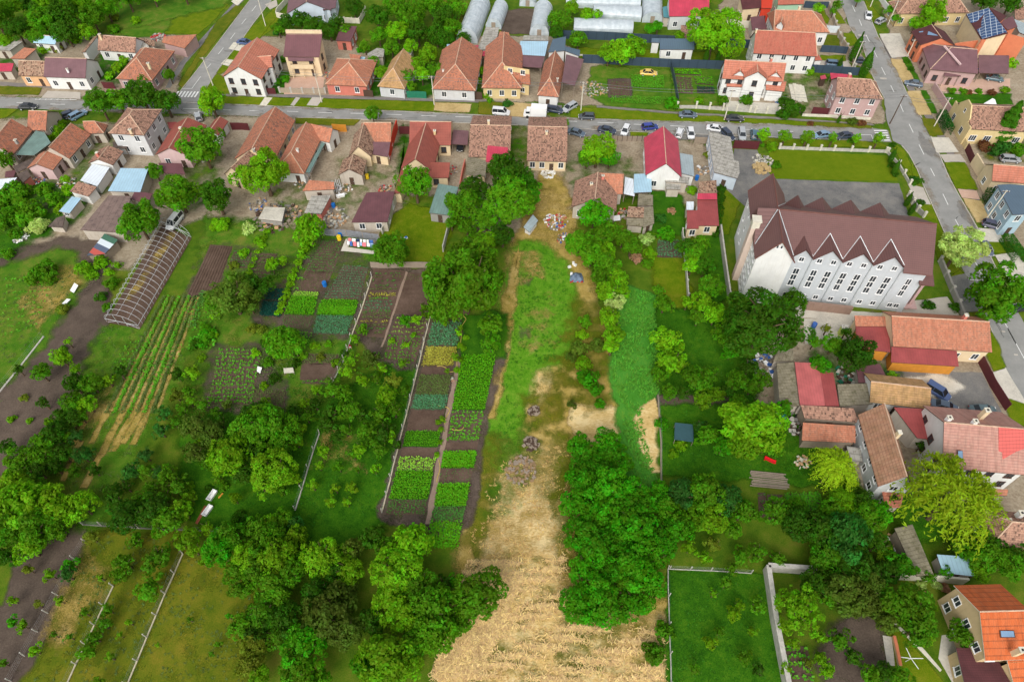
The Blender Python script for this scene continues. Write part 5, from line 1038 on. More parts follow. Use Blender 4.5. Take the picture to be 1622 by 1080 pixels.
for s in range(3):
    cmesh('b0',crown(.8,.85,12,.34,.2,10+s)); cmesh('b1',crown(1.5,.85,24,.5,.24,20+s)); cmesh('b2',crown(2.6,.82,38,.75,.3,30+s)); cmesh('b3',crown(4.2,.8,54,1.05,.36,40+s)); cmesh('b4',crown(6.5,.72,84,1.3,.4,50+s))
    cmesh('o0',crown(.8,.9,9,.3,.2,110+s,.8,-.2)); cmesh('o1',crown(1.5,.85,17,.44,.25,120+s,.9,-.3)); cmesh('o2',crown(2.6,.75,30,.62,.3,130+s,.8,-.3)); cmesh('o3',crown(4.2,.7,46,.85,.36,140+s,.7,-.3))
    cmesh('s0',crown(.8,.7,12,.34,.19,210+s,.2,-.1)); cmesh('s1',crown(1.5,.65,22,.5,.24,220+s,.3,-.1)); cmesh('s2',crown(2.6,.6,34,.72,.29,230+s,.3,-.1))
    cmesh('v',crown(1.0,.6,10,.42,.24,310+s,.7,-.1))
for s in range(2): cmesh('w',willow(5.0,400+s)); cmesh('c',spire(6,.9,500+s)); cmesh('f',spire(7,1.9,600+s,.2,True)); cmesh('k',crown(2.2,.92,60,.45,.2,700+s,0,-.85,dens=1.6))
SIZES={'b':[(.8,'b0'),(1.5,'b1'),(2.6,'b2'),(4.2,'b3'),(6.5,'b4')],'o':[(.8,'o0'),(1.5,'o1'),(2.6,'o2'),(4.2,'o3')],'s':[(.8,'s0'),(1.5,'s1'),(2.6,'s2')],'v':[(1.0,'v')],'w':[(5.0,'w')],'c':[(.9,'c')],'f':[(1.9,'f')],'k':[(2.2,'k')]}
def trunk_mesh(h, r, limbs):
    m=MB(); top=(rnd.uniform(-.15,.15)*h*.2,rnd.uniform(-.1,.1)*h*.2,h*.62); m.tube((0,0,-.1),top,r,8,0,r*.7,False)
    for k in range(limbs):
        a=6.283*k/limbs+rnd.uniform(-.4,.4); q=(top[0]+math.cos(a)*h*.3,top[1]+math.sin(a)*h*.3,h*rnd.uniform(.85,1.05)); m.tube(top,q,r*.55,6,0,r*.2,False)
        q2=(q[0]+math.cos(a+.7)*h*.14,q[1]+math.sin(a+.7)*h*.14,q[2]+h*.12); m.tube(q,q2,r*.22,5,0,r*.08,False)
    return m.mesh('trunk',BARK)
TRK=[trunk_mesh(1.0,.06,4),trunk_mesh(1.0,.07,5),trunk_mesh(1.0,.05,3)]
HUE={'v':(S(130,158,24,1.6),'bright yellow green'),'d':(S(54,94,10,1.5),'dark green'),'m':(S(74,120,12,1.6),'mid green'),'l':(S(98,142,14,1.6),'light green'),'y':(S(112,130,32,1.3),'yellowish green'),'g':(S(60,120,8,1.9),'vivid green'),'t':(S(56,108,34,1.35),'bluish green'),'o':(S(84,108,30,1.35),'olive green'),'r':(S(120,80,52,1.2),'reddish brown'),'w':(S(170,190,110,1.2),'whitish flowering'),'p':(S(190,150,120,1.1),'pale pink')}
LM=[('top left wood',70,25),('low white tiled house',180,80),('pink corner house',235,105),('left crossroads',300,160),('white two storey villa',395,105),('tall cream balcony house',490,90),('upper thicket',640,50),('first long tunnel',740,30),('third tunnel',855,35),('clear glasshouses',960,30),('slate blue summer house',1070,75),('crimson barn',1090,15),('dormer house',1195,125),('right crossroads house',1350,160),('solar roof house',1560,60),('rose turret house',1520,90),('yellow stepped gable house',1530,200),('light blue house',1600,330),('square two storey house',215,205),('long orange roofed house',420,210),('pink gabled house',275,215),('cross gable house',680,230),('brown tiled street house',865,235),('patched tile house',950,300),('crimson gabled house',1050,240),('church lawn',1320,260),('church hall',1330,390),('long orange tiled house',1480,540),('big brown house',1405,700),('pale red roofed house',1540,690),('salmon roofed outbuilding',1290,600),('twin orange tiled sheds',1310,670),('stacked boards',1215,760),('green tarpaulin',1082,683),('thick concrete garden wall',1225,940),('deep orange house',1580,970),('white clothes airer',1443,1040),('pale blue metal shed',1515,895),('wine roofed barn',590,335),('yellow lawn',665,375),('big walnut',735,445),('blue tarpaulin heap',912,440),('straw field',830,850),('wine red annexe',1060,400),('hoop greenhouse frame',235,445),('potato rows',370,600),('laundry line',560,393),('dark netted beds',432,480),('bare brown plot',505,590),('long kerbed fence',645,650),('narrow vegetable garden',700,650),('dry meadow strips',190,670),('left soil field',60,640),('lower left soil field',70,950),('olive field',300,980),('orchard bathtubs',332,800),('hutch shed',80,360),('grey brown felt store',160,340),('rubble yard',450,330),('willow',1500,795),('bottom wood',560,930)]
DIRS=['to the right of','below right of','below','below left of','to the left of','above left of','above','above right of']
KIND={'b':'tree','o':'orchard tree','s':'shrub','v':'vine clump','w':'weeping willow','c':'cypress','f':'spruce','k':'clipped ball tree'}
NAMEK={'b':'broad_tree','o':'orchard_tree','s':'shrub','v':'vine','w':'willow_tree','c':'cypress_tree','f':'spruce_tree','k':'ball_tree'}
TREES=[]
def T(x,y,r,k='b',c='m'):
    s=1/ppm((x,y),3); rm=r*s; zc={'b':rm*.95+1.2,'o':rm*.8+.9,'s':rm*.45,'v':rm*.6,'w':rm*.75+1.2,'c':3,'f':3,'k':rm+1.6}[k]
    if k=='c': p=G((x,y),0)
    elif k=='f': p=G((x,y+r),0)
    else: p=G((x,y),zc)
    TREES.append([x,y,rm,k,c,p,zc])
def TL(c,k,*a):
    for q in a: T(q[0],q[1],q[2],q[3] if len(q)>3 and len(str(q[3]))==1 and q[3] in KIND else k, q[-1] if isinstance(q[-1],str) and q[-1] in HUE and not(len(q)==4 and q[3] in KIND and q[3] not in HUE) else c)
fr('P')
def B(k,c,s):
    for q in s.split():
        v=q.split(','); T(float(v[0]),float(v[1]),float(v[2]),v[4] if len(v)>4 else k,v[3] if len(v)>3 and v[3] else c)
# top left wood
B('b','m','12,14,22 45,6,20,d 68,34,22 98,24,24,d 26,46,20,d 122,8,22,l 146,28,20 104,52,18,d 136,52,14,l 76,6,18,l 168,14,16 60,58,14 8,66,12,l 200,-6,20 240,-12,18,l 290,-14,16 -8,30,24')
B('s','m','118,64,10,l 180,46,10 215,34,8,l 150,66,8 182,28,8,y')
B('b','d','598,28,20 628,12,20,m 652,26,22,m 684,8,20,m 704,30,20 600,56,13,m 630,50,16,l 662,52,17 692,54,16 722,12,16,m 716,46,14,m 560,12,14 735,60,9')
B('b','m','620,76,14 650,74,13,l 678,86,15,l 660,102,13,l 706,64,14,d 592,98,9 604,114,11,l 640,122,13 668,118,13,l 690,110,11 578,74,8 652,138,8 742,78,8,d')
B('b','m','455,36,13,d 476,33,14,d 500,42,17,d 522,48,13,d 534,36,11,d 441,46,9,m 470,55,8,m 547,50,9')
B('s','g','452,126,8 438,130,7 448,96,7,m 440,52,7,t 760,112,9,l 756,128,7,l 572,80,6')
B('b','m','590,181,12 268,119,9 157,163,25 187,160,19 226,152,27,d 262,162,21,d 334,161,21,l 320,233,34 417,274,38,l 281,306,32,m 219,351,30 343,313,28,d 246,272,11 10,253,13')
B('v','l','88,206,12 98,196,9 80,217,9 186,107,10 196,96,9 174,120,9 206,88,8 68,80,9 90,78,8,y 40,92,8 340,170,8,m 330,150,8')
B('s','m','20,308,26 46,336,26 12,345,22 72,300,14 110,300,12,l 60,356,18,w 98,330,12,l 84,318,14 68,434,24 12,404,11 100,490,10,y 133,426,14,l 146,436,10,l 162,416,13,l 178,448,13 160,470,9,d 26,372,12 0,318,20 104,285,8,l 62,262,8,l')
B('v','l','172,430,8 186,420,8 170,486,8,m')
B('o','o','368,470,42 406,456,26,d 346,476,22,m 396,482,20,o')
B('s','m','395,362,12,w 350,355,16,l 410,382,9,l 386,402,8,l 372,420,8,y 366,440,9 330,530,13,g 320,544,9,g 400,520,10,y 414,522,8,y 342,500,9,l')
for t in range(11): T(486-t*4.4,384+t*11,7+rnd.uniform(-1,2),'v','l')
for t in range(8): T(424-t*5,366+t*11,6+rnd.uniform(-1,1.5),'v','l')
B('b','m','489,365,25,l 658,292,30 620,398,27 736,326,27 752,300,20,d 770,346,20 796,372,18,d 812,286,34,d 806,318,40,m 788,262,15,d 836,306,22,g 740,360,14 770,380,14,l 715,352,9 735,447,64 690,440,20')
B('o','o','776,515,22,m 777,544,18,m 705,512,7,l 727,528,7,l 728,548,6,l 722,565,7,l 708,588,5,l 729,520,5,l 640,508,12,g 658,506,10,l 575,522,11,m')
B('v','l','738,535,5 734,552,5 730,570,6 724,586,6 697,700,5 699,680,5 694,668,5 692,720,5 701,664,6 655,530,5 644,546,7 620,540,6')
B('b','m','444,540,24 466,548,16 430,420,11,l 446,412,8,l')
# trees on the right of the straw field
B('b','m','946,238,26,l 930,250,14 966,250,14,g 941,340,22,g 915,386,19 950,376,20 936,402,19 965,366,15 1000,388,16 962,420,20,m 978,440,18,l 986,376,14 958,400,17,l')
B('b','l','962,462,17 974,480,15,w 985,465,12 965,502,15 972,532,13 968,550,11 952,440,16,m 970,515,12 966,545,9')
B('s','m','1024,380,12,w 1030,402,12,l 1026,418,10 1016,360,8 1085,392,11,l 1116,362,9,l 1094,382,8,y 1030,372,8 1007,410,10,p 1064,334,6,p 1047,346,10,t 1055,372,15,g 1096,302,9,l 1120,246,6,y')
for t in range(9): T(1139-t*1.2+4,290+t*10,8,'s','d')
B('b','m','1090,392,15,d 1102,404,17 1117,420,17,d 1126,452,19 1096,420,14,l 1110,386,13 1205,514,60,d 1170,480,16,l 1256,480,20,d')
B('o','m','1114,482,20,l 1106,502,17 1132,500,20,l 1052,482,17 1044,460,12 1056,540,24,l 1062,572,25,l 1046,592,18 1076,578,16,l 1150,540,14,m 1088,480,12,l 1138,525,14')
B('b','m','1106,600,18 1122,594,14 1080,622,12,d 1060,622,12 1114,632,14,l 1134,626,12,l 1166,602,17 1172,640,16 1190,612,13 1158,556,12,g 1152,620,10,d 1186,580,12,d')
B('s','m','927,510,12 930,600,18,g 924,575,14,l 942,616,13,g 916,552,14,o 946,548,14,o 920,530,9,l 950,640,9,g 905,565,8,o 1048,671,10,g 1080,706,10,l 1066,720,8,l 1075,690,9,t 1052,1000,16,m 1036,1034,19,m 905,640,8,o')
B('b','l','1196,672,46 1180,700,26 1216,700,24,m 1120,690,15,m 1146,706,15,g 1112,676,10,t 1240,645,12,m 1206,600,14,m')
B('b','g','929,720,20 972,723,21 923,754,25 966,770,34 1002,783,25 923,800,27 959,808,24 1000,830,32 1050,798,19 926,848,28 979,854,23 1021,861,28 1052,847,19 923,900,21 967,904,22 1008,908,29 916,956,24 958,956,27 1000,956,21 1032,923,20 984,735,16 1038,878,20 944,881,24 996,889,20,m 940,827,21,m 986,928,17,m 945,975,15 1020,955,16 915,705,16 1045,775,16 1060,870,14 945,745,24 990,800,27 946,868,27 992,892,27 946,930,25 960,700,20')
B('b','m','1082,782,24,t 1120,780,27 1150,792,24,t 1176,810,19 1130,822,22,l 1100,820,22 1160,838,14 1076,836,22,g 1062,812,20')
B('o','l','1130,862,13,y 1116,884,12,l 1092,868,11 1175,880,18,m 1200,875,16,m 1230,885,14,m 1160,900,10,m 1150,924,11,m 1170,960,10,l 1160,975,12 1200,960,16,m 1125,1020,12 1178,1040,13,m 1192,1000,9,l 1130,940,8 1170,870,8,y 1140,1000,9,m 1200,1060,12,d 1100,1060,10,m')
# lower right walled garden and around
B('o','l','1265,968,38 1310,946,18,m 1330,1012,20,m 1350,1040,16,d 1300,1042,14 1310,1064,14 1244,1060,10 1280,1050,9,y 1300,1010,12 1258,1020,9')
B('b','m','1300,840,30,d 1342,852,34,t 1266,830,26,d 1230,810,20,m 1372,820,24,m 1310,882,26,m 1352,892,30,d 1290,920,20,d 1342,940,30,o 1376,926,24,o 1402,905,20,d 1425,893,20,g 1370,952,24,o 1440,962,34,m 1452,994,26,m 1405,986,18,o 1390,860,18,d 1404,880,14,l 1320,810,20,m 1262,800,14,m 1400,1066,18,d 1426,1076,18,m 1380,1070,16,m 1350,920,20,o 1464,1008,16,l')
B('b','m','1360,792,22,d 1336,808,20,l 1392,812,18,g 1340,772,16,l 1552,872,26 1592,892,22 1612,880,20,d 1572,862,18,d 1524,862,16,d 1496,905,10,g 1470,912,10,m 1526,1002,22,m 1416,790,10,d 1550,905,14,l')
B('s','y','1509,960,14,y 1460,926,8,w 1497,932,8,p 1484,926,7,w 1467,940,7,p')
T(1500,795,66,'w','v'); T(1316,745,40,'w','v'); T(1332,790,24,'w','l')
B('b','m','1356,562,33,d 1320,546,15,m 1297,579,17,g 1290,541,10,m 1336,556,14,d 1340,525,8,d 1240,648,13,g 1415,596,8,l 1460,705,8,d 1310,520,7,y')
B('k','m','1576,468,43,m 1523,390,33,w')
B('s','m','1470,483,9,d 1512,487,8,d 1452,382,6,d')
# north right
B('b','l','1132,52,40 916,62,14,m 985,82,18 1002,76,17 964,86,14 886,32,18,m 882,52,12,d 906,12,11 928,25,10 946,24,8 1116,0,10 1030,46,9,g 1042,42,8,g 1076,58,7')
B('s','m','1063,164,13,g 1145,160,10 1182,160,11,m 1196,148,6,y 1256,172,19,d 1240,182,11,d 1240,160,10,d 1282,113,8,l 1108,160,8,l 1150,22,8 866,154,7,d 804,165,9,t 770,152,8,l 776,160,5 884,200,9,m 894,196,7,l 1284,196,5,r 1350,194,8,o 1364,196,6,r')
for x,y in ((1349,98),(1365,122)): T(x,y,8.5,'c','d')
T(1116,101,5,'c','d'); T(1135,103,5,'c','d'); T(1327,110,4,'c','d'); T(1326,196,3,'c','d')
for x,y,r in ((1210,213,10),(1244,215,10),(1279,217,10),(1319,219,8),(1357,219,7),(1392,219,9)): T(x,y,r,'k','l')
B('s','m','1350,223,6 1222,234,10,l 1230,262,8 1415,229,5,d 1447,287,7,d 1457,286,5,d 1457,321,6,d 1414,262,6,d 1418,276,6,d 1206,229,5')
for x,y in ((1433,327),(1439,341),(1414,276),(1408,258)): T(x,y,5,'c','d')
T(1578,205,18,'f','d')
B('s','t','1559,232,12,r 1578,240,13,t 1592,234,11,t 1612,238,14,m 1597,172,6,r 1526,145,6,m 1508,144,7,m 1535,146,5,r 1550,145,6,m 1570,147,7,r 1592,143,8,l 1600,102,10,l 1435,98,5,d 1443,110,5,d')
B('b','m','1477,22,21,l 1450,38,11,l 1466,42,10,l 1413,16,9 1297,14,8,l 1327,9,7 1360,-2,8 1560,2,16,d 1600,6,16,d 1420,30,7 1320,18,5')
# orchard left of the long kerb
B('o','m','452,546,22 563,538,9,l 587,567,16,o 556,569,12,l 550,587,14,l 576,605,10,l 623,603,14,y 607,585,9,l 638,575,10,l 524,616,18 548,624,16 553,650,22 524,655,18,d 517,673,16,d 613,631,18,l 602,657,18 625,650,16 581,681,18 548,681,14 607,686,18,d 568,712,14,l 602,712,14 511,714,12,l 506,738,7,l 537,740,9 594,743,9,l 566,743,6 496,769,9,l 532,774,8,l 558,771,9,l 524,795,10,l 550,795,9,l 501,618,8,l 596,600,10,m 640,620,10,m 570,655,14,d 590,700,12,m')
B('b','m','426,676,38 433,748,36,l 394,680,28 404,655,20,d 363,722,30,l 384,750,18,d 415,740,14,d 450,690,22,m 400,710,18,d 470,680,14,l')
B('o','l','259,655,14,t 254,681,16,t 280,626,10,y 280,593,12,d 306,590,14,l 311,676,22,o 337,686,20,o 308,717,20,o 231,720,14,t 207,746,16,t 249,748,12,t 267,753,18,m 280,769,18,m 259,787,18,m 301,787,12,l 181,782,18,d 340,655,12,m 276,670,12,m 290,650,10,m 360,640,10,o 300,620,10,m 330,735,14,m 346,760,10,m 372,790,10,l 240,770,12,m 200,770,12,d')
B('b','m','117,608,16,d 145,608,14,m 114,637,16,m 86,686,20,d 67,701,18 109,665,14,d 34,730,22 13,707,12,d 65,725,18 130,720,12,t 98,566,15,l 65,590,14 29,585,8,d 69,637,9,d 108,541,6,l 140,640,12,l 100,720,14,d 60,745,14,d 170,600,10,l 190,590,9,d')
B('s','l','18,664,7 47,666,5 39,630,6,y 100,552,6,m')
# lower left
B('b','l','30,800,34 74,798,30 14,838,28,m 60,834,30,m 104,812,22 46,868,20 10,882,16,d 130,800,22 -8,800,24,m 90,838,18,m 20,765,20,l 50,770,18,m')
B('b','d','200,820,26 240,808,22 266,826,20,m 290,808,16,l 186,802,14 225,790,14,m')
B('o','m','145,850,13,y 215,856,14 198,890,19 190,912,14 250,884,23 235,932,22 296,854,22,l 308,870,14,l 160,914,6,l 106,910,15,t 110,896,12,g 80,910,11,l 46,902,9,y 20,950,8,l 60,957,7,y 20,985,10,g 36,990,10,l 55,1030,10,l 5,1050,8 163,988,14 150,1010,13 140,1032,13 172,965,10 135,970,8 175,1040,8,l 155,1078,10,l 190,1005,6,l 86,1005,6 110,1008,7 95,950,8,l 205,985,6,l 320,890,7,l 300,980,5 250,1020,4,l 345,1020,6 335,1035,5 362,975,6,g 372,990,6')
B('b','m','345,868,26,g 366,848,26 392,880,22,l 404,834,16 325,838,10,l 380,826,12,d')
# wood at the bottom centre
B('b','m','424,856,25 440,886,34,l 412,892,22 505,882,29,l 552,906,24,l 560,870,16,o 432,930,30 500,940,24,d 416,970,26 455,982,24,d 520,972,34,o 550,936,18,o 546,1000,26,o 482,1022,30,g 470,1056,26 400,1020,18,y 394,1052,18,y 410,1074,16,l 590,850,18,d 650,862,31,l 630,902,37,l 660,922,28,m 620,952,30,l 642,976,26,l 590,985,20,d 690,962,34 720,920,12,g 756,940,36 738,972,20 690,1002,30 610,1042,38,l 580,1052,20,g 640,1052,26,l 650,1022,24,m 460,905,26,m 470,850,18,l 530,905,20,d 384,930,18,m 372,905,16,m 390,990,20,m 500,1075,22,m 720,985,20,m 700,930,16,d 448,820,14,m 470,830,12,t 425,830,14,l 610,868,16,m 545,880,16,l 410,1000,20,d 440,1010,18,m')
B('o','m','300,635,12,l 322,640,13 120,585,10,l 132,600,9 128,660,12 96,655,12,d 78,668,11,l 100,690,14 120,690,12,t 54,725,14,l 88,740,16,d 116,745,12 150,745,11,d 140,720,12,t 232,745,14 350,668,12,d 318,702,12,l 336,720,11,d 356,700,12 420,640,12,l 440,655,13 466,650,12,d 480,640,10,l 470,700,12,l 446,775,12 415,770,12,d 470,760,9,l 500,640,11,d 486,660,12 534,690,12,d 560,720,10 620,690,10,l 630,705,9,d')
B('s','m','330,775,7,d 300,770,8,l 356,770,8 380,815,9,d 440,560,9,l 470,575,8,d 498,548,8,l 520,545,7 480,565,7,l 544,560,7,d 534,575,8,l 508,565,7,y 320,568,7,l 310,545,9,d 325,520,8 340,530,7,l 420,540,8,d 405,560,7,l 425,575,8 435,600,9,d 418,610,7,l')
cnt={}
recs=[]
for x,y,rm,k,c,p,zc in TREES:
    sz='tiny' if rm<1 else 'small' if rm<2 else 'medium' if rm<3.3 else 'large' if rm<6 else 'huge'
    j=min(range(len(LM)),key=lambda i:(LM[i][1]-x)**2+((LM[i][2]-y)*1.2)**2); dx,dy=x-LM[j][1],y-LM[j][2]
    if k=='w' and LM[j][0]=='willow': j=28; dx,dy=x-LM[j][1],y-LM[j][2]
    near=math.hypot(dx,dy)<14; d='at' if near else DIRS[int(((math.degrees(math.atan2(dy,dx))+22.5)%360)//45)]
    recs.append([sz,HUE[c][1],KIND[k],d,LM[j][0],math.hypot(dx,dy)]); cnt.setdefault(tuple(recs[-1][:5]),[]).append(len(recs)-1)
ORD=['nearest','second nearest','third nearest','fourth nearest','fifth nearest','sixth nearest','seventh nearest','eighth nearest','ninth nearest','tenth nearest']+['%s nearest'%w for w in 'eleventh twelfth thirteenth fourteenth fifteenth sixteenth seventeenth eighteenth nineteenth twentieth'.split()]
lab={}
for key,ids in cnt.items():
    sz,co_,kd,d,l=key; base='%s %s %s %s the %s'%(sz,co_,kd,d,l)
    if len(ids)==1: lab[ids[0]]=base
    else:
        for q,i in enumerate(sorted(ids,key=lambda i:recs[i][5])): lab[i]='%s %s %s %s %s the %s'%(ORD[min(q,19)],sz,co_,kd,d,l)
GRP={'b':'broad trees','o':'orchard trees','s':'shrubs','v':'vine clumps','w':'weeping willows','c':'cypresses','f':'spruces','k':'clipped ball trees'}
for i,(x,y,rm,k,c,p,zc) in enumerate(TREES):
    col=HUE[c][0]; v=rnd.uniform(.82,1.18); v*=.84 if y>560 else 1.04; col=tuple(min(1,q*v*rnd.uniform(.95,1.05)) for q in col[:3])+(1,)  # foreground crowns darkened, far ones lifted: vignette shading painted into the leaf colour
    R0,key=min(SIZES[k],key=lambda q:abs(math.log(rm/q[0]))); me=CR[key][rnd.randrange(len(CR[key]))]; s=rm/R0
    cat='shrub' if k in 'sv' else 'tree'
    if k in 'sv':
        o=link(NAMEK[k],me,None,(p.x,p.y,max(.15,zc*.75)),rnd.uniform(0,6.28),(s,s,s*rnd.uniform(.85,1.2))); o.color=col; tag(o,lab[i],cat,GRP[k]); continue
    root=empty(NAMEK[k],(p.x,p.y,0)); tag(root,lab[i],cat,GRP[k])
    if k in 'cf': cz=.2; sc=(s*1.25,s*1.25,s*1.05) if k=='f' else (s,s,rm*.95)
    else: cz=zc; sc=(s*rnd.uniform(.86,1.14),s*rnd.uniform(.86,1.14),s*rnd.uniform(.85,1.2))
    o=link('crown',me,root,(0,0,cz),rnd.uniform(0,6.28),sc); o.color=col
    h=zc+rm*.3 if k not in 'cf' else 2.5
    link('trunk',TRK[rnd.randrange(3)],root,(0,0,0),rnd.uniform(0,6.28),(h*.9 if h>4 else h,)*2+(h,))
print('TREES',len(TREES))
# ---------------------------------------------------------------- vehicles
def car_proto(kind):
    spec={'hatch':(4.1,1.74,.92,1.48,(-1.95,-1.55,.35,1.15)),'sedan':(4.6,1.78,.92,1.45,(-1.5,-.85,.45,1.3)),'wagon':(4.6,1.78,.94,1.5,(-2.2,-1.85,.45,1.3)),'van':(4.4,1.82,1.05,1.85,(-2.15,-2.05,.55,1.35)),'mini':(4.9,1.9,1.1,1.95,(-2.4,-2.3,.9,1.75))}[kind]
    Lh,wd,hb,ht,(c0,c1,c2,c3)=spec; L=Lh/2; w=wd/2
    st=[(-L,.45,.72,.72),(-L+.12,.3,hb-.06,.92),(-L+.7,.26,hb,1),(-.2,.24,hb,1),(c3,.24,hb-.03,1),(L-.5,.26,hb-.14,.97),(L-.1,.34,hb-.26,.88),(L,.46,.62,.72)]
    body=MB(); secs=[]
    for x,zb,zt,f in st:
        ww=w*f; secs.append([Vector((x,y,z)) for y,z in ((-ww*.86,zb),(-ww,zb+.2),(-ww,zt-.16),(-ww*.9,zt),(ww*.9,zt),(ww,zt-.16),(ww,zb+.2),(ww*.86,zb))])
    for a,b in zip(secs,secs[1:]):
        for i in range(8): j=(i+1)%8; body.poly([a[i],b[i],b[j],a[j]])
    body.poly(secs[0][::-1]); body.poly(secs[-1])
    bw,tw=w*.88,w*.7; zb=hb-.03
    roof=[Vector((c1-.05,-tw,ht)),Vector((c2+.05,-tw,ht)),Vector((c2+.05,tw,ht)),Vector((c1-.05,tw,ht))]
    body.slab(roof,.05)
    base=[Vector((c0,-bw,zb)),Vector((c3,-bw,zb)),Vector((c3,bw,zb)),Vector((c0,bw,zb))]
    for a,b in zip(base,roof): body.tube(a,b-Vector((0,0,.03)),.05,5)
    xm=(c1+c2)/2
    for s in (-1,1): body.tube((xm,s*bw*1.0,zb),(xm,s*tw*1.0,ht-.03),.045,4)
    cab=MB(); rt=[p-Vector((0,0,.04)) for p in roof]
    for i in range(4): j=(i+1)%4; cab.poly([base[i],base[j],rt[j],rt[i]])
    root=empty('car',(0,0,0)); b=body.build('body',PAINT,root); cab.build('window_glass',CARG,root)
    wm=MB(); wm.tube((0,-.1,0),(0,.1,0),.32,14); wme=wm.mesh('wheel',RUB); rm_=MB(); rm_.tube((0,-.112,0),(0,.112,0),.2,10); rme=rm_.mesh('rim',STEELP)
    for x in (-L+.85,L-.85):
        for s in (-1,1): q=link('wheel',wme,root,(x,s*(w-.08),.32)); link('rim',rme,q)
    for s in (-1,1):
        m=MB(); m.box((0,0,0),(.1,.36,.16)); link('headlight',m.mesh('headlight',LAMP),root,(L-.05,s*w*.58,.66)); m=MB(); m.box((0,0,0),(.08,.3,.18)); link('taillight',m.mesh('taillight',TLAMP),root,(-L+.06,s*w*.6,.78))
        m=MB(); m.box((0,0,0),(.12,.2,.13)); link('mirror',m.mesh('mirror',PAINT),root,(c3-.3,s*(w+.08),hb+.05))
    m=MB(); m.box((0,0,0),(.02,.5,.11)); link('number_plate',m.mesh('number_plate',WHITEP),root,(L+.005,0,.5))
    return root
PROTO={}
def car(x,y,x2,y2,kind,c,label):                     # tail and nose on the ground in photo pixels
    if kind not in PROTO: PROTO[kind]=car_proto(kind); o=PROTO[kind]
    else: o=copy_tree(PROTO[kind])
    a,b=G((x,y)),G((x2,y2)); d=b-a; o.location=((a.x+b.x)/2,(a.y+b.y)/2,.06); o.rotation_euler=(0,0,math.atan2(d.y,d.x))
    for q in o.children:
        if q.name.split('.')[0] in ('body','mirror'): q.color=c
    tag(o,label,'car','cars and vans')
WH=(.75,.76,.77,1); BK=(.02,.022,.026,1); DG=(.055,.07,.085,1); SV=(.42,.44,.46,1); BL=(.03,.05,.3,1); LB=(.2,.32,.45,1); GB=(.1,.14,.19,1); NV=(.03,.045,.08,1)
fr('P')
car(782,181,806,183,'van',WH,'white panel van driving on the street beside the yellow fronted house')
car(866,176,890,180,'wagon',NV,'dark navy estate car parked between the white truck and a silver car')
car(912,168,892,180,'wagon',SV,'silver estate car parked askew on the verge by the stone yard')
car(942,189,916,188,'hatch',DG,'dark grey hatchback driving on the street past the verge')
car(1074,185,1103,186,'sedan',GB,'grey blue saloon parked on the verge before the pillared fence')
car(1149,191,1175,192,'sedan',BK,'dark saloon on the verge just right of a street pole')
car(1017,206,1040,204,'hatch',BL,'bright blue hatchback on the street behind the crimson roof')
car(951,208,971,212,'sedan',NV,'navy car half hidden by the elder tree on the street edge')
car(993,204,987,217,'hatch',WH,'white hatchback parked nose out on the kerb right of the elder tree')
car(1073,222,1078,207,'hatch',WH,'white car hidden behind the right slope of the crimson roof')
car(1092,209,1094,222,'hatch',WH,'white hatchback facing the camera right of the crimson roof')
car(1122,206,1143,209,'sedan',WH,'white saloon behind the flat grey roofed house')
car(1146,212,1157,223,'wagon',NV,'dark blue estate half hidden by the flat grey roof')
car(1173,210,1175,223,'wagon',SV,'pale silver estate parked in front of the dark gate')
car(1194,223,1193,210,'hatch',(.08,.17,.22,1),'teal grey hatchback parked beside the dark gate and a ball tree')
car(1312,216,1289,219,'sedan',LB,'light blue saloon between two ball trees at the church lawn')
car(1347,218,1324,220,'sedan',NV,'dark navy saloon between two ball trees near the right crossroads')
car(1374,23,1374,34,'sedan',WH,'white saloon driving up the right street at the top')
car(1386,41,1401,33,'hatch',SV,'silver hatchback parked on the verge at the top of the right street')
car(1460,139,1431,134,'sedan',GB,'blue grey saloon parked nose to road before the rose turret house')
car(1560,126,1586,130,'sedan',(.06,.13,.16,1),'teal saloon parked in the paved court of the rose turret house')
car(1583,255,1612,257,'wagon',(.32,.33,.34,1),'grey estate in the yard of the yellow stepped gable house')
car(1554,356,1584,364,'hatch',(.08,.08,.13,1),'dark violet hatchback before the clipped hedge and light blue house')
car(1553,390,1565,406,'hatch',(.1,.12,.16,1),'slate hatchback parked right of the white flowering ball tree')
car(1622,490,1604,492,'sedan',BK,'black car under the right side of the big ball tree')
car(1305,104,1335,106,'wagon',(.09,.16,.24,1),'blue estate parked in the court of the large white villa')
car(1352,100,1368,101,'hatch',NV,'dark car behind the two tall cypresses')
car(1016,119,1037,120,'sedan',(.75,.5,.1,1),'yellow car standing on the garden plot under the navy fence')
car(382,70,396,72,'sedan',(.05,.09,.22,1),'blue car beside the white two storey villa')
car(104,188,123,182,'hatch',NV,'dark car parked below the street left of the big street trees')
car(118,190,133,182,'wagon',LB,'pale blue car parked beside the big street trees')
car(38,173,55,173,'sedan',BK,'black car half hidden by the large farmhouse roof')
car(317,193,314,184,'hatch',SV,'silver car between a round street tree and the pink gabled house')
car(732,228,729,240,'sedan',BK,'black car parked under the purple carport roof')
car(1474,619,1490,629,'van',(.07,.11,.24,1),'dark blue van in the asphalt yard beside the tan outbuilding')
car(1480,643,1505,650,'sedan',GB,'grey blue car half under the pale red roof')
car(1540,652,1566,653,'sedan',(.1,.15,.16,1),'grey car behind the chimney of the pale red roof')
car(286,346,272,364,'mini',WH,'white minivan parked at the top end of the hoop greenhouse')
car(855,201,872,201,'hatch',LB,'pale car behind the brown tiled street house')
car(905,212,920,216,'sedan',GB,'grey car hidden behind the left of the elder tree')
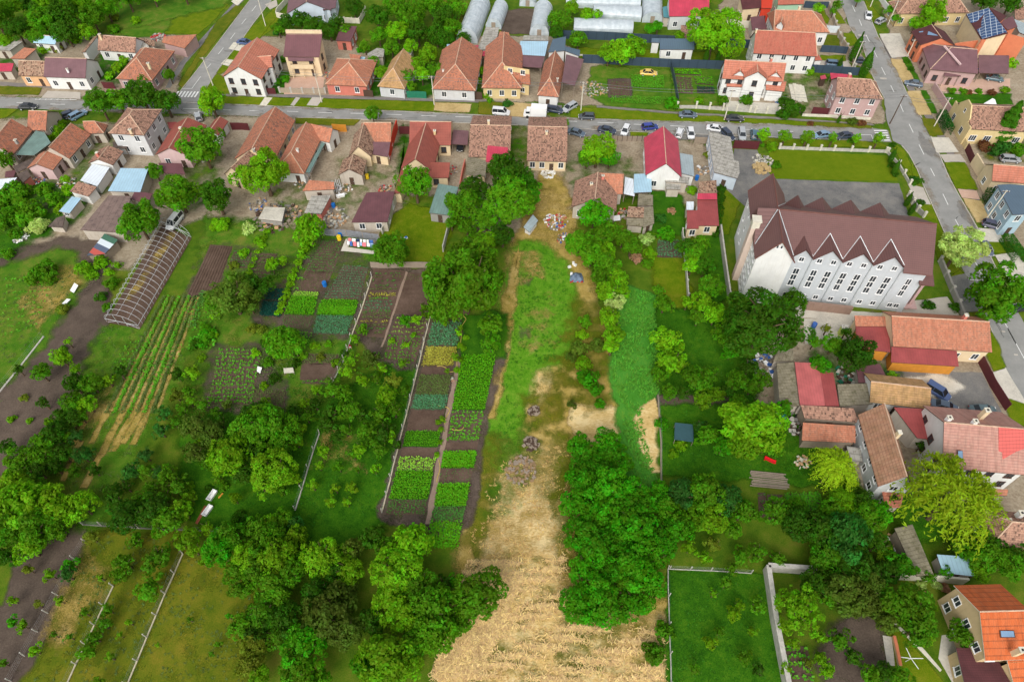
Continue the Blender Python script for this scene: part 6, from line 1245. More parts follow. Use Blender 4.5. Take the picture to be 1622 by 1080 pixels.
def truck():
    a,b=G((866,187)),G((829,184)); d=b-a; root=empty('box_truck',((a.x+b.x)/2,(a.y+b.y)/2,.06),math.atan2(d.y,d.x)); tag(root,'white box truck parked on the street below the orange and purple roof','truck')
    m=MB(); m.box((-.9,0,1.85),(3.9,2.1,2.4)); m.build('cargo_box',WHITEP,root); m=MB(); m.box((0,0,.55),(5.6,1.8,.25)); m.build('chassis',CONCD,root)
    m=MB(); m.slab([Vector(p) for p in ((1.15,-.95,2.1),(2.2,-.95,2.05),(2.2,.95,2.05),(1.15,.95,2.1))],.2); m.box((1.95,0,.85),(1.7,1.95,.9)); m.box((1.2,0,1.6),(.12,1.9,1)); m.build('cab',WHITEP,root)
    m=MB(); m.box((1.75,0,1.6),(1.0,1.82,.6)); m.build('window_glass',CARG,root)
    wm=MB(); wm.tube((0,-.13,0),(0,.13,0),.38,14); me=wm.mesh('wheel',RUB)
    for x in (-1.9,1.8):
        for s in (-.9,.9): link('wheel',me,root,(x,s,.38))
    for s in (-1,1): m=MB(); m.box((2.82,s*.7,.75),(.06,.3,.2)); m.build('headlight',LAMP,root)
truck()
# ---------------------------------------------------------------- fences, walls, gates, poles
def wallf(name,label,pts,h,th,mat,post=None,ps=3.0,pm=None,ph=.3,cat='fence',group=None,cap=None,z0=0):
    w=[G(p) for p in pts]; c=sum(w,Vector())/len(w); root=empty(name,(c.x,c.y,0)); tag(root,label,cat,group); off=(c.x,c.y,0)
    m=MB()
    for a,b in zip(w,w[1:]): m.bar((a.x,a.y,z0),(b.x,b.y,z0),th,h-z0)
    m.build('panel',mat,root,off)
    if cap:
        m=MB()
        for a,b in zip(w,w[1:]): m.bar((a.x,a.y,h+.003),(b.x,b.y,h+.003),th+.12,.07)
        m.build('coping',cap,root,off)
    if post:
        pm_=MB(); pm_.box((0,0,(h+ph)/2),(post,post,h+ph)); pm_.box((0,0,h+ph+.04),(post+.1,post+.1,.08)); me=pm_.mesh('post',pm or CONC)
        for a,b in zip(w,w[1:]):
            k=max(1,round((b-a).length/ps))
            for i in range(k+1 if b is w[-1] else k):
                q=a.lerp(b,i/k); link('post',me,root,(q.x-c.x,q.y-c.y,0),math.atan2((b-a).y,(b-a).x))
    return root
KERBP=plain('kerb_pale',S(196,186,158),.95,var=.2)
def meshfence(label,pts,h=1.5,ps=3.0,kerbc=KERBP,kw=.2,lean=0,post=True,group='kerbed garden fences',green=False):
    w=[G(p) for p in pts]; c=sum(w,Vector())/len(w); root=empty('garden_fence',(c.x,c.y,0)); tag(root,label,'fence',group); off=(c.x,c.y,0)
    if kw:
        m=MB(); ww=resample(w,2.5,.05,False)
        for a,b in zip(ww,ww[1:]): m.bar((a.x,a.y,0),(b.x,b.y,0),kw,.16)
        m.build('kerb',kerbc,root,off)
    m=MB()
    for a,b in zip(w,w[1:]):
        for z in (.35,.7,1.05,1.4): m.tube((a.x,a.y,z*h/1.5),(b.x,b.y,z*h/1.5),.005,3,cap=False)
    m.build('wire',WIREG if green else STEELP,root,off)
    if post:
        pm_=MB(); pm_.tube((0,0,0),(0,0,h),.085,6); me=pm_.mesh('post',CONC)
        for a,b in zip(w,w[1:]):
            k=max(1,round((b-a).length/ps))
            for i in range(k+1 if b is w[-1] else k):
                q=a.lerp(b,i/k); p=link('post',me,root,(q.x-c.x,q.y-c.y,0)); p.rotation_euler=(rnd.uniform(-.06,.06),rnd.uniform(-.06,.06),0)
    return root
WIREG=plain('wire_green',S(40,120,90),.6)
fr('P')
meshfence('long pale kerbed fence left of the narrow vegetable garden',[(682,500),(650,632),(605,812)])
meshfence('kerbed fence between two orchard strips with leaning posts',[(506,687),(488,742),(468,808)],kerbc=CONC)
meshfence('pale kerbed fence between the two olive fields',[(290,877),(262,940),(202,1084)],kw=.2)
meshfence('pale kerbed fence overgrown by vines left of the olive fields',[(180,928),(150,990),(106,1084)],kw=.2)
meshfence('cross fence of thin posts above the olive fields',[(132,831),(250,838),(358,842)],kw=.12,kerbc=CONCD)
meshfence('row of pale posts along the lower left soil field',[(137,858),(118,885),(92,942),(60,1000),(18,1078)],kw=0)
meshfence('path wall curb between the onion block and the brown plot',[(589,439),(573,490),(556,535)],kw=.24); meshfence('thin fence curb left of the orchard beside the bare plot',[(556,537),(545,570),(527,606)],kw=.14,kerbc=CONC)
meshfence('short board edge along the dark soil field on the left',[(70,533),(45,565),(0,621)],kw=.3,post=False,kerbc=CONC)
meshfence('green wire fence left of the lower right lawn',[(1058,902),(1060,990),(1063,1084)],kw=.14,green=True,kerbc=CONC,ps=4)
meshfence('cross fence of pale posts above the lower right lawn',[(1060,901),(1125,904),(1189,908)],kw=.1,kerbc=CONC)
meshfence('low board edge of the narrow strip beside the straw patch',[(1042,625),(1047,700),(1047,770)],kw=.22,post=False,kerbc=WOOD)
wallf('garden_wall','thick L shaped concrete wall round the lower right garden',[(1286,907),(1211,902),(1222,980),(1243,1090)],2.0,.55,CONC,cat='wall',cap=CONC)
wallf('garden_wall','pale concrete wall behind the lower right garden',[(1418,916),(1470,919),(1524,924)],2.0,.3,CONCL,cat='wall')
wallf('garden_wall','stained concrete wall left of the church hall',[(1139,366),(1146,420),(1155,484)],1.9,.3,CONC,cat='wall')
wallf('garden_wall','thin concrete fence along the narrow lawn',[(1080,370),(1086,430),(1089,473)],1.2,.2,CONC,.25,3.0,cat='wall')
wallf('garden_wall','low brown wall below the church hall',[(1270,489),(1300,492),(1345,497)],2.0,.5,plaster('wall_brown',S(150,124,110),amt=.7),cat='wall')
wallf('garden_wall','pale wall on the left of the yellow lawn',[(630,316),(618,345),(606,372)],1.8,.22,CONC,cat='wall'); wallf('garden_wall','pale wall on the right of the yellow lawn',[(716,346),(709,372),(702,400)],1.8,.2,CONC,cat='wall'); wallf('garden_wall','grey board wall closing the bottom of the yellow lawn',[(588,424),(604,425),(638,424),(668,424),(684,425)],1.6,.15,WOOD,cat='wall')
wallf('board_fence','weathered blue grey board fence behind the laundry line',[(513,373),(550,375),(602,382)],1.9,.1,plain('wood_blue_grey',S(132,134,140),.9,var=.3,scale=3),.14,3,WOOD,.05)
wallf('red_wall','bright orange red boundary wall beside the purple porch',[(630,205),(623,228),(617,255)],2.6,.25,W_REDW,cat='wall')
wallf('pillar_fence','white pillared fence along the top of the church lawn',[(1234,236),(1320,239),(1402,242)],.7,.25,CONC,.4,3.6,CONCL,.7)
wallf('pillar_fence','white pillared fence along the right side of the church lawn',[(1405,243),(1422,262),(1440,293)],.7,.25,CONC,.4,3.2,CONCL,.7)
wallf('pillar_fence','brown pillared fence right of the church parking',[(1437,312),(1452,335),(1462,345)],1.2,.25,W_GREY,.4,3.2,CONCL,.4)
wallf('pillar_fence','dark stone fence at the right end of the church hall',[(1487,415),(1506,462),(1525,506)],1.3,.4,W_GREY,.45,4,CONC,.3)
wallf('pillar_fence','stone fence with square pillars in front of the dormer house',[(1072,172),(1102,172),(1187,178),(1195,179),(1250,182)],.8,.3,CONC,.42,3.3,CONCL,1.0)
wallf('stone_wall','rubble stone fence in front of the tall cream balcony house',[(444,147),(480,148),(516,148)],1.3,.35,plaster('stone_mixed',S(176,160,140),amt=.8),.4,3,CONC,.2)
wallf('panel_fence','long navy metal fence behind the slate blue summer house',[(876,61),(960,64),(1040,69),(1190,77)],2.4,.1,NAVY)
wallf('panel_fence','long navy metal fence along the top of the garden plots',[(922,100),(1000,104),(1060,107),(1145,110)],2.4,.1,NAVY)
wallf('panel_fence','navy metal fence between the two garden plots',[(1062,108),(1068,135),(1073,165)],1.8,.1,NAVY)
wallf('panel_fence','navy metal fence right of the dormer house',[(1246,112),(1300,116),(1358,120)],2.2,.1,NAVY); wallf('panel_fence','short navy fence above the court of the large white villa',[(1298,83),(1320,84),(1340,86)],2.0,.1,NAVY); wallf('panel_fence','navy fence behind the mint green house',[(1272,13),(1290,14),(1310,14)],2,.1,NAVY)
wallf('concrete_fence','white panel fence below the crimson barn',[(1062,36),(1100,38),(1188,45)],2,.12,CONCL,.2,3,CONCL,.05); wallf('concrete_fence','white glazed fence above the large white villa court',[(1292,52),(1310,52),(1326,53)],2,.12,PLAST,.15,3,STEELP,.05)
wallf('concrete_fence','white wall around the purple roofed bungalow',[(460,0),(440,22),(439,28),(458,33)],1.6,.2,CONCL,cat='wall'); wallf('concrete_fence','white fence right of the purple roofed bungalow',[(535,36),(570,38),(580,20)],1.6,.15,CONCL,.2,2.5,CONCL,.1)
wallf('stone_wall','stone fence with pillars along the right street by the villas',[(1311,12),(1322,42),(1328,60),(1346,88),(1352,110)],1.3,.35,MATS['stone_mixed'],.5,3.5,CONC,.3)
wallf('street_wall','rose wall along the right street below the turret house',[(1476,141),(1490,163),(1503,182)],1.8,.3,W_ROSE,cat='wall'); wallf('street_wall','cream street wall below the yellow stepped gable house',[(1503,184),(1518,215),(1528,237)],1.7,.3,W_YEL,cat='wall'); wallf('street_wall','tall cream street wall before the plain orange roof',[(1537,260),(1550,282),(1560,302)],3,.3,W_CREAM,cat='wall'); wallf('street_wall','white street wall at the top of the right street',[(1392,0),(1404,18),(1414,34)],1.6,.25,W_WHT,cat='wall')
wallf('metal_gate','dark red sliding gate beside the yellow stepped gable house',[(1528,238),(1533,250),(1537,259)],2.0,.1,GATE,cat='gate'); wallf('metal_gate','dark gate beside the light blue house',[(1560,304),(1566,300),(1573,296)],2,.1,GATE,cat='gate')
wallf('metal_gate','long dark red gate along the asphalt yard on the right',[(1548,572),(1568,612),(1592,650)],2.0,.12,GATE,cat='gate'); wallf('metal_gate','wide dark red gate between the flat grey house and the church lawn',[(1160,235),(1180,236),(1200,237)],2.2,.1,GATE,cat='gate')
wallf('metal_gate','red brown gate beside the white two storey villa',[(422,150),(430,150),(438,150)],1.8,.1,GATE,cat='gate'); wallf('metal_gate','dark gate between the pink cottage and the green shuttered cottage',[(577,154),(583,154),(592,155)],2,.1,WOODD,cat='gate'); wallf('metal_gate','bright green gate right of the green shuttered cottage',[(645,156),(660,156),(676,157)],2,.1,plain('green_paint',S(40,120,92)),cat='gate'); wallf('metal_gate','dark gate right of the grey hipped street house',[(747,158),(756,158),(764,159)],2.2,.1,WOODD,cat='gate'); wallf('metal_gate','dark brown gate beside the long orange roofed house',[(368,206),(382,206),(396,207)],2,.1,GATE,cat='gate'); wallf('metal_gate','yellow wooden gate right of the white street house',[(528,208),(540,209),(550,209)],2,.15,WOODY,cat='gate'); wallf('metal_gate','dark red gate behind the bright red wall',[(633,213),(640,213),(650,213)],2.2,.1,GATE,cat='gate'); wallf('metal_gate','dark red plank gate before the pink corner house on the right',[(1284,181),(1296,182),(1310,183)],2,.1,GATE,cat='gate'); wallf('metal_gate','wine gate left of the street trees at the pink corner house',[(165,140),(174,141),(184,141)],1.8,.1,GATE,cat='gate')
wallf('board_fence','grey picket fence between the elder tree and the crimson roof',[(955,222),(985,224),(1024,224)],1.4,.08,WOOD,.12,1.2,WOODD,.1); wallf('board_fence','brown plank fence left of the flat grey roofed house',[(1099,227),(1108,227),(1119,228)],1.7,.1,WOOD)
wallf('garden_wall','thin boundary wall right of the metal tiled house',[(737,262),(733,278),(729,300)],1.8,.2,W_BRICK,cat='wall'); wallf('garden_wall','yard wall below the pink corner house at the right crossroads',[(1270,184),(1320,186),(1378,190)],.6,.3,CONCL,cat='wall')
def hedge(label,pts,h,w,c):
    a=[G(p) for p in pts]; V=[]
    for p,q in zip(a,a[1:]):
        L=(q-p).length; n=int(L*(w+2*h)*60); d=(q-p).normalized(); s=Vector((-d.y,d.x,0)); t=ng.uniform(0,L,n); f=ng.uniform(-1,1,n); k=ng.integers(0,3,n)
        off=np.where(k==0,f*w/2,np.sign(f)*w/2*ng.uniform(.9,1.05,n)); z=np.where(k==0,h*ng.uniform(.93,1.05,n),h*ng.uniform(0,1,n))
        P=np.stack([p.x+d.x*t+s.x*off,p.y+d.y*t+s.y*off,z],1); N=unit(np.where((k==0)[:,None],np.array([0,0,1.0]),np.sign(f)[:,None]*np.array(s))+ng.normal(0,.4,(n,3))); V.append(leaf_quads(P,N,.17))
    V=np.concatenate(V); c0=(a[0]+a[-1])/2; V=V-np.array([c0.x,c0.y,0]); o=link('hedge',quads('hedge',V,LEAF),None,(c0.x,c0.y,0)); o.color=c; tag(o,label,'hedge','clipped hedges')
hedge('dark clipped hedge block beside the cream street wall',[(1487,186),(1500,214)],2.2,1.6,S(30,92,24,1.3)); hedge('ribbed dark conifer hedge before the light blue house',[(1560,312),(1578,352)],2.6,1.6,S(40,86,26,1.3)); hedge('long clipped hedge at the right edge below the light blue house',[(1588,382),(1612,418)],2.2,2.0,S(50,104,24,1.3)); hedge('low hedge at the church drive',[(1438,287),(1452,288)],1.1,1.0,S(40,92,24,1.3))
def pole(x,y,h,label,wood=False,lamp=False):
    p=G((x,y)); root=empty('utility_pole',(p.x,p.y,0),math.radians(-4)); tag(root,label,'utility pole','street poles')
    m=MB(); m.tube((0,0,0),(0,0,h),.15,8,0,.1); m.build('shaft',WOODD if wood else CONCL,root)
    if lamp: m=MB(); m.tube((0,0,h-.1),(0,1.4,h+.3),.04,5); m.box((0,1.7,h+.3),(.25,.7,.14)); m.build('lamp_arm',STEELP,root)
    m=MB(); m.box((0,0,h-.35),(1.5,.1,.12)); m.build('crossarm',WOODD,root)
    mm=MB(); mm.tube((0,0,0),(0,0,.18),.05,6); me=mm.mesh('insulator',WHITEP)
    for q in (-.65,-.25,.25,.65): link('insulator',me,root,(q,0,h-.29))
for a in ((510,163,8,'pale pole before the stone fence of the tall cream house'),(688,167,8,'pale pole on the verge before the grey hipped street house'),(1147,191,8.5,'leaning white footed pole on the verge between two dark saloons'),(1409,197,8,'dark pole on the corner of the right crossroads',True),(1479,201,8,'pole at the cream street wall on the right street'),(1559,351,8.5,'pale pole before the conifer hedge and light blue house'),(1348,111,8,'grey pole between the two tall cypresses'),(421,42,8,'pale footed pole on the verge of the left side road'),(920,176,8,'thin pole on the verge before the stone yard'),(1378,12,8,'pale footed pole at the top of the right street'),(1406,40,7,'white footed pole behind the silver hatchback'),(338,137,8,'pole with white foot beside the left crossroads'),(1436,91,5,'small pole at the drive of the rose turret house')): pole(*a[:4],wood=len(a)>4)
CABLE=plain('cable',S(120,120,122),.6)
def cable(a,b,ha,hb,label):
    A,B=G(a)+Vector((0,0,ha-.25)),G(b)+Vector((0,0,hb-.25)); m=MB()
    for o in (-.6,.6):
        pts=[A.lerp(B,k/10)+Vector((0,o,-1.0*4*(k/10)*(1-k/10))) for k in range(11)]; m.path(pts,.03,4)
    tag(m.build('overhead_cable',CABLE),label,'overhead cable','street cables')
for a in (((510,163),(688,167),8,8,'pair of cables above the verge before the green shuttered cottage'),((338,137),(510,163),8,8,'pair of cables in front of the white two storey villa'),((688,167),(920,176),8,8,'pair of cables above the white van and box truck'),((920,176),(1147,191),8,8.5,'pair of cables before the garden plots and navy fence'),((1147,191),(1409,197),8.5,8,'pair of cables before the dormer house and right crossroads'),((1409,197),(1479,201),8,8,'pair of cables crossing the right street at the crossroads')): cable(*a)
# ---------------------------------------------------------------- greenhouses
HOOP=plain('hoop_metal',S(206,208,210),.5,.2)
def hoop_frame():
    a,b,c,d=G((170,510)),G((222,521)),G((303,376)),G((258,356)); cc=(a+b+c+d)/4; root=empty('hoop_greenhouse',(cc.x,cc.y,0)); tag(root,'bare white metal hoop greenhouse frame over dark soil beds','greenhouse frame'); off=(cc.x,cc.y,0)
    N_=20
    def hp(t,s):
        L=a.lerp(d,t); R=b.lerp(c,t); ang=math.pi*(1-s); mid=(L+R)/2; hw=(R-L)/2
        return mid+hw*math.cos(ang)+Vector((0,0,1.0+2.0*math.sin(ang)))
    for i in range(N_+1):
        t=i/N_; m=MB(); m.path([a.lerp(d,t)]+[hp(t,k/14) for k in range(15)]+[b.lerp(c,t)],.032,5); m.build('hoop',HOOP,root,off)
    for s in (0,.28,.5,.72,1): m=MB(); m.path([hp(0,s),hp(1,s)],.03 if s not in(0,1) else .05,6); m.build('rail',HOOP,root,off)
    for t in (0,1):
        m=MB(); L,R=hp(t,0),hp(t,1); m.path([L,R],.05); m.path([L.lerp(R,.36)-Vector((0,0,1)),L.lerp(R,.36)+Vector((0,0,1.7))],.045); m.path([L.lerp(R,.64)-Vector((0,0,1)),L.lerp(R,.64)+Vector((0,0,1.7))],.045); m.path([L-Vector((0,0,1)),L.lerp(R,.36)],.04); m.path([R-Vector((0,0,1)),L.lerp(R,.64)],.04); m.build('end_frame',HOOP,root,off)
    flat('garden_bed',[(168,511),(222,522),(304,378),(258,356)],SOILH,.05)
    soft('dry_strip',[(196,480),(204,482),(280,370),(272,368)],STRAW2,.4,.1,k=.45)
hoop_frame()
FILM=NT('greenhouse_film'); FILM.p.inputs['Specular IOR Level'].default_value=.5
FILM=FILM.done(FILM.ramp(FILM.noise(FILM.map(FILM.n('TexCoord').outputs['Object'],(.6,.6,.6)),1.2,4),[(.3,S(168,180,186)),(.7,S(204,212,216))]),.35)
def tunnel(label,A,B,C,D,h,rib=2.0,base=.6):
    a,b,c,d=G(A),G(B),G(C),G(D); cc=(a+b+c+d)/4; root=empty('polytunnel',(cc.x,cc.y,0)); tag(root,label,'greenhouse','film covered greenhouses'); off=(cc.x,cc.y,0); n=12
    def hp(t,s,k=1.0):
        L=a.lerp(d,t); R=b.lerp(c,t); mid=(L+R)/2; hw=(R-L)/2; g=math.pi*(1-s); return mid+hw*math.cos(g)*k+Vector((0,0,base+(h-base)*math.sin(g)*k)) 
    m=MB(); L=((d-a).length); K=max(3,int(L/rib))
    for i in range(K):
        for j in range(n): m.poly([hp(i/K,j/n),hp(i/K,(j+1)/n),hp((i+1)/K,(j+1)/n),hp((i+1)/K,j/n)])
        m.poly([a.lerp(d,i/K),hp(i/K,0),hp((i+1)/K,0),a.lerp(d,(i+1)/K)]); m.poly([hp(i/K,1),b.lerp(c,i/K),b.lerp(c,(i+1)/K),hp((i+1)/K,1)])
    for t in (0,1): m.poly([(a,d)[t]]+[hp(t,j/n) for j in range(n+1)]+[(b,c)[t]])
    m.build('cover',FILM,root,off); r=MB()
    for i in range(K+1): r.path([hp(i/K,j/n,1.012) for j in range(n+1)],.035,4)
    r.build('rib',STEELP,root,off)
    r=MB(); p,q=(a+b)/2,(a+b)/2; e=(b-a).normalized(); u_=Vector((-e.y,e.x,0)); 
    r.bar((p-e*.6+u_*-.03).to_tuple(),(p+e*.6+u_*-.03).to_tuple(),.08,1.9); r.build('door',WOOD,root,off)
fr('Zq'); tunnel('longest film tunnel greenhouse on the left of three at the top',(332,520),(590,540),(745,110),(520,60),4.2); tunnel('middle film tunnel greenhouse above the ruined barn',(690,350),(880,365),(962,130),(790,110),3.0); tunnel('right film tunnel greenhouse above the pale blue workshop',(1225,440),(1458,450),(1505,150),(1285,130),3.4)
fr('T2'); tunnel('long low glasshouse nearest the navy fence',(418,205),(420,150),(775,165),(778,215),2.8,2,1.0); tunnel('long low glasshouse in the middle of the group',(538,118),(536,70),(826,78),(828,138),2.8,2,1.0); tunnel('long low glasshouse at the top edge of the group',(372,50),(370,-10),(822,-5),(824,60),2.8,2,1.0); tunnel('upright glasshouse left of the crimson barn',(835,140),(958,142),(955,-20),(835,-20),3,2,1.0)
fr('Zq'); tunnel('small white cloche greenhouse at the top edge above the third tunnel',(1100,80),(1300,90),(1320,-20),(1110,-20),2.2,1.2,.4)
# ---------------------------------------------------------------- small things
fr('P')
def heap(name,label,x,y,r,n,mats,sz,cat,hh=.5):
    p=G((x,y)); root=empty(name,(p.x,p.y,0)); tag(root,label,cat); m=MB()
    for k in range(n):
        a=rnd.uniform(0,6.283); q=r*math.sqrt(rnd.random()); z=hh*(1-q/r)*rnd.random(); s=[rnd.uniform(.3,1)*sz for _ in range(3)]
        m.box((math.cos(a)*q,math.sin(a)*q,z+s[2]*.25),(s[0],s[1],s[2]*.5),rnd.uniform(0,3.14),rnd.randrange(len(mats)))
    m.build('debris',mats,root); return root
CLR=[plain('rag_blue',S(60,100,170)),plain('rag_red',S(190,60,60)),WHITEP,CONC,plain('rag_tan',S(200,160,120)),CONCD]
heap('rubbish_pile','scattered rubbish pile on the straw beside the dark green shrubs',881,352,2.6,110,CLR,.55,'rubbish pile')
heap('rubbish_pile','second rubbish scatter just above the blue tarpaulin heap',893,378,1.6,40,CLR,.5,'rubbish pile')
heap('rubble_pile','pale broken concrete rubble in the yard above the board fence',526,345,3.5,110,[CONC,CONCL,CLR[4],CONCD],.7,'rubble pile')
heap('rubble_pile','brown rubble and timber around the roofless ruin',440,345,5,150,[CONCD,WOOD,WOODD,CLR[4]],.8,'rubble pile')
heap('rubble_pile','grey rubble beside the asphalt drive of the dark gate',1207,255,2.4,80,[CONC,CONCL,CONCD],.6,'rubble pile')
heap('sand_pile','sand heap at the lower end of the asphalt drive',1206,268,2.0,60,[plain('sand',S(190,164,116))],.9,'sand pile',1.2)
heap('rubble_pile','stone and brick stacks in the stone yard under the orange roof',941,142,3.6,110,[CONCD,CONC,CLR[4]],.5,'rubble pile',.4)
heap('junk_pile','junk and timber behind the mossy corrugated shed',1210,582,3,90,[CONC,WHITEP,WOOD,CLR[0],CONCD],.8,'junk pile')
heap('junk_pile','dark junk heap left of the twin orange tiled sheds',1258,668,2.6,90,[WOODD,CONCD,RUB,CONC],.8,'junk pile'); heap('junk_pile','junk heap between the round tree and the red shed',1345,597,2.6,80,[WOODD,CONCD,CONC,MATS['green_paint']],.8,'junk pile')
heap('brush_pile','grey brush heap at the right of the green strip',846,652,1.0,60,[WOOD,WOODD],.6,'brush pile'); heap('brush_pile','grey brush heap in the middle of the straw field',841,703,1.3,80,[WOOD,WOODD],.6,'brush pile'); heap('brush_pile','spread brown brush along the left of the walnut block',825,745,2.6,120,[WOOD,plain('twig',S(150,124,92))],.6,'brush pile',.3)
heap('stone_pile','stones and scraps on the lawn beside the weeping willow',1272,733,1.3,40,[CONCL,CLR[4]],.5,'stone pile'); heap('rubble_pile','white scraps behind the brown tiled street house',868,276,1.6,60,[WHITEP,CONCL],.6,'scrap pile'); heap('junk_pile','junk by the pink annexe in the left yards',62,287,1.6,50,CLR,.5,'junk pile'); heap('junk_pile','old scrap at the top left by the pink outbuilding',252,60,2.2,60,[CONC,CONCD,CLR[1]],.8,'junk pile'); heap('junk_pile','scrap beside the hedge at the left edge',34,378,1.5,40,[CONCL,WHITEP,CONCD],.7,'junk pile')
heap('junk_pile','small heap of bricks and boards between the white sheeted shed and the pale blue store',150,285,2,45,[CONC,WOOD,CLR[0],CONCD,CLR[4]],.6,'junk pile')
heap('junk_pile','small heap of tubs and timber beside the little white cottage yard',105,290,2,45,[CONC,WOOD,CLR[2],CONCD,CLR[4]],.6,'junk pile')
heap('junk_pile','small heap of garden scraps left of the long orange roofed house',330,250,1.8,45,[CONC,WOOD,CLR[1],CONCD,CLR[4]],.6,'junk pile')
heap('junk_pile','small heap of planks and blocks below the long orange roofed house',410,325,2.2,45,[CONC,WOOD,CLR[0],CONCD,CLR[4]],.6,'junk pile')
heap('junk_pile','small heap of crates and boards in the yard of the white hipped street house',480,290,2,45,[CONC,WOOD,CLR[2],CONCD,CLR[4]],.6,'junk pile')
heap('junk_pile','small heap of pipes and boards below the old tile roofed house',545,300,2,45,[CONC,WOOD,CLR[2],CONCD,CLR[4]],.6,'junk pile')
heap('junk_pile','small heap of timber between the wine roofed barn and the red walled yard',610,300,1.6,45,[CONC,WOOD,CLR[1],CONCD,CLR[4]],.6,'junk pile')
heap('junk_pile','small heap of blocks in the drive right of the metal tiled house',715,270,1.6,45,[CONC,WOOD,CLR[1],CONCD,CLR[4]],.6,'junk pile')
heap('junk_pile','small heap of boards and tubs beside the mossy asbestos shed',990,340,1.8,45,[CONC,WOOD,CLR[1],CONCD,CLR[4]],.6,'junk pile')
heap('junk_pile','small heap of scrap behind the square blue canopy',1015,300,1.6,45,[CONC,WOOD,CLR[1],CONCD,CLR[4]],.6,'junk pile')
heap('junk_pile','small heap of bricks right of the crimson roofed house yard',1115,270,1.8,45,[CONC,WOOD,CLR[2],CONCD,CLR[4]],.6,'junk pile')
heap('junk_pile','small heap of boxes in front of the square two storey house',240,220,1.5,45,[CONC,WOOD,CLR[1],CONCD,CLR[4]],.6,'junk pile')
heap('junk_pile','small heap of scrap at the left edge below the large farmhouse',20,250,1.8,45,[CONC,WOOD,CLR[0],CONCD,CLR[4]],.6,'junk pile')
heap('junk_pile','small heap of pale slabs right of the dormer house wall',1235,160,1.8,45,[CONC,WOOD,CLR[0],CONCD,CLR[4]],.6,'junk pile')
heap('junk_pile','small heap of firewood in the yard of the pink corner house on the right',1330,165,2,45,[CONC,WOOD,CLR[1],CONCD,CLR[4]],.6,'junk pile')
heap('junk_pile','small heap of garden toys before the open purple roof of the turret house',1540,110,1.6,45,[CONC,WOOD,CLR[0],CONCD,CLR[4]],.6,'junk pile')
heap('junk_pile','small heap of timber left of the big brown house',1360,700,1.6,45,[CONC,WOOD,CLR[2],CONCD,CLR[4]],.6,'junk pile')
heap('junk_pile','small heap of boards beside the weathered slatted shed',1425,860,1.8,45,[CONC,WOOD,CLR[2],CONCD,CLR[4]],.6,'junk pile')
heap('junk_pile','small heap of scrap between two street houses below the pale blue workshop',800,110,1.5,45,[CONC,WOOD,CLR[1],CONCD,CLR[4]],.6,'junk pile')
heap('junk_pile','small heap of boards beside the first long tunnel',690,110,1.4,45,[CONC,WOOD,CLR[2],CONCD,CLR[4]],.6,'junk pile')
heap('junk_pile','small heap of flower pots in front of the tall cream balcony house',520,120,1.5,45,[CONC,WOOD,CLR[1],CONCD,CLR[4]],.6,'junk pile')
def sheet(name,label,pts,zs,mat,cat,th=.05,legs=False):
    P=[G(p,z) for p,z in zip(pts,zs)]; c=sum(P,Vector())/len(P); root=empty(name,(c.x,c.y,0)); tag(root,label,cat); m=MB(); m.slab(P,th); m.build('top',mat,root,(c.x,c.y,0))
    if legs:
        for p in P:
            q=p+(c-p)*.06; m=MB(); m.box((q.x-c.x,q.y-c.y,(p.z-th)/2),(.08,.08,p.z-th)); m.build('leg',WOOD,root)
    return root
TARP=plain('tarp_teal',S(54,86,92),.5); TARPB=plain('tarp_blue_grey',S(104,120,140),.6,var=.3)
sheet('tarpaulin','dark teal tarpaulin stretched over low posts on the lawn',[(1069,669),(1097,672),(1099,687),(1098,700),(1068,696)],[1.6,1.5,1.3,1.5,1.6],TARP,'tarpaulin',.03,True)
def tarp_heap():
    p=G((913,440)); root=empty('tarpaulin_heap',(p.x,p.y,0)); tag(root,'blue grey tarpaulin draped over a low heap on the straw','tarpaulin'); m=MB(); n=14; g=[[None]*n for _ in range(n)]
    for i in range(n):
        for j in range(n):
            x=(i/(n-1)-.5)*2.9; y=(j/(n-1)-.5)*2.6; r=math.hypot(x/1.6,y/1.4); z=max(.02,.9*(1-r*r)+.14*math.sin(x*5)*math.cos(y*4)); g[i][j]=Vector((x*(1-.25*(j/n)),y,z))
    for i in range(n-1):
        for j in range(n-1): m.poly([g[i][j],g[i+1][j],g[i+1][j+1],g[i][j+1]])
    m.build('cover',TARPB,root); k=MB()
    for a in range(5): k.box((rnd.uniform(-1.4,1.2),-1.3+rnd.uniform(-.1,.2),.12),(.35,.25,.22),rnd.random(),0)
    k.build('weight',CLR[1],root)
tarp_heap()
for i,(x,y) in enumerate(((908,418),(911,421),(902,424),(905,435))): 
    p=G((x,y)); m=MB(); m.box((0,0,.2),(.45,.6,.4),i); o=m.build('crate',WHITEP,loc=(p.x,p.y,0)); tag(o,['upper white crate above the blue tarpaulin','middle white crate above the blue tarpaulin','left white crate above the blue tarpaulin','white crate lying on the blue tarpaulin edge'][i],'crate','white crates by the tarpaulin')
def boards(label,x0,y0,x1,y1,n,mat,w=.2,dy=.28,name='board_stack'):
    a,b=G((x0,y0)),G((x1,y1)); c=(a+b)/2; d=(b-a).normalized(); s=Vector((-d.y,d.x,0)); root=empty(name,(c.x,c.y,0)); tag(root,label,'stack of boards'); m=MB()
    for k in range(n):
        o=s*(k-n/2)*dy+d*rnd.uniform(-.3,.3); z=rnd.uniform(.05,.35); h=(b-a)/2*rnd.uniform(.85,1.02); m.bar((o-h+Vector((0,0,z))).to_tuple(),(o+h+Vector((0,0,z+rnd.uniform(-.05,.05)))).to_tuple(),w,.06)
    m.build('board',mat,root)
boards('stack of grey weathered boards beside the walled plot',1186,757,1248,763,10,WOOD)
boards('stack of white sheets along the wall of the dormer house yard',1262,135,1268,162,7,CONCL,.9,.5)
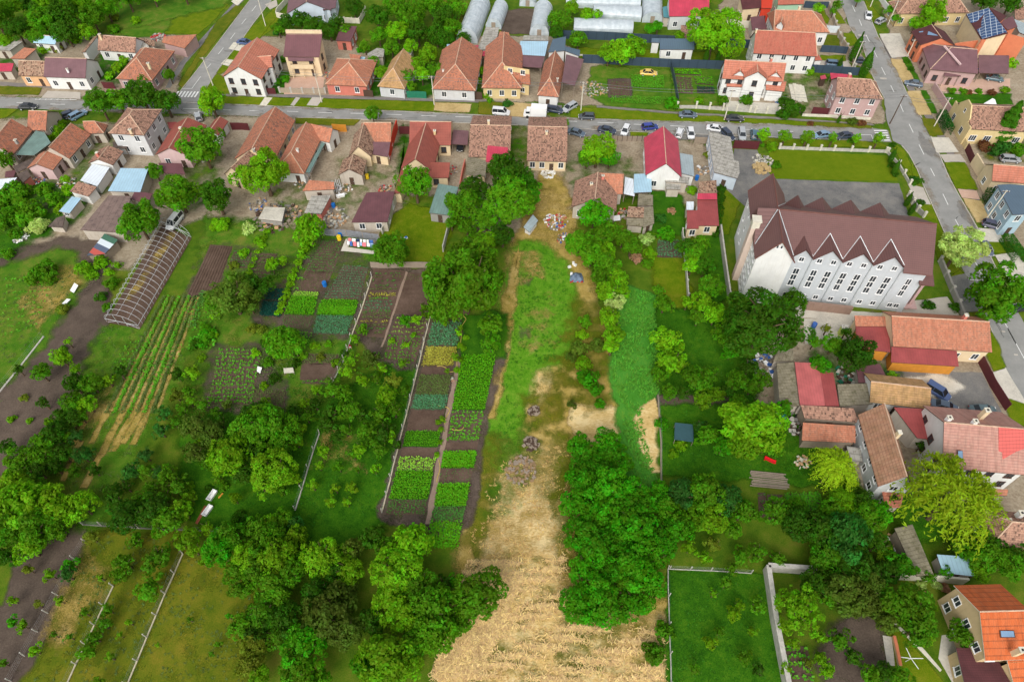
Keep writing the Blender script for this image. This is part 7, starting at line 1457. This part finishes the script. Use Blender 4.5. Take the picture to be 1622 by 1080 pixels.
boards('loose white planks leaning in the yard of the street ruin',533,286,538,305,5,WHITEP,.12,.4)
def slide():
    p=G((1219,730)); root=empty('slide',(p.x,p.y,0),math.radians(-20)); tag(root,'bright red plastic slide lying on the lawn','slide'); m=MB(); RD=plain('slide_red',S(225,30,40),.4)
    pts=[(-.95,.55),(-.6,.5),(0,.28),(.6,.14),(.95,.2)]
    for (x,z),(x2,z2) in zip(pts,pts[1:]):
        m.slab([Vector(q) for q in ((x,-.25,z),(x2,-.25,z2),(x2,.25,z2),(x,.25,z))],.06)
        for s in (-.27,.27): m.slab([Vector(q) for q in ((x,s-.03,z+.14),(x2,s-.03,z2+.14),(x2,s+.03,z2+.14),(x,s+.03,z+.14))],.2)
    m.build('chute',RD,root); m=MB(); m.box((-.9,0,.25),(.12,.5,.5)); m.build('support',RD,root)
slide()
def airer():
    p=G((1443,1042),1.7); root=empty('clothes_airer',(p.x,p.y,0)); tag(root,'white four armed rotary clothes airer on the small lawn','clothes airer'); m=MB(); m.tube((0,0,0),(0,0,1.75),.035,8); m.build('pole',WHITEP,root)
    for q in ((1434,1023),(1462,1042),(1455,1059),(1427,1040)): e=G(q,1.75); m=MB(); m.tube((0,0,1.7),(e.x-p.x,e.y-p.y,1.75),.05,6); m.build('arm',WHITEP,root)
airer()
fr('W3'); wallf('flower_trough','long low wall with orange coping left of the small lawn',[(820,800),(840,890),(858,980)],.6,.3,W_SUN,cat='wall',cap=W_ORG); fr('P')
def laundry():
    a,b=G((551,392)),G((593,396)); c=(a+b)/2; root=empty('clothes_line',(c.x,c.y,0)); tag(root,'clothes line hung with white, blue and pink washing','clothes line'); d=(b-a).normalized(); s=Vector((-d.y,d.x,0)); L=(b-a).length
    for o in (0,.9):
        for t in (-.5,.5): m=MB(); q=d*(L*t)+s*o; m.tube((q.x,q.y,0),(q.x,q.y,1.9),.05,6); m.build('post',WOOD,root)
        m=MB(); p=d*(-L/2)+s*o; q=d*(L/2)+s*o; m.tube((p.x,p.y,1.85),(q.x,q.y,1.85),.012,4); m.build('line',STEELP,root)
        x=-L/2+.2; k=0
        cols=[WHITEP,CLR[0],WHITEP,plain('rag_pink',S(226,120,130)),plain('rag_grey',S(150,150,170)),plain('rag_navy',S(40,50,90)),WHITEP,plain('rag_sky',S(150,180,220))]
        while x<L/2-.5:
            w=rnd.uniform(.4,.9); h=rnd.uniform(.6,1.1); m=MB(); P=d*x+s*o; Q=d*(x+w)+s*o; m.slab([Vector((P.x,P.y,1.84)),Vector((Q.x,Q.y,1.84)),Vector((Q.x+s.x*-.35,Q.y+s.y*-.35,1.84-h)),Vector((P.x-s.x*.35,P.y-s.y*.35,1.84-h))],.02); tag(m.build('garment',rnd.choice(cols),None,(-c.x*0,0,0),loc=(c.x,c.y,0)),None); 
            g=COL.objects[-1]; g.parent=root; g.location=(0,0,0); x+=w+rnd.uniform(.05,.2)
laundry()
flat('concrete_path',[(540,398),(548,379),(556,379),(552,392),(594,398),(592,403)],CONCG,.04)
def simple(name,label,cat,x,y,fn,rz=0.0,group=None):
    p=G((x,y)); root=empty(name,(p.x,p.y,0),rz); tag(root,label,cat,group); fn(root); return root
def barrel(mat,h=.95,r=.32):
    def f(root):
        m=MB(); prof=[(r*.9,0),(r,.1),(r,h*.45),(r*1.04,h*.5),(r,h*.55),(r,h*.9),(r*.92,h)]
        for (r1,z1),(r2,z2) in zip(prof,prof[1:]): m.tube((0,0,z1),(0,0,z2),r1,14,0,r2,False)
        m.poly([(r*.92*math.cos(t),r*.92*math.sin(t),h-.03) for t in [6.283*i/14 for i in range(14)]]); m.build('barrel_shell',mat,root); m=MB(); m.tube((0,0,h),(0,0,h+.04),r*.95,14); m.build('lid',mat,root)
    return f
BLUEP=plain('blue_plastic',S(30,110,190),.4); TEALP=plain('cyan_plastic',S(50,190,220),.5)
for x,y,mt,l in ((515,453,BLUEP,'blue barrel standing in the garden above the vivid lettuce block'),(529,329,BLUEP,'blue barrel beside the rubble and roofless ruin'),(1103,285,BLUEP,'big blue drum behind the tile and pink strip roof'),(1239,663,TEALP,'cyan covered barrel left of the dark junk heap'),(540,374,BLUEP,'blue drum at the left end of the board fence'),(1288,518,CLR[0],'blue tub beside the lime chimney kiosk'),(582,283,plain('yellow_plastic',S(236,200,40),.5),'yellow drum in the yard behind the old tile roofed house'),(538,380,MATS['yellow_plastic'],'yellow bundle left of the laundry line'),(1474,741,MATS['yellow_plastic'],'yellow drum at the gable between the brown and pale red houses')):
    simple('barrel',l,'barrel',x,y,barrel(mt,1.1,.45),0,'barrels and drums')
def bath(root):
    m=MB(); o=[(-.95,-.42),(.95,-.42),(.95,.42),(-.95,.42)]; i=[(x*.86,y*.78) for x,y in o]
    for k in range(4):
        j=(k+1)%4; m.poly([(*o[k],.6),(*o[j],.6),(*i[j],.6),(*i[k],.6)]); m.poly([(o[k][0]*.85,o[k][1]*.8,.05),(o[j][0]*.85,o[j][1]*.8,.05),(*o[j],.6),(*o[k],.6)]); m.poly([(*i[k],.6),(*i[j],.6),(i[j][0]*.8,i[j][1]*.7,.2),(i[k][0]*.8,i[k][1]*.7,.2)])
    m.poly([(x*.8,y*.7,.2) for x,y in i]); m.build('tub',WHITEP,root)
simple('bathtub','upper white old bathtub standing in the orchard grass','bathtub',337,786,bath,1.2,'old bathtubs in the orchard'); simple('bathtub','lower white old bathtub beside a rusty sheet','bathtub',330,810,bath,1.15,'old bathtubs in the orchard')
sheet('rusty_sheet','long rusty sheet lying beside the lower bathtub',[(324,800),(328,802),(313,830),(309,828)],[.12]*4,plain('rust',S(150,84,60),.9,var=.3),'metal sheet'); sheet('plank','yellow plank lying right of the upper bathtub',[(352,780),(354,781),(347,789),(345,788)],[.1]*4,WOODY,'plank')
sheet('framed_board','white framed panel leaning beside the dark soil field',[(111,460),(118,448),(124,452),(117,464)],[.5,.9,.7,.3],WHITEP,'panel'); sheet('framed_board','small white panel on a wooden box below the framed panel',[(98,481),(106,473),(112,474),(103,483)],[.6,.7,.6,.5],WHITEP,'panel')
sheet('old_table','pale board table beside the potato rows and orchard',[(449,583),(464,582),(466,590),(450,591)],[.7,.7,.7,.7],CONCL,'table',.06,True); sheet('white_board','white board lying upright right of the potato rows',[(408,580),(415,582),(412,592),(407,588)],[.5,.6,.2,.2],WHITEP,'board')
sheet('garden_table','white garden table in the yard between the patched house and shed',[(971,342),(982,341),(983,349),(972,350)],[.75]*4,WHITEP,'table',.06,True)
def mower(root):
    m=MB(); m.box((0,0,.3),(.8,.5,.3)); m.box((.1,0,.55),(.4,.3,.25),0,1); m.build('deck',[WHITEP,BLUEP],root); m=MB(); m.tube((-.4,-.2,.4),(-1.0,-.2,.95),.03,5); m.tube((-.4,.2,.4),(-1.0,.2,.95),.03,5); m.tube((-1.0,-.2,.95),(-1.0,.2,.95),.03,5); m.build('handle',STEELP,root)
simple('lawn_mower','small white and blue mower standing on the yellow lawn','lawn mower',643,379,mower,.6)
def well(root):
    m=MB(); m.box((0,0,1.1),(1.1,.8,2.2)); m.build('body',plain('lime_paint',S(206,222,110),.7),root); m=MB(); m.box((0,0,2.28),(1.25,.95,.16)); m.box((0,0,2.5),(.5,.4,.3)); m.build('cap',CONC,root); m=MB(); m.box((0,-.1,.06),(1.5,1.3,.12)); m.build('plinth',CONCL,root)
simple('outdoor_oven','lime green painted outdoor oven with a grey cap on concrete','oven',1331,530,well,-.15)
simple('trailer','small grey covered cart in the yard right of the ruin','cart',540,312,lambda r:(MB().build('frame',WOOD,r),bath(r)),.3)
def hose(pts,label):
    w=[G(p,.12) for p in pts]; out=[]
    for i in range(len(w)-1):
        p0=w[max(0,i-1)];p1=w[i];p2=w[i+1];p3=w[min(len(w)-1,i+2)]
        for t in [k/6 for k in range(6)]: out.append(.5*((2*p1)+(p2-p0)*t+(2*p0-5*p1+4*p2-p3)*t*t+(3*p1-p0-3*p2+p3)*t**3))
    m=MB(); m.path(out+[w[-1]],.07,5); o=m.build('garden_hose',plain('hose_yellow',S(190,168,84),.6)); tag(o,label,'hose','yellow garden hoses')
hose([(722,566),(724,578),(722,586),(714,589),(708,586),(707,583),(700,580),(692,580)],'yellow hose looping round the garlic patch'); hose([(673,637),(684,640),(698,643),(708,645),(712,650),(706,662),(704,672)],'yellow hose crossing the onion block'); hose([(714,679),(722,681),(731,680),(735,676)],'short yellow hose on the spaced plants'); hose([(734,500),(738,506),(732,516),(731,530),(729,548)],'yellow hose running down beside the vine row'); hose([(695,728),(697,742),(693,756),(692,764)],'yellow hose at the lower end of the vine row')
sheet('garden_arch','white arched shelter in the lawn beside the yellow stepped gable house',[(1552,168),(1572,156),(1576,158),(1579,168)],[.8,1.8,1.8,.8],WHITEP,'shelter')
# ---------------------------------------------------------------- two people bending over their beds
SKIN=plain('skin',S(214,160,128),.6,var=.05); HAIR=plain('hair_dark',S(50,36,30),.8)
def person(label,x,y,rz,top,low,hat):
    p=G((x,y)); root=empty('person',(p.x,p.y,0),rz); tag(root,label,'person','people working in the gardens')
    def limb(m,pts,rs,n=10):
        for (a,b,r1,r2) in zip(pts,pts[1:],rs,rs[1:]): m.tube(a,b,r1,n,0,r2)
    def ball(m,c,r,n=8,sz=1.0):
        for i in range(n):
            t0,t1=math.pi*i/n,math.pi*(i+1)/n
            for j in range(10):
                q=[(c[0]+r*math.sin(t)*math.cos(f),c[1]+r*math.sin(t)*math.sin(f),c[2]+r*sz*math.cos(t)) for t,f in ((t0,.6283*j),(t1,.6283*j),(t1,.6283*(j+1)),(t0,.6283*(j+1)))]; m.poly(q)
    b=MB(); ball(b,(.78,0,1.12),.105,8,1.15); limb(b,[(.6,0,1.16),(.74,0,1.13)],[.06,.06])
    for s in (-1,1):
        limb(b,[(.47,s*.25,.8),(.55,s*.2,.5)],[.042,.034]); b.box((.58,s*.19,.42),(.04,.08,.1)); 
        for k in range(4): b.tube((.57,s*.19-.03+k*.02,.38),(.6,s*.19-.03+k*.02,.31-.01*(k%2)),.009,5,0,.007)
        b.tube((.55,s*.15,.43),(.6,s*.13,.37),.011,5)
    b.box((.875,0,1.1),(.03,.025,.03)); b.build('body',SKIN,root)
    h=MB(); ball(h,(.76,0,1.16),.118,8,.95); h.build('headscarf',hat,root)
    t=MB(); limb(t,[(-.02,0,.88),(.2,0,1.03),(.45,0,1.15),(.58,0,1.17)],[.16,.165,.18,.08],12)
    for s in (-1,1): limb(t,[(.43,s*.17,1.13),(.43,s*.25,.98),(.47,s*.25,.78)],[.085,.065,.055])
    t.build('shirt',top,root); l=MB(); ball(l,(-.02,0,.86),.17,8)
    for s in (-1,1): limb(l,[(-.02,s*.09,.86),(.08,s*.12,.46),(0,s*.12,.1)],[.11,.075,.055])
    l.build('trousers',low,root); f=MB()
    for s in (-1,1): f.box((.06,s*.12,.05),(.27,.1,.1)); 
    f.build('shoes',RUB,root)
person('person in a dark red top bending over plants beside the curb fence',555,551,-1.2,plain('cloth_red',S(150,30,44)),plain('cloth_teal',S(60,130,120)),CLR[2])
person('person in a pale grey top bending beside a bright bush in the narrow garden',717,602,-1.4,plain('cloth_grey',S(176,178,160)),plain('cloth_navy',S(52,56,84)),CLR[4])
# ---------------------------------------------------------------- loose grass on the open ground
def inpoly(P,xy):
    x,y=xy[:,0],xy[:,1]; r=np.zeros(len(xy),bool); j=len(P)-1
    for i in range(len(P)):
        a,b=P[i],P[j]; c=((a[1]>y)!=(b[1]>y))&(x<(b[0]-a[0])*(y-a[1])/(b[1]-a[1]+1e-9)+a[0]); r^=c; j=i
    return r
def tufts(name,label,polys,dens,mat,size,h,blades=4):
    out=[]
    for pts in polys:
        P=np.array([list(G(p))[:2] for p in pts]); lo,hi=P.min(0),P.max(0); n=int(np.prod(hi-lo)*dens); xy=ng.uniform(lo,hi,(n,2)); xy=xy[inpoly(P,xy)]
        f=np.sin(xy[:,0]*.9+1.3*np.sin(xy[:,1]*.5))*np.cos(xy[:,1]*.8+np.sin(xy[:,0]*.35)); xy=xy[f+ng.normal(0,.5,len(xy))>-.1]
        m=len(xy); 
        if m==0: continue
        B_=np.repeat(xy,blades,0)+ng.normal(0,size*.3,(m*blades,2)); k=len(B_); a=ng.uniform(0,6.283,k); el=ng.uniform(.3,1.2,k); L=size*ng.uniform(.6,1.4,k)
        p=np.stack([B_[:,0],B_[:,1],np.full(k,.3*h)],1); d=np.stack([np.cos(a)*np.cos(el),np.sin(a)*np.cos(el),np.sin(el)*h/size*.8],1)*L[:,None]; s=np.stack([-np.sin(a),np.cos(a),0*a],1)*(L*.16)[:,None]
        out.append(np.stack([p-s,p+s,p+d+s*.2,p+d-s*.2],1))
    tag(link(name,quads(name,np.concatenate(out),mat)),label,'grass',None,'stuff')
FIELD=[(862,300),(905,400),(930,460),(960,560),(985,650),(900,700),(905,980),(1058,985),(1056,1090),(705,1090),(735,930),(752,800),(775,680),(795,560),(800,470),(822,385)]
tufts('straw_tufts','loose straw tufts over the long central field',[[(905,700),(905,980),(1058,985),(1056,1090),(705,1090),(735,930),(752,800),(800,730)]],2.2,crop('straw',S(206,174,114)),.36,.16,5)
tufts('grass_tufts','green grass tufts through the central field and orchards',[[(828,388),(862,388),(895,440),(904,500),(900,560),(862,575),(832,590),(812,690),(790,740),(785,640),(798,560),(805,470)],[(300,650),(660,560),(610,810),(420,850)],[(1062,907),(1208,912),(1236,1085),(1062,1085)],[(1040,490),(1200,600),(1250,690),(1300,760),(1050,750)]],3.0,crop('tuft',S(58,112,16)),.3,.2,5)
tufts('dull_grass_tufts','olive grass tufts over the lower left fields',[[(145,850),(290,850),(385,885),(400,930),(390,1085),(40,1085),(110,970)],[(165,520),(300,480),(300,560),(200,740),(130,830),(90,700)],[(0,430),(140,420),(0,640)]],1.8,C_DS,.3,.18,5)
tufts('tall_grass_tufts','bluish long grass in the strip right of the straw field',[[(985,455),(1035,470),(1042,560),(1038,625),(1012,650),(1042,775),(1000,760),(985,640),(970,600)]],9,crop('longgrass',S(84,146,42,1.1)),.5,.35,5)

def swaths():
    out=[]
    for i in range(13):
        y0=888+i*15.5; xl=735-i*1.5; xr=1050 if y0>985 else 895
        for j in range(int((xr-xl)*1.7)):
            x=xl+(xr-xl)*rnd.random(); y=y0+rnd.gauss(0,.8)+5*math.sin(x*.018+i*.3); p=G((x,y))
            if math.sin(x*.05+i*1.7)+rnd.uniform(-1,1)>.1: out.append((p.x,p.y))
    for i in range(9):
        for j in range(200):
            t=rnd.random(); p=G((715+i*9+40*t-30*(1-t)+rnd.gauss(0,1.2),1075-t*170)); out.append((p.x,p.y))
    C=np.repeat(np.array(out),4,0)+ng.normal(0,.22,(len(out)*4,2)); k=len(C); a=ng.uniform(0,6.283,k); L=ng.uniform(.25,.6,k); z=ng.uniform(.05,.22,k)
    p=np.stack([C[:,0],C[:,1],z],1); d=np.stack([np.cos(a),np.sin(a),ng.uniform(-.1,.35,k)],1)*L[:,None]; s=np.stack([-np.sin(a),np.cos(a),0*a],1)*(L*.14)[:,None]
    tag(link('straw_swaths',quads('straw_swaths',np.stack([p-s,p+s,p+d+s*.4,p+d-s*.4],1),crop('swath',S(224,194,138)))),'pale mown straw swaths in curved lines across the near field','straw',None,'stuff')
swaths()
